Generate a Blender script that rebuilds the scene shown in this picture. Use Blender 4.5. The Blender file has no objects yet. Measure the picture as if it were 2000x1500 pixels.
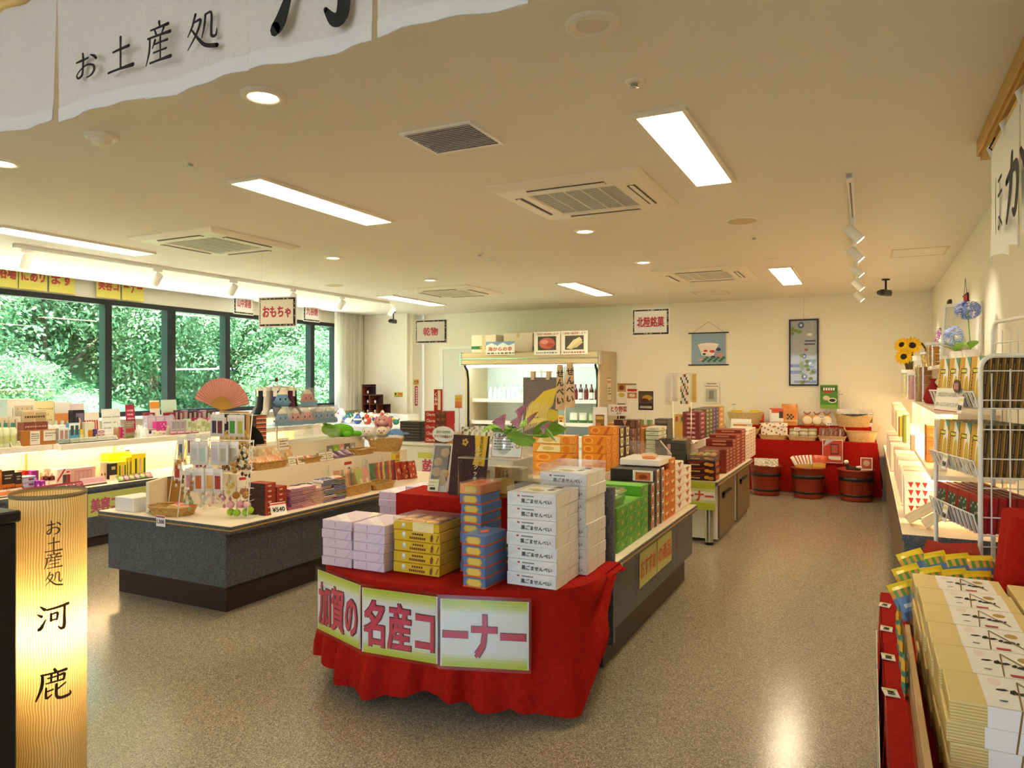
import bpy, bmesh, math, random
from mathutils import Vector, Matrix

# ---------------------------------------------------------------- camera, sky, sun, exposure
S = bpy.context.scene
COL = S.collection
CAM_H, YAW = 1.55, math.atan(699 / 1415)
FPX = 1415.0
cam = bpy.data.objects.new("camera", bpy.data.cameras.new("camera"))
COL.objects.link(cam)
cam.location = (0, 0, CAM_H)
cam.rotation_euler = (math.pi / 2, 0, YAW)
cam.data.sensor_width = 36
cam.data.lens = FPX / 2000 * 36
cam.data.shift_y = -8 / 2000
cam.data.clip_start = 0.05
cam.data.clip_end = 300
S.camera = cam

world = bpy.data.worlds.new("sky")
S.world = world
world.use_nodes = True
wn = world.node_tree
sky = wn.nodes.new("ShaderNodeTexSky")
sky.sky_type = 'HOSEK_WILKIE'
sky.turbidity = 6.0
sky.ground_albedo = 0.4
sky.sun_direction = (0.22, -0.25, 0.943)
wn.links.new(sky.outputs[0], wn.nodes["Background"].inputs[0])
wn.nodes["Background"].inputs[1].default_value = 7.0
sun = bpy.data.objects.new("sun", bpy.data.lights.new("sun", 'SUN'))
COL.objects.link(sun)
sun.rotation_euler = Vector((0.22, -0.25, 0.943)).to_track_quat('Z', 'Y').to_euler()
sun.data.energy = 12.0
sun.data.angle = 0.02
sun.data.color = (1, .96, .88)
S.view_settings.view_transform = 'Standard'
S.view_settings.look = 'None'
S.view_settings.gamma = 1
S.view_settings.exposure = 2.2
S.view_settings.use_curve_mapping = False
S.cycles.max_bounces = 7; S.cycles.diffuse_bounces = 4; S.cycles.glossy_bounces = 3; S.cycles.transmission_bounces = 4; S.cycles.transparent_max_bounces = 10
S.cycles.caustics_reflective = False; S.cycles.caustics_refractive = False
LAMP = (1.0, .80, .52)
P_PANEL, P_DOWN, P_SPOT, P_STRIP = 7.2, 11.0, 10.0, 6.0

# ---------------------------------------------------------------- helpers
rnd = random.Random(7)
_c, _s = math.cos(YAW), math.sin(YAW)
def _ray(u, v):
    a, b = (u - 1000) / FPX, -(v - 742) / FPX
    return Vector((-_s + _c * a, _c + _s * a, b))
def atz(u, v, z):                       # where the sight line through (u, v) meets a level surface
    d = _ray(u, v); return d * ((z - CAM_H) / d.z) + Vector((0, 0, CAM_H))
def aty(u, v, y):                       # ... meets a surface parallel to the back wall
    d = _ray(u, v); return d * (y / d.y) + Vector((0, 0, CAM_H))
def atx(u, v, x):                       # ... meets a surface parallel to the side walls
    d = _ray(u, v); return d * (x / d.x) + Vector((0, 0, CAM_H))

def lin(h):
    if not isinstance(h, str): return tuple(h)
    h = h.lstrip('#')
    f = lambda c: c / 12.92 if c <= .04045 else ((c + .055) / 1.055) ** 2.4
    return tuple(f(int(h[i:i + 2], 16) / 255) for i in (0, 2, 4))
_M = {}
def mat(h, rough=.55, metal=0, spec=.4, emit=0, coat=0, noise=None):
    """plain principled material, cached; noise=(scale, amount) adds a fine mottling of the colour"""
    k = (h, rough, metal, spec, emit, coat, noise)
    if k in _M: return _M[k]
    m = bpy.data.materials.new("paint_" + str(h).strip('#'))
    m.use_nodes = True
    b = m.node_tree.nodes["Principled BSDF"]
    c = (*lin(h), 1)
    b.inputs["Base Color"].default_value = c
    b.inputs["Roughness"].default_value = rough
    b.inputs["Metallic"].default_value = metal
    b.inputs["Specular IOR Level"].default_value = spec
    if coat: b.inputs["Coat Weight"].default_value = coat
    if emit:
        b.inputs["Emission Color"].default_value = c
        b.inputs["Emission Strength"].default_value = emit
    if noise:
        nt = m.node_tree
        t = nt.nodes.new("ShaderNodeTexCoord"); n = nt.nodes.new("ShaderNodeTexNoise"); r = nt.nodes.new("ShaderNodeValToRGB")
        n.inputs["Scale"].default_value = noise[0]; n.inputs["Detail"].default_value = 3
        a = noise[1]
        r.color_ramp.elements[0].position = .35; r.color_ramp.elements[1].position = .65
        r.color_ramp.elements[0].color = (*[x * (1 - a) for x in lin(h)], 1)
        r.color_ramp.elements[1].color = (*[min(1, x * (1 + a)) for x in lin(h)], 1)
        nt.links.new(t.outputs["Object"], n.inputs["Vector"]); nt.links.new(n.outputs["Fac"], r.inputs[0])
        nt.links.new(r.outputs[0], b.inputs["Base Color"])
    _M[k] = m
    return m
def ramp_mat(name, tex, scale, stops, rough=.5, spec=.4, coords="Object", bump=0, stretch=None, detail=4, metal=0, translucent=0):
    """procedural material: a texture node run through a colour ramp (optional bump)"""
    if name in _M: return _M[name]
    m = bpy.data.materials.new(name); m.use_nodes = True; nt = m.node_tree; b = nt.nodes["Principled BSDF"]
    t = nt.nodes.new("ShaderNodeTexCoord"); mp = nt.nodes.new("ShaderNodeMapping")
    if stretch: mp.inputs["Scale"].default_value = stretch
    n = nt.nodes.new({"noise": "ShaderNodeTexNoise", "voronoi": "ShaderNodeTexVoronoi", "wave": "ShaderNodeTexWave", "brick": "ShaderNodeTexBrick"}[tex])
    n.inputs["Scale"].default_value = scale
    if tex == "noise": n.inputs["Detail"].default_value = detail
    if tex == "wave":
        n.inputs["Distortion"].default_value = 6; n.inputs["Detail"].default_value = 2; n.inputs["Detail Scale"].default_value = .6
    r = nt.nodes.new("ShaderNodeValToRGB"); r.color_ramp.interpolation = 'LINEAR'
    while len(r.color_ramp.elements) < len(stops): r.color_ramp.elements.new(.5)
    for e, (p, h) in zip(r.color_ramp.elements, stops): e.position = p; e.color = (*lin(h), 1)
    nt.links.new(t.outputs[coords], mp.inputs[0]); nt.links.new(mp.outputs[0], n.inputs["Vector"])
    out = {"noise": "Fac", "voronoi": "Color" , "wave": "Fac"}[tex]
    if tex == "voronoi":
        sx = nt.nodes.new("ShaderNodeSeparateColor"); nt.links.new(n.outputs["Color"], sx.inputs[0]); nt.links.new(sx.outputs[0], r.inputs[0])
    else: nt.links.new(n.outputs[out], r.inputs[0])
    nt.links.new(r.outputs[0], b.inputs["Base Color"])
    b.inputs["Roughness"].default_value = rough; b.inputs["Specular IOR Level"].default_value = spec; b.inputs["Metallic"].default_value = metal
    if bump:
        bp = nt.nodes.new("ShaderNodeBump"); bp.inputs["Strength"].default_value = bump; bp.inputs["Distance"].default_value = .002
        nt.links.new(r.outputs[0], bp.inputs["Height"]); nt.links.new(bp.outputs[0], b.inputs["Normal"])
    if translucent:
        tr = nt.nodes.new("ShaderNodeBsdfTranslucent"); mx = nt.nodes.new("ShaderNodeMixShader"); mx.inputs[0].default_value = translucent
        nt.links.new(r.outputs[0], tr.inputs[0]); nt.links.new(b.outputs[0], mx.inputs[1]); nt.links.new(tr.outputs[0], mx.inputs[2])
        nt.links.new(mx.outputs[0], nt.nodes["Material Output"].inputs[0])
    _M[name] = m
    return m
def clear_mat(name, tint=(1, 1, 1), gloss=.08, rough=.05, haze=0):
    """thin clear sheet: mostly see-through, a little mirror and (for film) a little white"""
    if name in _M: return _M[name]
    m = bpy.data.materials.new(name); m.use_nodes = True; nt = m.node_tree
    nt.nodes.remove(nt.nodes["Principled BSDF"])
    t = nt.nodes.new("ShaderNodeBsdfTransparent"); t.inputs[0].default_value = (*tint, 1)
    g = nt.nodes.new("ShaderNodeBsdfGlossy"); g.inputs["Roughness"].default_value = rough
    x = nt.nodes.new("ShaderNodeMixShader"); x.inputs[0].default_value = gloss
    nt.links.new(t.outputs[0], x.inputs[1]); nt.links.new(g.outputs[0], x.inputs[2])
    last = x
    if haze:
        d = nt.nodes.new("ShaderNodeBsdfDiffuse"); d.inputs[0].default_value = (.9, .9, .9, 1)
        y = nt.nodes.new("ShaderNodeMixShader"); y.inputs[0].default_value = haze
        nt.links.new(x.outputs[0], y.inputs[1]); nt.links.new(d.outputs[0], y.inputs[2]); last = y
    nt.links.new(last.outputs[0], nt.nodes["Material Output"].inputs[0])
    _M[name] = m
    return m
def lamp_mat(name, color, strength):
    if name in _M: return _M[name]
    m = bpy.data.materials.new(name); m.use_nodes = True; nt = m.node_tree
    nt.nodes.remove(nt.nodes["Principled BSDF"])
    e = nt.nodes.new("ShaderNodeEmission"); e.inputs[0].default_value = (*color, 1); e.inputs[1].default_value = strength
    nt.links.new(e.outputs[0], nt.nodes["Material Output"].inputs[0])
    _M[name] = m
    return m

class B:
    """collects shapes; .obj() links them as ONE mesh object"""
    def __init__(s): s.v = []; s.f = []; s.m = []; s.mats = []; s.sm = []
    def mi(s, m):
        if m is None: return 0
        if m not in s.mats: s.mats.append(m)
        return s.mats.index(m)
    def add(s, vs, fs, m=None, smooth=False):
        o = len(s.v); i = s.mi(m); s.v += [tuple(p) for p in vs]
        for f in fs: s.f.append(tuple(o + k for k in f)); s.m.append(i); s.sm.append(smooth)
        return s
    def box(s, x0, x1, y0, y1, z0, z1, m=None, faces=None, ch=0):
        """faces: dict of side -> material for '-x','+x','-y','+y','-z','+z'; ch chamfers the edges"""
        faces = faces or {}
        names = ['-x', '+x', '-y', '+y', '-z', '+z']
        if not ch:
            vs = [(x, y, z) for x in (x0, x1) for y in (y0, y1) for z in (z0, z1)]
            qs = [(0, 1, 3, 2), (4, 6, 7, 5), (0, 4, 5, 1), (2, 3, 7, 6), (0, 2, 6, 4), (1, 5, 7, 3)]
            for n, q in zip(names, qs): s.add([vs[k] for k in q], [(0, 1, 2, 3)], faces.get(n, m))
            return s
        lo, hi = (x0, y0, z0), (x1, y1, z1)
        ch = min(ch, *[(h - l) * .45 for l, h in zip(lo, hi)])
        V = {}
        pts = []
        for a in range(8):
            sg = [(a >> 2) & 1, (a >> 1) & 1, a & 1]
            for ax in range(3):
                p = [(hi[k] if sg[k] else lo[k]) if k == ax else ((hi[k] - ch) if sg[k] else (lo[k] + ch)) for k in range(3)]
                V[(tuple(sg), ax)] = len(pts); pts.append(tuple(p))
        cen = Vector([(l + h) / 2 for l, h in zip(lo, hi)])
        def face(ids, mm):
            ps = [Vector(pts[i]) for i in ids]
            n = (ps[1] - ps[0]).cross(ps[2] - ps[0])
            if n.dot(sum(ps, Vector()) / len(ps) - cen) < 0: ps.reverse()
            s.add(ps, [tuple(range(len(ps)))], mm)
        for ax in range(3):
            o1, o2 = [k for k in range(3) if k != ax]
            for sd in (0, 1):
                ids = []
                for q in ((0, 0), (1, 0), (1, 1), (0, 1)):
                    sg = [0, 0, 0]; sg[ax] = sd; sg[o1] = q[0]; sg[o2] = q[1]; ids.append(V[(tuple(sg), ax)])
                face(ids, faces.get(names[ax * 2 + sd], m))
            for q in ((0, 0), (1, 0), (1, 1), (0, 1)):   # edges along ax
                a = [0, 0, 0]; b = [0, 0, 0]; b[ax] = 1
                a[o1] = b[o1] = q[0]; a[o2] = b[o2] = q[1]; a = tuple(a); b = tuple(b)
                face([V[(a, o1)], V[(b, o1)], V[(b, o2)], V[(a, o2)]], m)
        for a in range(8):
            sg = ((a >> 2) & 1, (a >> 1) & 1, a & 1); face([V[(sg, 0)], V[(sg, 1)], V[(sg, 2)]], m)
        return s
    def tube(s, pts, r, n=8, m=None, cap=True, smooth=True):
        pts = [Vector(p) for p in pts]; rs = r if isinstance(r, (list, tuple)) else [r] * len(pts)
        vs = []; fs = []
        up = None
        for i, p in enumerate(pts):
            t = (pts[min(i + 1, len(pts) - 1)] - pts[max(i - 1, 0)]).normalized()
            if up is None: up = Vector((0, 0, 1)) if abs(t.z) < .9 else Vector((1, 0, 0))
            a = t.cross(up).normalized(); up = a.cross(t).normalized()
            for k in range(n):
                w = 2 * math.pi * k / n; vs.append(p + (a * math.cos(w) + up * math.sin(w)) * rs[i])
        for i in range(len(pts) - 1):
            for k in range(n): fs.append((i * n + k, i * n + (k + 1) % n, (i + 1) * n + (k + 1) % n, (i + 1) * n + k))
        s.add(vs, fs, m, smooth)
        if cap:
            s.add(vs[:n], [tuple(range(n))[::-1]], m); s.add(vs[-n:], [tuple(range(n))], m)
        return s
    def lathe(s, prof, n=20, c=(0, 0, 0), m=None, smooth=True, sx=1, sy=1, cap=False):
        vs = []; fs = []
        for r, z in prof:
            for k in range(n):
                w = 2 * math.pi * k / n; vs.append((c[0] + r * sx * math.cos(w), c[1] + r * sy * math.sin(w), c[2] + z))
        for i in range(len(prof) - 1):
            for k in range(n): fs.append((i * n + k, i * n + (k + 1) % n, (i + 1) * n + (k + 1) % n, (i + 1) * n + k))
        s.add(vs, fs, m, smooth)
        if cap:
            s.add(vs[:n], [tuple(range(n))[::-1]], m); s.add(vs[-n:], [tuple(range(n))], m)
        return s
    def ball(s, c, r, n=12, m=None, k=None):
        r = (r, r, r) if not isinstance(r, (tuple, list)) else r
        h = k or n // 2
        prof = [(max(1e-4, math.sin(math.pi * i / h)), -math.cos(math.pi * i / h)) for i in range(h + 1)]
        vs = []; fs = []
        for a, z in prof:
            for j in range(n):
                w = 2 * math.pi * j / n; vs.append((c[0] + r[0] * a * math.cos(w), c[1] + r[1] * a * math.sin(w), c[2] + r[2] * z))
        for i in range(h):
            for j in range(n): fs.append((i * n + j, i * n + (j + 1) % n, (i + 1) * n + (j + 1) % n, (i + 1) * n + j))
        return s.add(vs, fs, m, True)
    def prism(s, out, z0, z1, m=None, mtop=None, mside=None):
        n = len(out)
        s.add([(x, y, z0) for x, y in out], [tuple(range(n))[::-1]], m)
        s.add([(x, y, z1) for x, y in out], [tuple(range(n))], mtop or m)
        s.add([(x, y, z0) for x, y in out] + [(x, y, z1) for x, y in out], [(i, (i + 1) % n, n + (i + 1) % n, n + i) for i in range(n)], mside or m)
        return s
    def grid(s, fn, nu, nv, m=None, smooth=True, both=0):
        vs = [fn(i / nu, j / nv) for j in range(nv + 1) for i in range(nu + 1)]
        w = nu + 1
        return s.add(vs, [(j * w + i, j * w + i + 1, (j + 1) * w + i + 1, (j + 1) * w + i) for j in range(nv) for i in range(nu)], m, smooth)
    def art(s, w, h, items, org=(0, 0, 0), ux=(1, 0, 0), uy=(0, 0, 1), off=.0006):
        """flat print on a w x h panel centred on org; items in unit coordinates (-.5 .. .5):
        ('r',cx,cy,w,h,col) ('e',cx,cy,w,h,col) ('p',[(x,y)..],col) ('t',text,cx,cy,height,col[,bold[,width]]) ('v',text,...) vertical"""
        ux = Vector(ux); uy = Vector(uy); nn = ux.cross(uy); org = Vector(org)
        for i, it in enumerate(items):
            k = it[0]; z = off + .00018 * i
            P = lambda x, y: org + ux * (x * w) + uy * (y * h) + nn * z
            if k == 'r':
                _, cx, cy, a, b, c = it
                s.add([P(cx - a / 2, cy - b / 2), P(cx + a / 2, cy - b / 2), P(cx + a / 2, cy + b / 2), P(cx - a / 2, cy + b / 2)], [(0, 1, 2, 3)], mat(c))
            elif k == 'e':
                _, cx, cy, a, b, c = it
                s.add([P(cx + a / 2 * math.cos(2 * math.pi * q / 14), cy + b / 2 * math.sin(2 * math.pi * q / 14)) for q in range(14)], [tuple(range(14))], mat(c))
            elif k == 'p':
                s.add([P(x, y) for x, y in it[1]], [tuple(range(len(it[1])))], mat(it[2]))
            else:
                _, tx, cx, cy, hh, c = it[:6]; bold = it[6] if len(it) > 6 else .03; wid = it[7] if len(it) > 7 else None
                vs, fs, bw, bh = glyphs(tx, k == 'v', bold)
                sc = hh * h / bh; sx = sc if wid is None else wid * w / bw
                s.add([org + ux * (cx * w + x * sx) + uy * (cy * h + y * sc) + nn * (z + q * .0003) for x, y, q in vs], fs, mat(c))
        return s
    def obj(s, name, parent=None, loc=(0, 0, 0), rz=0, mats=None, flip=False):
        me = bpy.data.meshes.new(name)
        me.from_pydata(s.v, [], s.f)
        for m in (mats or s.mats): me.materials.append(m)
        me.polygons.foreach_set("material_index", s.m)
        me.polygons.foreach_set("use_smooth", s.sm)
        me.update()
        return put(name, me, parent, loc, rz)
_T = {}
def glyphs(tx, vertical=False, bold=.03):
    """filled outlines of a line of writing, centred, as vertices and faces in the plane; heavier weights by overlaying shifted copies"""
    k = (tx, vertical, bold)
    if k in _T: return _T[k]
    cu = bpy.data.curves.new("lettering", 'FONT'); cu.body = '\n'.join(tx) if vertical else tx
    cu.resolution_u = 2; cu.align_x = 'CENTER' if vertical else 'LEFT'; cu.space_line = 1.05
    ob = bpy.data.objects.new("lettering", cu)
    me = bpy.data.meshes.new_from_object(ob)
    vs = [(v.co.x, v.co.y) for v in me.vertices]; fs = [tuple(p.vertices) for p in me.polygons]
    bpy.data.objects.remove(ob); bpy.data.curves.remove(cu); bpy.data.meshes.remove(me)
    if not vs: vs = [(0, 0), (1, 0), (1, 1)]; fs = [(0, 1, 2)]
    xs = [p[0] for p in vs]; ys = [p[1] for p in vs]
    cx, cy = (min(xs) + max(xs)) / 2, (min(ys) + max(ys)) / 2
    offs = [(0, 0)]
    if bold: offs += [(bold, bold * .6), (-bold, bold * .6), (bold, -bold * .6), (-bold, -bold * .6)]
    V = []; F = []
    for q, (a, b) in enumerate(offs):
        o = len(V); V += [(x - cx + a, y - cy + b, q) for x, y in vs]; F += [tuple(o + i for i in f) for f in fs]
    _T[k] = (V, F, max(xs) - min(xs) + 2 * bold, max(ys) - min(ys) + 1.2 * bold)
    return _T[k]
def put(name, data, parent=None, loc=(0, 0, 0), rz=0):
    o = bpy.data.objects.new(name, data); COL.objects.link(o)
    o.location = loc; o.rotation_euler = rz if isinstance(rz, (tuple, list)) else (0, 0, rz)
    if parent: o.parent = parent
    return o
def thing(name, label, cat, loc=(0, 0, 0), rz=0, group=None):
    return tag(put(name, None, None, loc, rz), label, cat, group)
def tag(o, label, cat=None, group=None, kind=None):
    o["label"] = label
    if cat: o["category"] = cat
    if group: o["group"] = group
    if kind: o["kind"] = kind
    return o
def struct(o, label=None):
    o["kind"] = "structure"
    if label: o["label"] = label
    return o
def dup(root, label, loc, rz=None):
    def cp(o, par):
        c = o.copy(); COL.objects.link(c); c.parent = par
        for ch in KIDS(o): cp(ch, c)
        return c
    r = cp(root, None); r["label"] = label; r.location = loc
    if rz is not None: r.rotation_euler = rz if isinstance(rz, (tuple, list)) else (0, 0, rz)
    return r
def KIDS(o): return [c for c in o.children]
ORD = ['bottom', 'second', 'third', 'fourth', 'fifth', 'sixth', 'seventh', 'eighth', 'ninth', 'tenth', 'eleventh', 'twelfth', 'thirteenth', 'fourteenth']
NTH = ['first'] + ORD[1:]
def level(k, n):
    if n == 1: return 'single'
    return 'bottom' if k == 0 else 'topmost' if k == n - 1 else ORD[k] + '-from-bottom'
# ---------------------------------------------------------------- materials of the room
CEIL = 2.75
XW, XR, YB, YF = -8.6, .75, 11.3, -4.0      # window wall, right wall, back wall, lobby wall behind the entrance
M_ceiling = ramp_mat("ceiling_paper", "noise", 260, [(.3, '#ece5d6'), (.7, '#f2ecdf')], rough=.9, spec=.1, bump=.15)
M_wall = ramp_mat("wall_paper", "noise", 180, [(.3, '#efe7d3'), (.7, '#f5eedd')], rough=.85, spec=.15, bump=.12)
M_conc = ramp_mat("bounce_concrete", "noise", 8, [(.3, '#cfcac0'), (.7, '#ddd8ce')], rough=.9)
M_floor = ramp_mat("speckled_vinyl", "voronoi", 300, [(.0, '#655c4e'), (.3, '#857b6b'), (.6, '#a0957f'), (.85, '#bfb59e'), (1, '#d8cfb9')], rough=.2, spec=.5)
M_gran = ramp_mat("dark_speckled_laminate", "voronoi", 420, [(.0, '#33363c'), (.5, '#4d5158'), (.85, '#6c7076'), (1, '#969a9c')], rough=.45)
M_kick = mat('#3a2c26', .5)
M_cream = mat('#f3e6cf', .45)
M_white = mat('#f4f2ec', .5)
M_plas = mat('#f6f4ee', .35)
M_gold = mat('#c79a45', .35)
M_black = mat('#17171a', .45)
M_chrome = mat('#d9d6cf', .18, metal=1)
M_bamboo = ramp_mat("bamboo", "noise", 9, [(.3, '#c9a25c'), (.7, '#e0bd7b')], rough=.45, stretch=(1, 8, 8))
M_wood = ramp_mat("warm_wood", "noise", 6, [(.3, '#a9682c'), (.7, '#c98d48')], rough=.5, stretch=(1, 10, 10))
M_frame = mat('#141a1a', .5)
M_glass = clear_mat("window_glass", (.95, .98, .97), .05, .0)
M_acryl = clear_mat("clear_acrylic", (.97, .98, .98), .12, .04)
M_film = clear_mat("clear_film", (.96, .96, .96), .16, .12, .05)
M_lamp = lamp_mat("panel_light", LAMP, P_PANEL)
M_down = lamp_mat("downlight", LAMP, P_DOWN)
M_spot = lamp_mat("spot_glow", LAMP, P_SPOT)
M_strip = lamp_mat("shelf_strip", (1, .72, .38), P_STRIP)
M_tube = lamp_mat("cool_tube", (.85, 1, .95), 7)
M_red = ramp_mat("red_cloth", "noise", 40, [(.3, '#9c150d'), (.7, '#ad1e11')], rough=.85, spec=.1, bump=.1)

# ---------------------------------------------------------------- room shell
struct(B().box(XW - .2, XR + .2, YF - .2, YB + .9, -.1, 0, M_floor).obj("floor"), "speckled beige vinyl floor")
bb = B()
bb.box(-8.45, XR + .2, YF - .2, YB + .9, CEIL, CEIL + .1, M_ceiling)
struct(bb.obj("ceiling"), "off-white papered ceiling")
struct(B().box(XR, XR + .12, YF, YB + .1, 0, CEIL, M_wall).obj("wall_right"))
struct(B().box(-7.0, XR + .12, YB, YB + .12, 0, CEIL, M_wall).box(-7.4, -7.0, YB, YB + .12, 2.1, CEIL, M_wall).obj("wall_back"))
struct(B().box(XW, -7.5, 10.9, 10.98, 0, 3.0, M_wall).obj("wall_window_end"))
struct(B().box(-7.56, -7.44, 10.98, YB + .12, 0, CEIL, M_wall).obj("wall_return"))
struct(B().box(XW, -7.6, YF - .12, YF, 0, 3.0, M_wall).box(-.2, XR + .12, YF - .12, YF, 0, CEIL + .1, M_wall).box(-7.6, -.2, YF - .12, YF, 2.55, 3.0, M_wall).box(-7.6, -.2, YF - .12, YF, 0, .15, M_wall).box(-7.6, -3.9, YF - .12, YF, .15, 2.55, M_wall).obj("wall_lobby"))
wl = struct(B().box(-7.6, -.2, YF - .1, YF - .02, 2.49, 2.55, M_black).box(-7.6, -.2, YF - .1, YF - .02, .15, .2, M_black).obj("window_2"), "lobby window wall behind the entrance")
for i in range(5):
    B().box(-7.6 + i * 1.85 - .03, -7.6 + i * 1.85 + .03, YF - .1, YF - .02, .2, 2.49, M_black).obj("mullion", wl)
for i in range(4):
    B().box(-7.6 + i * 1.85 + .03, -7.6 + (i + 1) * 1.85 - .03, YF - .065, YF - .059, .2, 2.49, clear_mat("window_glass", (.95, .98, .97), .05, .0)).obj("pane", wl)
SILL, HEAD = 1.08, 2.56
WY0, WY1 = 2.6, 10.28                        # the glazed stretch of the window wall
bb = B().box(XW - .15, XW, YF, 10.98, 0, SILL, M_wall).box(XW - .15, XW, YF, 10.98, HEAD, 3.0, M_wall)
bb.box(XW - .15, XW, YF, WY0, SILL, HEAD, M_wall).box(XW - .15, XW, WY1, 10.98, SILL, HEAD, M_wall)
struct(bb.obj("wall_window"))
struct(B().box(XW - .15, -8.33, YF, 10.98, 2.98, 3.08, M_white).box(-8.45, -8.33, YF, 10.98, CEIL + .1, 2.98, M_white).obj("trim_curtain_pocket"))
struct(B().box(XW - .02, XW + .12, WY0 - .1, WY1 + .1, SILL - .035, SILL, M_white).obj("trim_window_sill"))
# windows: dark frame, mullions, panes
mull = [atx(u, 700, XW).y for u in (210, 333, 443, 609)]
edges = [WY0, 4.2] + mull + [WY1]
w = B()
for (z0, z1) in ((SILL, SILL + .06), (HEAD - .065, HEAD)): w.box(XW - .1, XW + .015, WY0, WY1, z0, z1, M_frame)
win = struct(w.obj("window_frame_rail"), "dark aluminium window frame"); win.name = "window_1"
for i, y in enumerate([WY0 + .03, 4.2] + mull + [WY1 - .03]):
    t_ = .065 if i == 3 else .045
    B().box(XW - .1, XW + .02, y - t_, y + t_, SILL + .06, HEAD - .065, M_frame).obj("mullion", win)
for i in range(len(edges) - 1):
    B().box(XW - .06, XW - .054, edges[i] + .05, edges[i + 1] - .05, SILL + .06, HEAD - .065, M_glass).obj("pane", win)
# inner door on the back wall
d = B().box(-7.0, -6.03, YB - .02, YB + .04, 0, 2.15, M_white)
dr = struct(B().box(-6.96, -6.1, YB - .03, YB + .02, 0, 2.1, mat('#e6e2da', .5)).obj("door_1"), "plain pale door in back corner")
B().box(-7.03, -6.96, YB - .05, YB - .002, 0, 2.16, M_white).box(-6.1, -6.03, YB - .05, YB - .002, 0, 2.16, M_white).box(-6.96, -6.1, YB - .05, YB - .002, 2.1, 2.16, M_white).obj("door_frame", dr)
bb = B()
bb.box(-7.4, -7.03, YB, YB + .12, 0, 2.1, M_wall)
struct(bb.obj("wall_back_corner"))

# ---------------------------------------------------------------- ceiling fixtures
where = {}
def panel_light(x0, x1, y0, y1, lab, dm=None):
    t = thing("ceiling_light", lab, "ceiling light", ((x0 + x1) / 2, (y0 + y1) / 2, CEIL), 0, "recessed panel lights in the ceiling")
    a, b = (x1 - x0) / 2, (y1 - y0) / 2
    f = B(); r = .022; m = mat('#efe6cf', .4)
    f.box(-a, a, -b, -b + r, -.018, 0, m).box(-a, a, b - r, b, -.018, 0, m).box(-a, -a + r, -b + r, b - r, -.018, 0, m).box(a - r, a, -b + r, b - r, -.018, 0, m)
    f.obj("frame", t)
    B().box(-a + r, a - r, -b + r, b - r, -.012, -.002, dm or M_lamp).obj("diffuser", t)
panel_light(-.97, -.72, 3.17, 4.49, "long bright ceiling light nearest the wooden beam on the right")
panel_light(-3.48, -3.2, 3.15, 4.5, "long bright ceiling light between the square vent and left air conditioner")
panel_light(-6.31, -6.02, 3.28, 4.63, "long bright ceiling light at left edge beside the spotlight track")
panel_light(-3.48, -3.2, 8.25, 9.72, "far ceiling light above the refrigerated case")
panel_light(-.99, -.73, 8.13, 9.63, "far ceiling light above the framed morning glory picture")
panel_light(-6.32, -6.02, 8.4, 9.85, "far ceiling light above the pale corner by curtain")
for x in (-3.34, -.85): panel_light(x - .14, x + .14, -2.2, -.9, "unseen ceiling light added in the lobby behind the entrance curtain, %s" % ("left one" if x < -2 else "right one"), lamp_mat("added_lobby_light", (1, .95, .88), 4))  # unseen lamps added behind the camera to light the entrance side

M_acw = mat('#f1e8d3', .4)
def aircon(x, y, lab):
    t = thing("ceiling_air_conditioner", lab, "air conditioner", (x, y, CEIL), 0, "ceiling cassette air conditioners")
    a = .49
    f = B()
    f.prism([(-a, -a), (a, -a), (a, a), (-a, a)], -.012, 0, M_acw)
    # bevelled skirt
    def ring(r0, z0, r1, z1, m):
        p = [(-1, -1), (1, -1), (1, 1), (-1, 1)]
        for i in range(4):
            q, w_ = p[i], p[(i + 1) % 4]
            f.add([(q[0] * r0, q[1] * r0, z0), (w_[0] * r0, w_[1] * r0, z0), (w_[0] * r1, w_[1] * r1, z1), (q[0] * r1, q[1] * r1, z1)], [(0, 1, 2, 3)], m)
    ring(a, -.012, a - .06, -.035, M_acw); ring(a - .06, -.035, .29, -.04, M_acw); ring(.29, -.04, .28, -.03, M_acw)
    f.obj("panel", t)
    for k in range(4):
        sl = B().box(-.25, .25, -.395, -.345, -.0405, -.036, mat('#5a4a33', .6)).box(-.25, .25, -.385, -.362, -.046, -.0405, M_acw)
        sl.obj("air_slot", t, (0, 0, 0), k * math.pi / 2)
    B().box(-.28, .28, -.28, .28, -.03, -.022, mat('#54452c', .8)).obj("filter", t)
    g = B()
    for i in range(24):
        yy = -.27 + i * .54 / 23; g.box(-.28, .28, yy - .003, yy + .003, -.0325, -.03, M_acw)
    for i in range(6):
        xx = -.28 + i * .112; g.box(xx - .004, xx + .004, -.28, .28, -.034, -.03, M_acw)
    o = g.obj("grille", t); o["kind"] = "stuff"
aircon(-1.65, 4.44, "ceiling air conditioner nearest the right-hand long light, big grille in view")
aircon(-5.08, 4.5, "ceiling air conditioner on the left near the spotlight track")
aircon(-1.66, 8.28, "far ceiling air conditioner above the framed pictures")
aircon(-5.02, 8.4, "far ceiling air conditioner above the corner door")
t = thing("ceiling_vent", "square louvred vent in the ceiling beside the air conditioner", "vent", (-1.855, 3.09, CEIL))
B().box(-.2, .2, -.175, -.155, -.01, 0, M_plas).box(-.2, .2, .155, .175, -.01, 0, M_plas).box(-.2, -.18, -.155, .155, -.01, 0, M_plas).box(.18, .2, -.155, .155, -.01, 0, M_plas).obj("frame", t)
B().box(-.18, .18, -.155, .155, -.004, -.001, mat('#6d6660', .8)).obj("backing", t)
sm = B().box(-.18, .18, -.009, .009, -.0012, .0012, mat('#e6dfd4', .5)).obj("slat", t, (0, -.145, -.009), (.6, 0, 0))
for i in range(1, 14):
    c = sm.copy(); COL.objects.link(c); c.parent = t; c.location = (0, -.145 + i * .0223, -.009)
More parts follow.
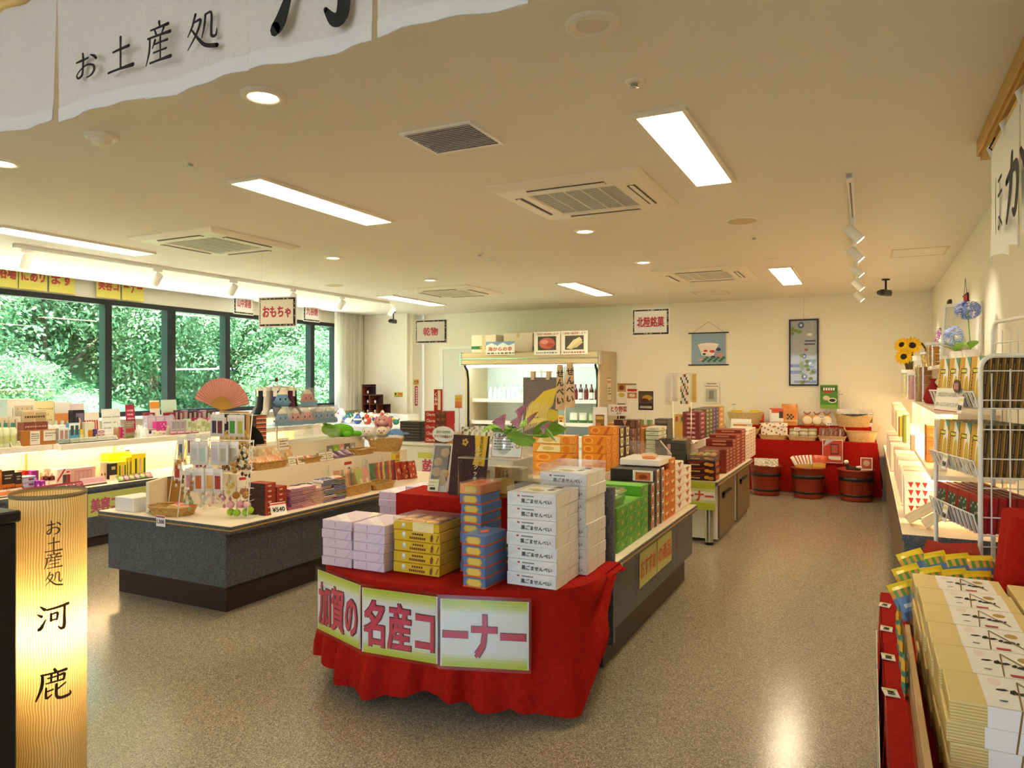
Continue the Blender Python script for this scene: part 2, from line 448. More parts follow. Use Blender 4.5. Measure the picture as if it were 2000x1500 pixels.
def downlight(x, y, lab, on=True, r=.093):
    t = thing("downlight", lab, "downlight", (x, y, CEIL), 0, "round downlights in the ceiling")
    B().lathe([(r, 0), (r * .97, -.012), (r * .72, -.016), (r * .6, -.004)], 24, (0, 0, 0), mat('#f3ead8', .35)).obj("trim_ring", t)
    B().lathe([(r * .6, -.0045), (.001, -.0045)], 24, (0, 0, 0), M_down if on else mat('#e3dccf', .3)).obj("lens", t)
for x, y, on, lab in [(-2.29, 2.27, 1, "round downlight just below the entrance curtain's calligraphy"), (-4.28, 2.33, 1, "round downlight cut by left edge under the entrance curtain"),
                      (-.84, 2.31, 0, "unlit round downlight near the top edge of the picture"), (-2.05, 5.47, 1, "round downlight below the big air conditioner grille"),
                      (-4.7, 5.57, 1, "round downlight right of the left air conditioner"), (-2.06, 7.18, 1, "small far downlight left of the far right air conditioner"),
                      (-4.71, 7.33, 1, "small far downlight above the far left air conditioner"), (-.85, 7.5, 0, "unlit far downlight near the far right ceiling light")]:
    downlight(x, y, lab, on)
def detector(x, y, r, lab):
    t = thing("smoke_detector", lab, "smoke detector", (x, y, CEIL), 0, "smoke detectors on the ceiling")
    B().lathe([(r, 0), (r, -.012), (r * .8, -.018)], 20, (0, 0, 0), M_acw, cap=True).obj("base", t)
    B().lathe([(r * .62, -.018), (r * .62, -.034), (r * .45, -.045), (.001, -.047)], 20, (0, 0, 0), M_acw).obj("sensor_dome", t)
detector(-3.39, 2.30, .075, "smoke detector near the left downlight below the entrance curtain")
detector(-3.35, 6.37, .075, "smoke detector in the middle of the ceiling, far")
def sprinkler(x, y, lab):
    t = thing("sprinkler_head", lab, "sprinkler", (x, y, CEIL), 0, "sprinkler heads in the ceiling")
    B().lathe([(.038, 0), (.036, -.006), (.018, -.009)], 16, (0, 0, 0), M_acw, cap=True).obj("flange", t)
    B().lathe([(.014, -.009), (.014, -.022), (.02, -.024), (.001, -.027)], 12, (0, 0, 0), M_chrome).obj("nozzle", t)
for x, y, lab in [(-.85, 2.83, "sprinkler head near the unlit downlight at top"), (-3.36, 2.8, "small sprinkler head above the left long light"),
                  (-3.32, 6.03, "small sprinkler head beside the far smoke detector"), (-.87, 6.33, "small sprinkler head left of the right spotlight track")]:
    sprinkler(x, y, lab)
def speaker(x, y, lab):
    t = thing("ceiling_speaker", lab, "speaker", (x, y, CEIL), 0, "round ceiling speakers")
    B().lathe([(.118, 0), (.118, -.006), (.105, -.008)], 24, (0, 0, 0), M_acw).obj("rim", t)
    B().lathe([(.105, -.007), (.001, -.007)], 24, (0, 0, 0), mat('#d6c39a', .8, noise=(400, .2))).obj("grille", t)
speaker(-.86, 5.65, "round speaker grille in the ceiling left of the right track")
speaker(-6.09, 7.23, "round speaker grille in the ceiling near the left track")
for (x0, x1, y0, y1, lab) in [(.18, .645, 7.55, 8.02, "square access hatch in the ceiling near right wall"), (-2.19, -1.74, 10.0, 10.4, "access hatch in the ceiling before back wall")]:
    t = thing("ceiling_hatch", lab, "hatch", ((x0 + x1) / 2, (y0 + y1) / 2, CEIL))
    a, b = (x1 - x0) / 2, (y1 - y0) / 2; m = mat('#e0cfa2', .5)
    B().box(-a, a, -b, -b + .015, -.006, 0, m).box(-a, a, b - .015, b, -.006, 0, m).box(-a, -a + .015, -b + .015, b - .015, -.006, 0, m).box(a - .015, a, -b + .015, b - .015, -.006, 0, m).obj("frame", t)
    B().box(-a + .018, a - .018, -b + .018, b - .018, -.003, 0, M_ceiling).obj("cover", t)
# track lighting
def track(x0, y0, x1, y1, spots, lab, group, aim, place, watts):
    t = thing("lighting_track", lab, "light track", (0, 0, 0))
    d = Vector((x1 - x0, y1 - y0, 0)); L = d.length; n = d.normalized(); ang = math.atan2(n.y, n.x)
    o = B().box(0, L, -.017, .017, -.03, 0, M_plas).obj("rail", t, (x0, y0, CEIL), ang)
    B().box(.1, L - .05, -.005, .005, -.032, -.03, mat('#8d8676', .6)).obj("rail_slot", t, (x0, y0, CEIL), ang)
    B().box(0, .09, -.02, .02, -.036, 0, M_plas).obj("feed_box", t, (x0, y0, CEIL), ang)
    first = None
    for i, yy in enumerate(spots):
        k = (yy - y0) / (y1 - y0); p = (x0 + (x1 - x0) * k, yy, CEIL - .03)
        l2 = NTH[i] + " spotlight along the " + place
        if first is None:
            s = thing("track_spotlight", l2, "spotlight", p, 0, group)
            B().box(-.014, .014, -.05, .05, -.035, 0, M_plas, ch=.004).obj("adapter", s)
            B().tube([(0, 0, -.035), (0, 0, -.085)], .011, 10, M_plas).obj("stem", s)
            ax = Vector(aim).normalized()
            c0 = Vector((0, 0, -.105))
            hd = B().tube([c0 - ax * .055, c0 - ax * .05, c0 + ax * .075], [.03, .037, .037], 16, M_plas).obj("lamp_head", s)
            q0, q1 = c0 + ax * .0755, c0 + ax * .077
            B().tube([q0, q1], .031, 16, M_spot).obj("lens", s)
            ld = bpy.data.lights.new("spot_beam", 'SPOT'); ld.energy = watts; ld.color = (1, .9, .75); ld.spot_size = 1.1; ld.spot_blend = 1; ld.shadow_soft_size = .03
            lo = put("spot_beam", ld, s, c0 + ax * .09); lo.rotation_mode = 'QUATERNION'; lo.rotation_quaternion = ax.to_track_quat('-Z', 'Y')
            first = s
        else: dup(first, l2, p)
track(-6.75, 3.77, -6.62, 9.13, [atx(u, 600, -6.7).y for u in (58, 310, 455, 568, 662, 757)], "white ceiling track carrying spotlights along the windows", "spotlights on the window track", (-.75, .12, -.75), "window track counted from the left", 30)
track(-.105, 4.63, -.14, 11.0, [5.8, 6.75, 7.75, 8.95, 10.2], "white ceiling track carrying spotlights on the right side", "spotlights on the right track", (.75, .1, -.8), "right track counted from the near end", 9)
# security cameras
def seccam(p, lab, rz):
    t = thing("security_camera", lab, "camera", p, rz)
    B().lathe([(.045, 0), (.045, -.012), (.02, -.018)], 14, (0, 0, 0), M_black, cap=True).obj("mount", t)
    B().tube([(0, 0, -.012), (0, 0, -.13)], .012, 8, M_black).obj("arm", t)
    B().box(-.035, .035, -.1, .08, -.2, -.13, mat('#4a4540', .5), ch=.008).obj("camera_body", t)
    B().tube([(0, -.1, -.168), (0, -.16, -.172)], .026, 12, M_black).obj("lens", t)
seccam((.17, 9.7, CEIL), "dark security camera on the ceiling near the back right corner", -.5)
seccam((-7.55, 10.55, CEIL), "small dark security camera on the ceiling by the pale corner", .2)
# ---------------------------------------------------------------- hillside and trees outside
def leaf_mat(name, a, b, c): return ramp_mat(name, "noise", .9, [(.3, a), (.5, b), (.7, c)], rough=.6, spec=.2, translucent=.3, detail=5)
LM = [leaf_mat("leaves_mid", '#426d47', '#618d60', '#89ad80'), leaf_mat("leaves_blue", '#446b5b', '#638775', '#8ba996'), leaf_mat("leaves_yellow", '#6d9c40', '#93bb5c', '#b9d488')]
M_bark = ramp_mat("bark", "noise", 12, [(.3, '#4b4136'), (.7, '#6d604f')], rough=.9)
M_soil = ramp_mat("forest_floor", "noise", 1.5, [(.3, '#2c5535'), (.7, '#4f8350')], rough=1, spec=0)
tag(B().box(-12.6, XW - .16, -6, 16, -.5, -.35, M_conc).obj("bounce_terrace"), "pale terrace added out of view to bounce sunlight up through the windows", kind="structure")  # unseen slab added to throw sunlight onto the ceiling by the windows
def ground_z(x): return -2.5 if x > -13 else -2.5 + (-13 - x) * .55
g = B().grid(lambda u, v: (-12 - 68 * u, -30 + 110 * v, ground_z(-12 - 68 * u) + .6 * math.sin(v * 37 + u * 9)), 14, 16, M_soil)
o = g.obj("hillside"); tag(o, "wooded green hillside beyond the windows", kind="structure")
def crown(seed, rx, rz, n, leaves, size):
    r = random.Random(seed); b = B()
    for k in range(n):
        th = r.uniform(0, 6.283); ph = math.acos(r.uniform(-.95, 1)); rr = r.uniform(.6, 1)
        c = Vector((rx * rr * math.sin(ph) * math.cos(th), rx * rr * math.sin(ph) * math.sin(th), rz * rr * math.cos(ph)))
        cr = r.uniform(.26, .42) * rx
        for q in range(leaves):
            d = Vector((r.gauss(0, 1), r.gauss(0, 1), r.gauss(.45, 1))).normalized()
            p = c + d * cr * r.uniform(.72, 1.05) * (1 if d.z > 0 else .75)
            nrm = (d + Vector((r.gauss(0, .5), r.gauss(0, .5), r.gauss(.5, .5)))).normalized()
            t1 = nrm.orthogonal().normalized(); t1 = Matrix.Rotation(r.uniform(0, 6.28), 3, nrm) @ t1; t2 = nrm.cross(t1)
            s1, s2 = size * r.uniform(.7, 1.3), size * r.uniform(.4, .7)
            b.add([p - t1 * s1, p - t2 * s2, p + t1 * s1, p + t2 * s2], [(0, 1, 2, 3)])
    me = bpy.data.meshes.new("foliage"); me.from_pydata(b.v, [], b.f); me.update(); return me
CR = [crown(11 + i, 2.4, 2.1, 34, 600, .062) for i in range(4)]
tr = B().tube([(0, 0, -2.6), (.1, 0, -1.2), (0, .1, 1)], [.22, .16, .06], 8, M_bark)
for (a, h) in ((.5, -.6), (2.4, -.2), (4.2, -.9)): tr.tube([(0, 0, h - .8), (math.cos(a) * .9, math.sin(a) * .9, h + .3), (math.cos(a) * 1.6, math.sin(a) * 1.6, h + 1)], [.07, .05, .02], 6, M_bark)
me_t = bpy.data.meshes.new("trunk"); me_t.from_pydata(tr.v, [], tr.f); me_t.materials.append(M_bark)
foliage = {}
def tree(x, y, z, s, kind, lab, grp, seed):
    t = thing("hillside_tree", lab, "tree", (x, y, z), seed * 1.7, grp); t.scale = (s, s, s * rnd.uniform(.9, 1.15))
    k = (seed % 4, kind)
    if k not in foliage:
        foliage[k] = CR[k[0]] if not CR[k[0]].materials else CR[k[0]].copy(); foliage[k].materials.append(LM[kind])
    put("foliage", foliage[k], t); put("trunk", me_t, t)
i = 0
for row, (x, step) in enumerate(((-20, 3.2), (-23.5, 3.1), (-27, 3.2), (-31, 3.4))):
    y = -x * .30 + rnd.uniform(0, 2)
    while y < -x * 1.45 + 3:
        xx = x + rnd.uniform(-1.2, 1.2); kd = rnd.choice((0, 0, 1, 1)) if row else rnd.choice((0, 0, 1, 2))
        tree(xx, y, ground_z(xx) + .8 + rnd.uniform(-.5, .5), rnd.uniform(.95, 1.35), kd,
             ["broadleaf tree in mid green on the wooded hillside outside the windows", "blue-green tree on the wooded hillside outside the windows", "fresh yellow-green tree at the foot of the wooded hillside"][kd],
             "trees on the hillside outside the windows", i)
        i += 1; y += step * rnd.uniform(.8, 1.2)
tree(-13.4, 7.3, .75, .52, 2, "bright yellow-green tree close outside the leftmost window pane", None, 2)
tree(-14.8, 16.6, .6, .85, 2, "bright yellow-green tree close outside the pane beside the curtain", None, 1)
# ---------------------------------------------------------------- furniture
def counter_body(t, x0, x1, y0, y1, zk, zb, sides):
    """kick plinth, laminate body made of door panels; sides: list of ('x',X) / ('y',Y) faces to panel"""
    B().box(x0 + .05, x1 - .05, y0 + .05, y1 - .05, 0, zk, M_kick).obj("plinth", t)
    B().box(x0 + .012, x1 - .012, y0 + .012, y1 - .012, zk, zb, M_kick).obj("carcass", t)
    for ax, at, a, b, n in sides:
        w = (b - a) / n
        for i in range(n):
            g = .0015
            if ax == 'x':
                s = 1 if at > 0 else -1
                X = x1 if at > 0 else x0
                B().box(min(X, X - s * .012), max(X, X - s * .012), a + i * w + g, a + (i + 1) * w - g, zk, zb, M_gran).obj("panel", t)
            else:
                Y_ = y0 if at < 0 else y1; s = -1 if at < 0 else 1
                B().box(a + i * w + g, a + (i + 1) * w - g, min(Y_, Y_ - s * .012), max(Y_, Y_ - s * .012), zk, zb, M_gran).obj("panel", t)
def slab(t, x0, x1, y0, y1, z0, z1, name="countertop", top=M_cream):
    o = B().box(x0, x1, y0, y1, z0, z1 - .004, M_gran).box(x0 + .004, x1 - .004, y0 + .004, y1 - .004, z1 - .004, z1, top).obj(name, t)
    zz = (z0 + z1) / 2 - .006
    B().box(x0 - .002, x1 + .002, y0 - .002, y1 + .002, zz, zz + .008, M_gold).obj("gold_edge_strip", o)
    return o
T1 = .6
# souvenir island on the left
LI = thing("display_island", "dark speckled island counter of keychains and handkerchiefs, pale riser, left of centre", "display counter", (0, 0, 0))
counter_body(LI, -4.99, -3.80, 3.44, 6.3, .18, .55, [('y', -1, -4.99, -3.80, 1), ('x', 1, 3.44, 6.3, 4), ('x', -1, 3.44, 6.3, 4)])
slab(LI, -5.03, -3.70, 3.39, 6.35, .55, T1)
B().box(-4.78, -4.2, 3.9, 6.1, T1, .85, M_cream).obj("riser", LI)
B().box(-4.78, -4.5, 4.0, 5.8, .85, 1.0, M_cream).obj("upper_riser", LI)
# confectionery island in the centre
RI = thing("display_island", "dark speckled island counter of boxed sweets behind the red-clothed table", "display counter", (0, 0, 0))
counter_body(RI, -2.75, -1.24, 3.67, 5.68, .2, .53, [('x', 1, 3.67, 5.68, 4), ('y', 1, -2.75, -1.24, 2)])
slab(RI, -2.79, -1.21, 3.675, 5.72, .53, .575)
B().box(-2.0, -1.205, 3.635, 3.67, .16, .985, M_gran, faces={'+z': M_black}).obj("end_panel", RI)
B().box(-2.25, -1.78, 3.675, 5.6, .575, .85, M_cream).obj("riser", RI)
B().box(-2.75, -2.0, 3.64, 3.67, .16, .53, M_gran).obj("panel", RI)
# low cabinet table behind it, with wood-fronted cabinets and steel legs
FT = thing("cabinet_table", "long low table with steel legs and wood-fronted cabinets, further down the aisle", "display counter", (0, 0, 0))
M_doorw = ramp_mat("brown_cabinet_front", "noise", 5, [(.3, '#6d5a41'), (.7, '#7f6a4d')], rough=.45, stretch=(10, 10, 1))
o = B().box(-2.9, -1.26, 6.85, 9.1, .565, .6, M_gran).box(-2.89, -1.27, 6.86, 9.09, .6, .604, M_cream).obj("tabletop", FT)
B().box(-1.262, -1.257, 6.85, 9.1, .572, .583, M_gold).obj("gold_edge_strip", o)
B().box(-2.4, -1.82, 6.95, 9.0, .604, .83, M_cream).obj("riser", FT)
for i, y in enumerate((6.95, 8.0, 9.02)):
    for x in (-1.36, -2.8):
        l = B().tube([(x, y, .02), (x, y, .565)], .038, 16, M_chrome).obj("leg", FT)
        B().tube([(x, y, 0), (x, y, .025)], .044, 16, M_black).obj("foot", l)
for i, (a, b) in enumerate(((7.05, 7.9), (8.1, 8.95))):
    c = B().box(-2.7, -1.3, a, b, .03, .55, M_white).obj("cabinet", FT)
    dd = B().box(-1.3, -1.28, a + .005, b - .005, .04, .545, M_doorw, ch=.004).obj("door", c)
    B().box(-1.282, -1.255, a + .12, a + .55, .44, .46, M_black).box(-1.282, -1.26, a + .12, a + .2, .41, .46, M_black).obj("handle", c)
    for x in (-2.65, -1.36): B().tube([(x, a + .06, 0), (x, a + .06, .03)], .02, 8, M_black).obj("castor", c)
# dry goods counter
DG = thing("chest_counter", "white chest counter of dried foods behind the left island", "display counter", (0, 0, 0))
B().box(-5.15, -3.55, 7.25, 8.7, .06, .77, M_white, ch=.006).obj("cabinet", DG)
B().box(-5.1, -3.6, 7.3, 8.65, 0, .06, M_kick).obj("plinth", DG)
B().box(-5.17, -3.53, 7.22, 8.72, .77, .8, M_white, ch=.004).obj("countertop", DG)
B().box(-4.37, -4.362, 7.245, 7.252, .08, .76, mat('#b9b4a8')).box(-4.36, -3.57, 7.235, 7.25, .08, .755, M_plas).obj("door", DG)
B().tube([(-4.28, 7.235, .63), (-4.28, 7.2, .63), (-4.05, 7.2, .63), (-4.05, 7.235, .63)], .008, 8, M_chrome).obj("handle", DG)
# bow-front table under a red cloth
def smooth(pts, n=8):
    out = []
    for i in range(len(pts) - 1):
        p0, p1, p2, p3 = [Vector(pts[max(0, min(len(pts) - 1, k))]) for k in (i - 1, i, i + 1, i + 2)]
        for j in range(n):
            t = j / n
            out.append(.5 * ((2 * p1) + (p2 - p0) * t + (2 * p0 - 5 * p1 + 4 * p2 - p3) * t * t + (3 * p1 - p0 - 3 * p2 + p3) * t ** 3))
    out.append(Vector(pts[-1])); return out
T0 = .6
edge = smooth([(-2.62, 3.62, 0), (-2.64, 3.3, 0), (-2.58, 3.02, 0), (-2.4, 2.87, 0), (-2.1, 2.79, 0), (-1.72, 2.83, 0), (-1.4, 2.94, 0), (-1.2, 3.12, 0), (-1.17, 3.4, 0), (-1.17, 3.62, 0)], 8)
t = thing("display_table", "bow-fronted table hidden under the red cloth at the aisle head", "table", (0, 0, 0))
inner = [((p.x + 1.9) * .96 - 1.9, (p.y - 3.62) * .96 + 3.62) for p in edge]
B().prism(inner, T0 - .03, T0 - .004, M_wood).obj("tabletop", t)
for x, y in ((-2.3, 3.1), (-1.45, 3.15), (-2.3, 3.55), (-1.45, 3.55)): B().tube([(x, y, 0), (x, y, T0 - .03)], .025, 10, M_black).obj("leg", t)
L = [0]
for i in range(1, len(edge)): L.append(L[-1] + (edge[i] - edge[i - 1]).length)
def on_edge(s):
    s = max(0, min(1, s)) * L[-1]
    for i in range(1, len(L)):
        if L[i] >= s:
            k = (s - L[i - 1]) / (L[i] - L[i - 1]); p = edge[i - 1].lerp(edge[i], k); d = (edge[i] - edge[i - 1]).normalized(); return p, d
    return edge[-1], Vector((0, 1, 0))
cl = B()
nS, nT = 150, 14
def drape(u, v):
    p, d = on_edge(u); nrm = Vector((d.y, -d.x, 0))
    s = u * L[-1]
    front = max(0, min(1, (s - .15) / .3)) * max(0, min(1, (L[-1] - .75 - s) / .25))
    fold = (.032 * math.sin(s * 34 + .8 * math.sin(s * 7)) + .012 * math.sin(s * 61)) * (.35 + .65 * front)
    hem = .085 + .035 * math.sin(s * 9 + 1) * front
    if s > L[-1] - .52: hem = .03 + min(1, max(0, (s - (L[-1] - .52)) / .34)) ** .75 * .54
    elif s > L[-1] - .85: hem = .03 + (.055 * (L[-1] - .5 - s) / .35)
    z = T0 + .003 - (T0 - hem) * v
    flare = .03 * v + .05 * v * v * max(0, 1 - abs(s - (L[-1] - .55)) / .35)
    w_ = max(0, min(1, (v - .45) / .45)); w_ = w_ * w_ * (3 - 2 * w_)
    q = p + nrm * (flare * .6 + .006 + (fold + .012) * w_)
    if s > L[-1] - .45: q += nrm * .02 * math.sin(v * 9) * math.sin((s - L[-1] + .45) * 14)
    return (q.x, q.y, z)
cl.grid(drape, nS, nT, M_red)
top_pts = [drape(i / nS, 0) for i in range(nS + 1)]
cl.add(top_pts, [tuple(range(nS + 1))], M_red)
tag(cl.obj("tablecloth"), "bright red cloth draped in folds over the bow-fronted table", "tablecloth")
# red stand on that table
rb = [(-2.33, 3.28), (-1.72, 3.28), (-1.68, 3.6), (-2.36, 3.6)]
t = B().prism(rb, T0 + .004, T0 + .33, M_red)
tag(t.obj("riser_box"), "red cloth-covered riser box in the middle of the table", "riser")
# table at lower right under red cloth
RT = thing("display_table", "low table by the lower right corner carrying the cream gift boxes", "table", (0, 0, 0))
B().box(.06, .74, 1.1, 3.82, .51, .54, M_wood).obj("tabletop", RT)
for x, y in ((.1, 1.2), (.7, 1.2), (.1, 3.75), (.7, 3.75)): B().box(x - .02, x + .02, y - .02, y + .02, 0, .51, M_black).obj("leg", RT)
cl = B().box(.045, .745, 1.08, 3.85, .54, .545, M_red)
cl.grid(lambda u, v: (.043 - .012 * (1 - v) - .008 * math.sin(u * 40) * (1 - v), 1.08 + u * 2.77, .06 + v * .483), 60, 6, M_red)
cl.grid(lambda u, v: (.045 + .7 * u, 3.852 + .01 * math.sin(u * 20) * (1 - v), .06 + v * .483), 10, 4, M_red)
tag(cl.obj("tablecloth"), "red cloth on the low table at lower right with price cards", "tablecloth")
# counter along the right wall with two shelves
RC = thing("side_counter", "dark speckled counter with lit shelves along the right wall", "display counter", (0, 0, 0))
B().box(.22, .74, 4.75, 11.0, 0, .14, M_kick).obj("plinth", RC)
B().box(.19, .74, 4.72, 11.0, .14, .63, M_kick).obj("carcass", RC)
for i in range(7):
    a = 4.72 + i * .897; B().box(.175, .19, a + .002, a + .895, .14, .63, M_doorw).obj("door", RC)
B().box(.175, .745, 4.7, 4.72, .0, .63, M_gran).obj("end_panel", RC)
B().box(.165, .745, 4.69, 11.02, .63, .67, M_gran, faces={'+z': M_cream}).obj("countertop", RC)
for z, x, y0, nm in ((.98, .33, 5.0, "shelf"), (1.36, .38, 5.35, "shelf"), (1.66, .44, 5.6, "shelf")):
    o = B().box(x, .745, y0, 11.0, z - .03, z, M_cream, ch=.003).obj(nm, RC)
    if z < 1.5: B().box(x + .06, x + .1, y0 + .1, 10.9, z - .05, z - .032, M_strip).obj("strip_light", o)
B().box(.725, .748, 5.3, 11.0, .67, 1.63, M_cream).obj("back_panel", RC)
for y in (5.4, 7.2, 9.0, 10.9): B().box(.5, .725, y - .01, y + .01, .98, 1.33, M_cream).obj("bracket", RC)
# counter under the windows with lit shelf
WC = thing("window_counter", "dark counter with glowing lit shelf running under the windows", "display counter", (0, 0, 0))
counter_body(WC, -7.25, -6.44, 2.3, 7.6, .1, .53, [('x', 1, 2.3, 7.6, 6)])
B().box(-7.27, -6.41, 2.28, 7.62, .53, .565, M_gran, faces={'+z': M_cream}).obj("countertop", WC)
B().box(-6.425, -6.40, 4.9, 5.15, .5, .532, M_black).obj("finger_pull", WC)
for i in range(6):
    a = 2.3 + i * .885; B().box(-7.12, -7.09, a + .006, a + .879, .565, .9, mat('#f6dfb0', .5)).obj("back_panel", WC)
    B().box(-7.1, -7.08, a - .008, a + .006, .565, .9, mat('#b58a4c', .5)).obj("shelf_upright", WC)
for (y0, y1, xf) in ((2.3, 4.13, -6.78), (4.13, 7.6, -6.66)):
    o = B().box(-7.3, xf, y0 + .002, y1 - .002, .9, .955, mat('#efe9dc', .4), ch=.004).obj("shelf", WC)
    B().box(-6.98, -6.92, y0 + .05, y1 - .05, .88, .898, M_strip).obj("strip_light", o)
# ceramics table in the corner
t = thing("display_table", "white table of ceramic figurines in the corner below the curtain", "table", (0, 0, 0))
B().box(-8.3, -6.6, 9.5, 10.7, .78, .81, M_white).obj("tabletop", t)
B().box(-8.25, -6.65, 9.53, 10.68, 0, .78, M_white).obj("cabinet", t)
B().box(-8.28, -7.1, 10.35, 10.68, .81, .95, M_white).obj("riser", t)
# back table under a red cloth
BT = thing("display_table", "table against the back wall hidden by a bright red cloth", "table", (0, 0, 0))
B().box(-1.5, .05, 10.62, 11.22, .68, .71, M_wood).obj("tabletop", BT)
for x in (-1.45, 0): 
    for y in (10.68, 11.18): B().box(x - .02, x + .02, y - .02, y + .02, 0, .68, M_black).obj("leg", BT)
cl = B().box(-1.53, .08, 10.6, 11.25, .71, .72, M_red)
def bdr(u, v):
    x = -1.53 + 1.62 * u
    return (x + .06 * (1 - v) * u, 10.6 - .014 * math.sin(u * 23 + 2 * v) * (1 - v) - .01 * (1 - v), .015 + v * .7)
cl.grid(bdr, 60, 8, M_red)
cl.grid(lambda u, v: (.085 + .09 * (1 - v) * (1 - u) + .02 * math.sin(u * 12) * (1 - v), 10.6 + .64 * u, .1 + v * .615), 14, 6, M_red)
cl.box(-1.53, .02, 10.93, 11.24, .72, .9, M_red)
tag(cl.obj("tablecloth"), "bright red cloth over the table against the back wall", "tablecloth")
# open refrigerated case
FR = thing("refrigerated_case", "tall open refrigerated display case with lit canopy and beige sides", "refrigerator", (0, 0, 0))
M_beige = mat('#cdbb95', .45); M_ice = mat('#e4f0ea', .4)
fx0, fx1, fy, fz = -6.05, -3.68, 10.45, 2.0
B().box(fx1 - .04, fx1, fy + .02, YB - .03, 0, fz, M_beige, ch=.006).obj("side_panel", FR)
B().box(fx0, fx0 + .04, fy + .02, YB - .03, 0, fz, M_beige, ch=.006).obj("side_panel", FR)
B().box(fx0 + .04, fx1 - .04, YB - .1, YB - .03, .1, 1.95, M_ice).obj("back_panel", FR)
B().box(fx0 + .04, fx1 - .04, fy + .02, YB - .03, 1.86, fz, M_beige).obj("roof", FR)
c = B().box(fx0 - .02, fx1 + .02, fy - .09, fy + .02, 1.80, 1.98, M_beige, ch=.01).obj("canopy", FR)
B().box(fx0 - .02, fx1 + .02, fy - .1, fy - .09, 1.885, 1.9, M_chrome).obj("trim_bar", c)
for x in (fx0 - .035, fx1 - .005): B().box(x, x + .04, fy - .105, fy + .0, 1.78, 2.0, M_chrome, ch=.008).obj("end_cap", c)
B().tube([(fx0 + .08, fy + .03, 1.775), (fx1 - .08, fy + .03, 1.775)], .02, 10, M_tube).obj("tube_light", c)
B().box(fx0 + .04, fx1 - .04, fy - .06, fy + .08, 1.79, 1.80, M_plas).obj("light_hood", c)
for x in (fx0 + .05, fx1 - .05):
    B().tube([(x, fy - .06, 1.78), (x, fy + .02, 1.7), (x, fy + .05, 1.55), (x, fy + .05, .75)], .02, 8, M_black).obj("pillar", FR)
for z, y0 in ((1.22, fy + .22), (.86, fy + .12)):
    o = B().box(fx0 + .04, fx1 - .04, y0, YB - .1, z - .02, z, M_plas).obj("shelf", FR)
    B().box(fx0 + .04, fx1 - .04, y0 - .012, y0, z - .04, z + .02, M_plas).obj("price_rail", o)
B().box(fx0 + .04, fx1 - .04, fy, YB - .1, .08, .6, M_plas).obj("base_cabinet", FR)
B().box(fx0 + .04, fx1 - .04, fy - .03, fy + .02, .5, .68, M_plas, ch=.01).obj("front_lip", FR)
# wire rack on the right (turned towards the aisle)
WR = thing("wire_rack", "white wire display rack of gold and red boxes at the right edge", "rack", (.45, 3.89, 0), math.radians(13.9))
M_wire = mat('#efece4', .35)
def wire(pts, r=.0035, n=6): return B().tube(pts, r, n, M_wire)
# local: y runs along the front (0 near .. .565 far), +x goes to the wall (depth)
RD, RW, RH = .27, .565, 1.66
def arch(y, zt): 
    p = [(0, y, .06)]
    for k in range(7):
        a = math.pi - k * math.pi / 12; p.append((.06 + .06 * math.cos(a), y, zt - .06 + .06 * math.sin(a)))
    return p + [(RD - .02, y, zt)]
for y in (0, RW):
    pts = arch(y, RH if y == 0 else 1.3)
    if y: pts = [(-.06, y, .5), (0, y, .6), (0, y, 1.3)]
    fo = B().tube(pts, .0105, 10, M_wire).obj("frame_tube", WR)
back = [(RD, RW, .06), (RD, RW, 1.79)] + [(RD, RW - .06 + .06 * math.cos(k * math.pi / 12), 1.79 + .06 * math.sin(k * math.pi / 12)) for k in range(1, 7)] + [(RD, .06, 1.85), (RD, 0, 1.79), (RD, 0, .06)]
B().tube(back, .0105, 10, M_wire).obj("back_frame", WR)
sg = B()
for z in [.66 + .133 * k for k in range(8)]: sg.tube([(0, 0, z), (RD, 0, z)], .0035, 6, M_wire)
for x in (.045, .12, .2): sg.tube([(x, 0, .5), (x, 0, 1.6 if x > .05 else 1.58)], .0035, 6, M_wire)
sg.obj("side_grid", WR)
bg = B()
for z in [.62 + .16 * k for k in range(8)]: bg.tube([(RD, 0, z), (RD, RW, z)], .003, 5, M_wire)
for k in range(7): bg.tube([(RD, .03 + k * .085, .5), (RD, .03 + k * .085, 1.8)], .003, 5, M_wire)
bg.obj("back_grid", WR)
for y in (.02, RW - .02):
    B().tube([(-.06, y, 0), (-.06, y, .5)], .0105, 8, M_wire).tube([(-.08, y, .01), (RD, y, .01)], .0105, 8, M_wire).obj("foot", WR)
SHELVES = [(1.42, .075), (1.105, .075), (.845, .09)]
for z, hgt in SHELVES:
    b = B()
    for k in range(12): b.tube([(RD, k * RW / 11, z), (-.005, k * RW / 11, z), (-.03, k * RW / 11, z + hgt)], .0025, 5, M_wire)
    for k in range(22): b.tube([(-.004, .01 + k * (RW - .02) / 21, z), (-.03, .01 + k * (RW - .02) / 21, z + hgt)], .002, 4, M_wire)
    b.tube([(RD, -.004, z), (-.005, -.004, z), (-.03, -.004, z + hgt), (-.03, RW + .004, z + hgt), (-.005, RW + .004, z), (RD, RW + .004, z)], .004, 6, M_wire)
    b.obj("basket_shelf", WR)
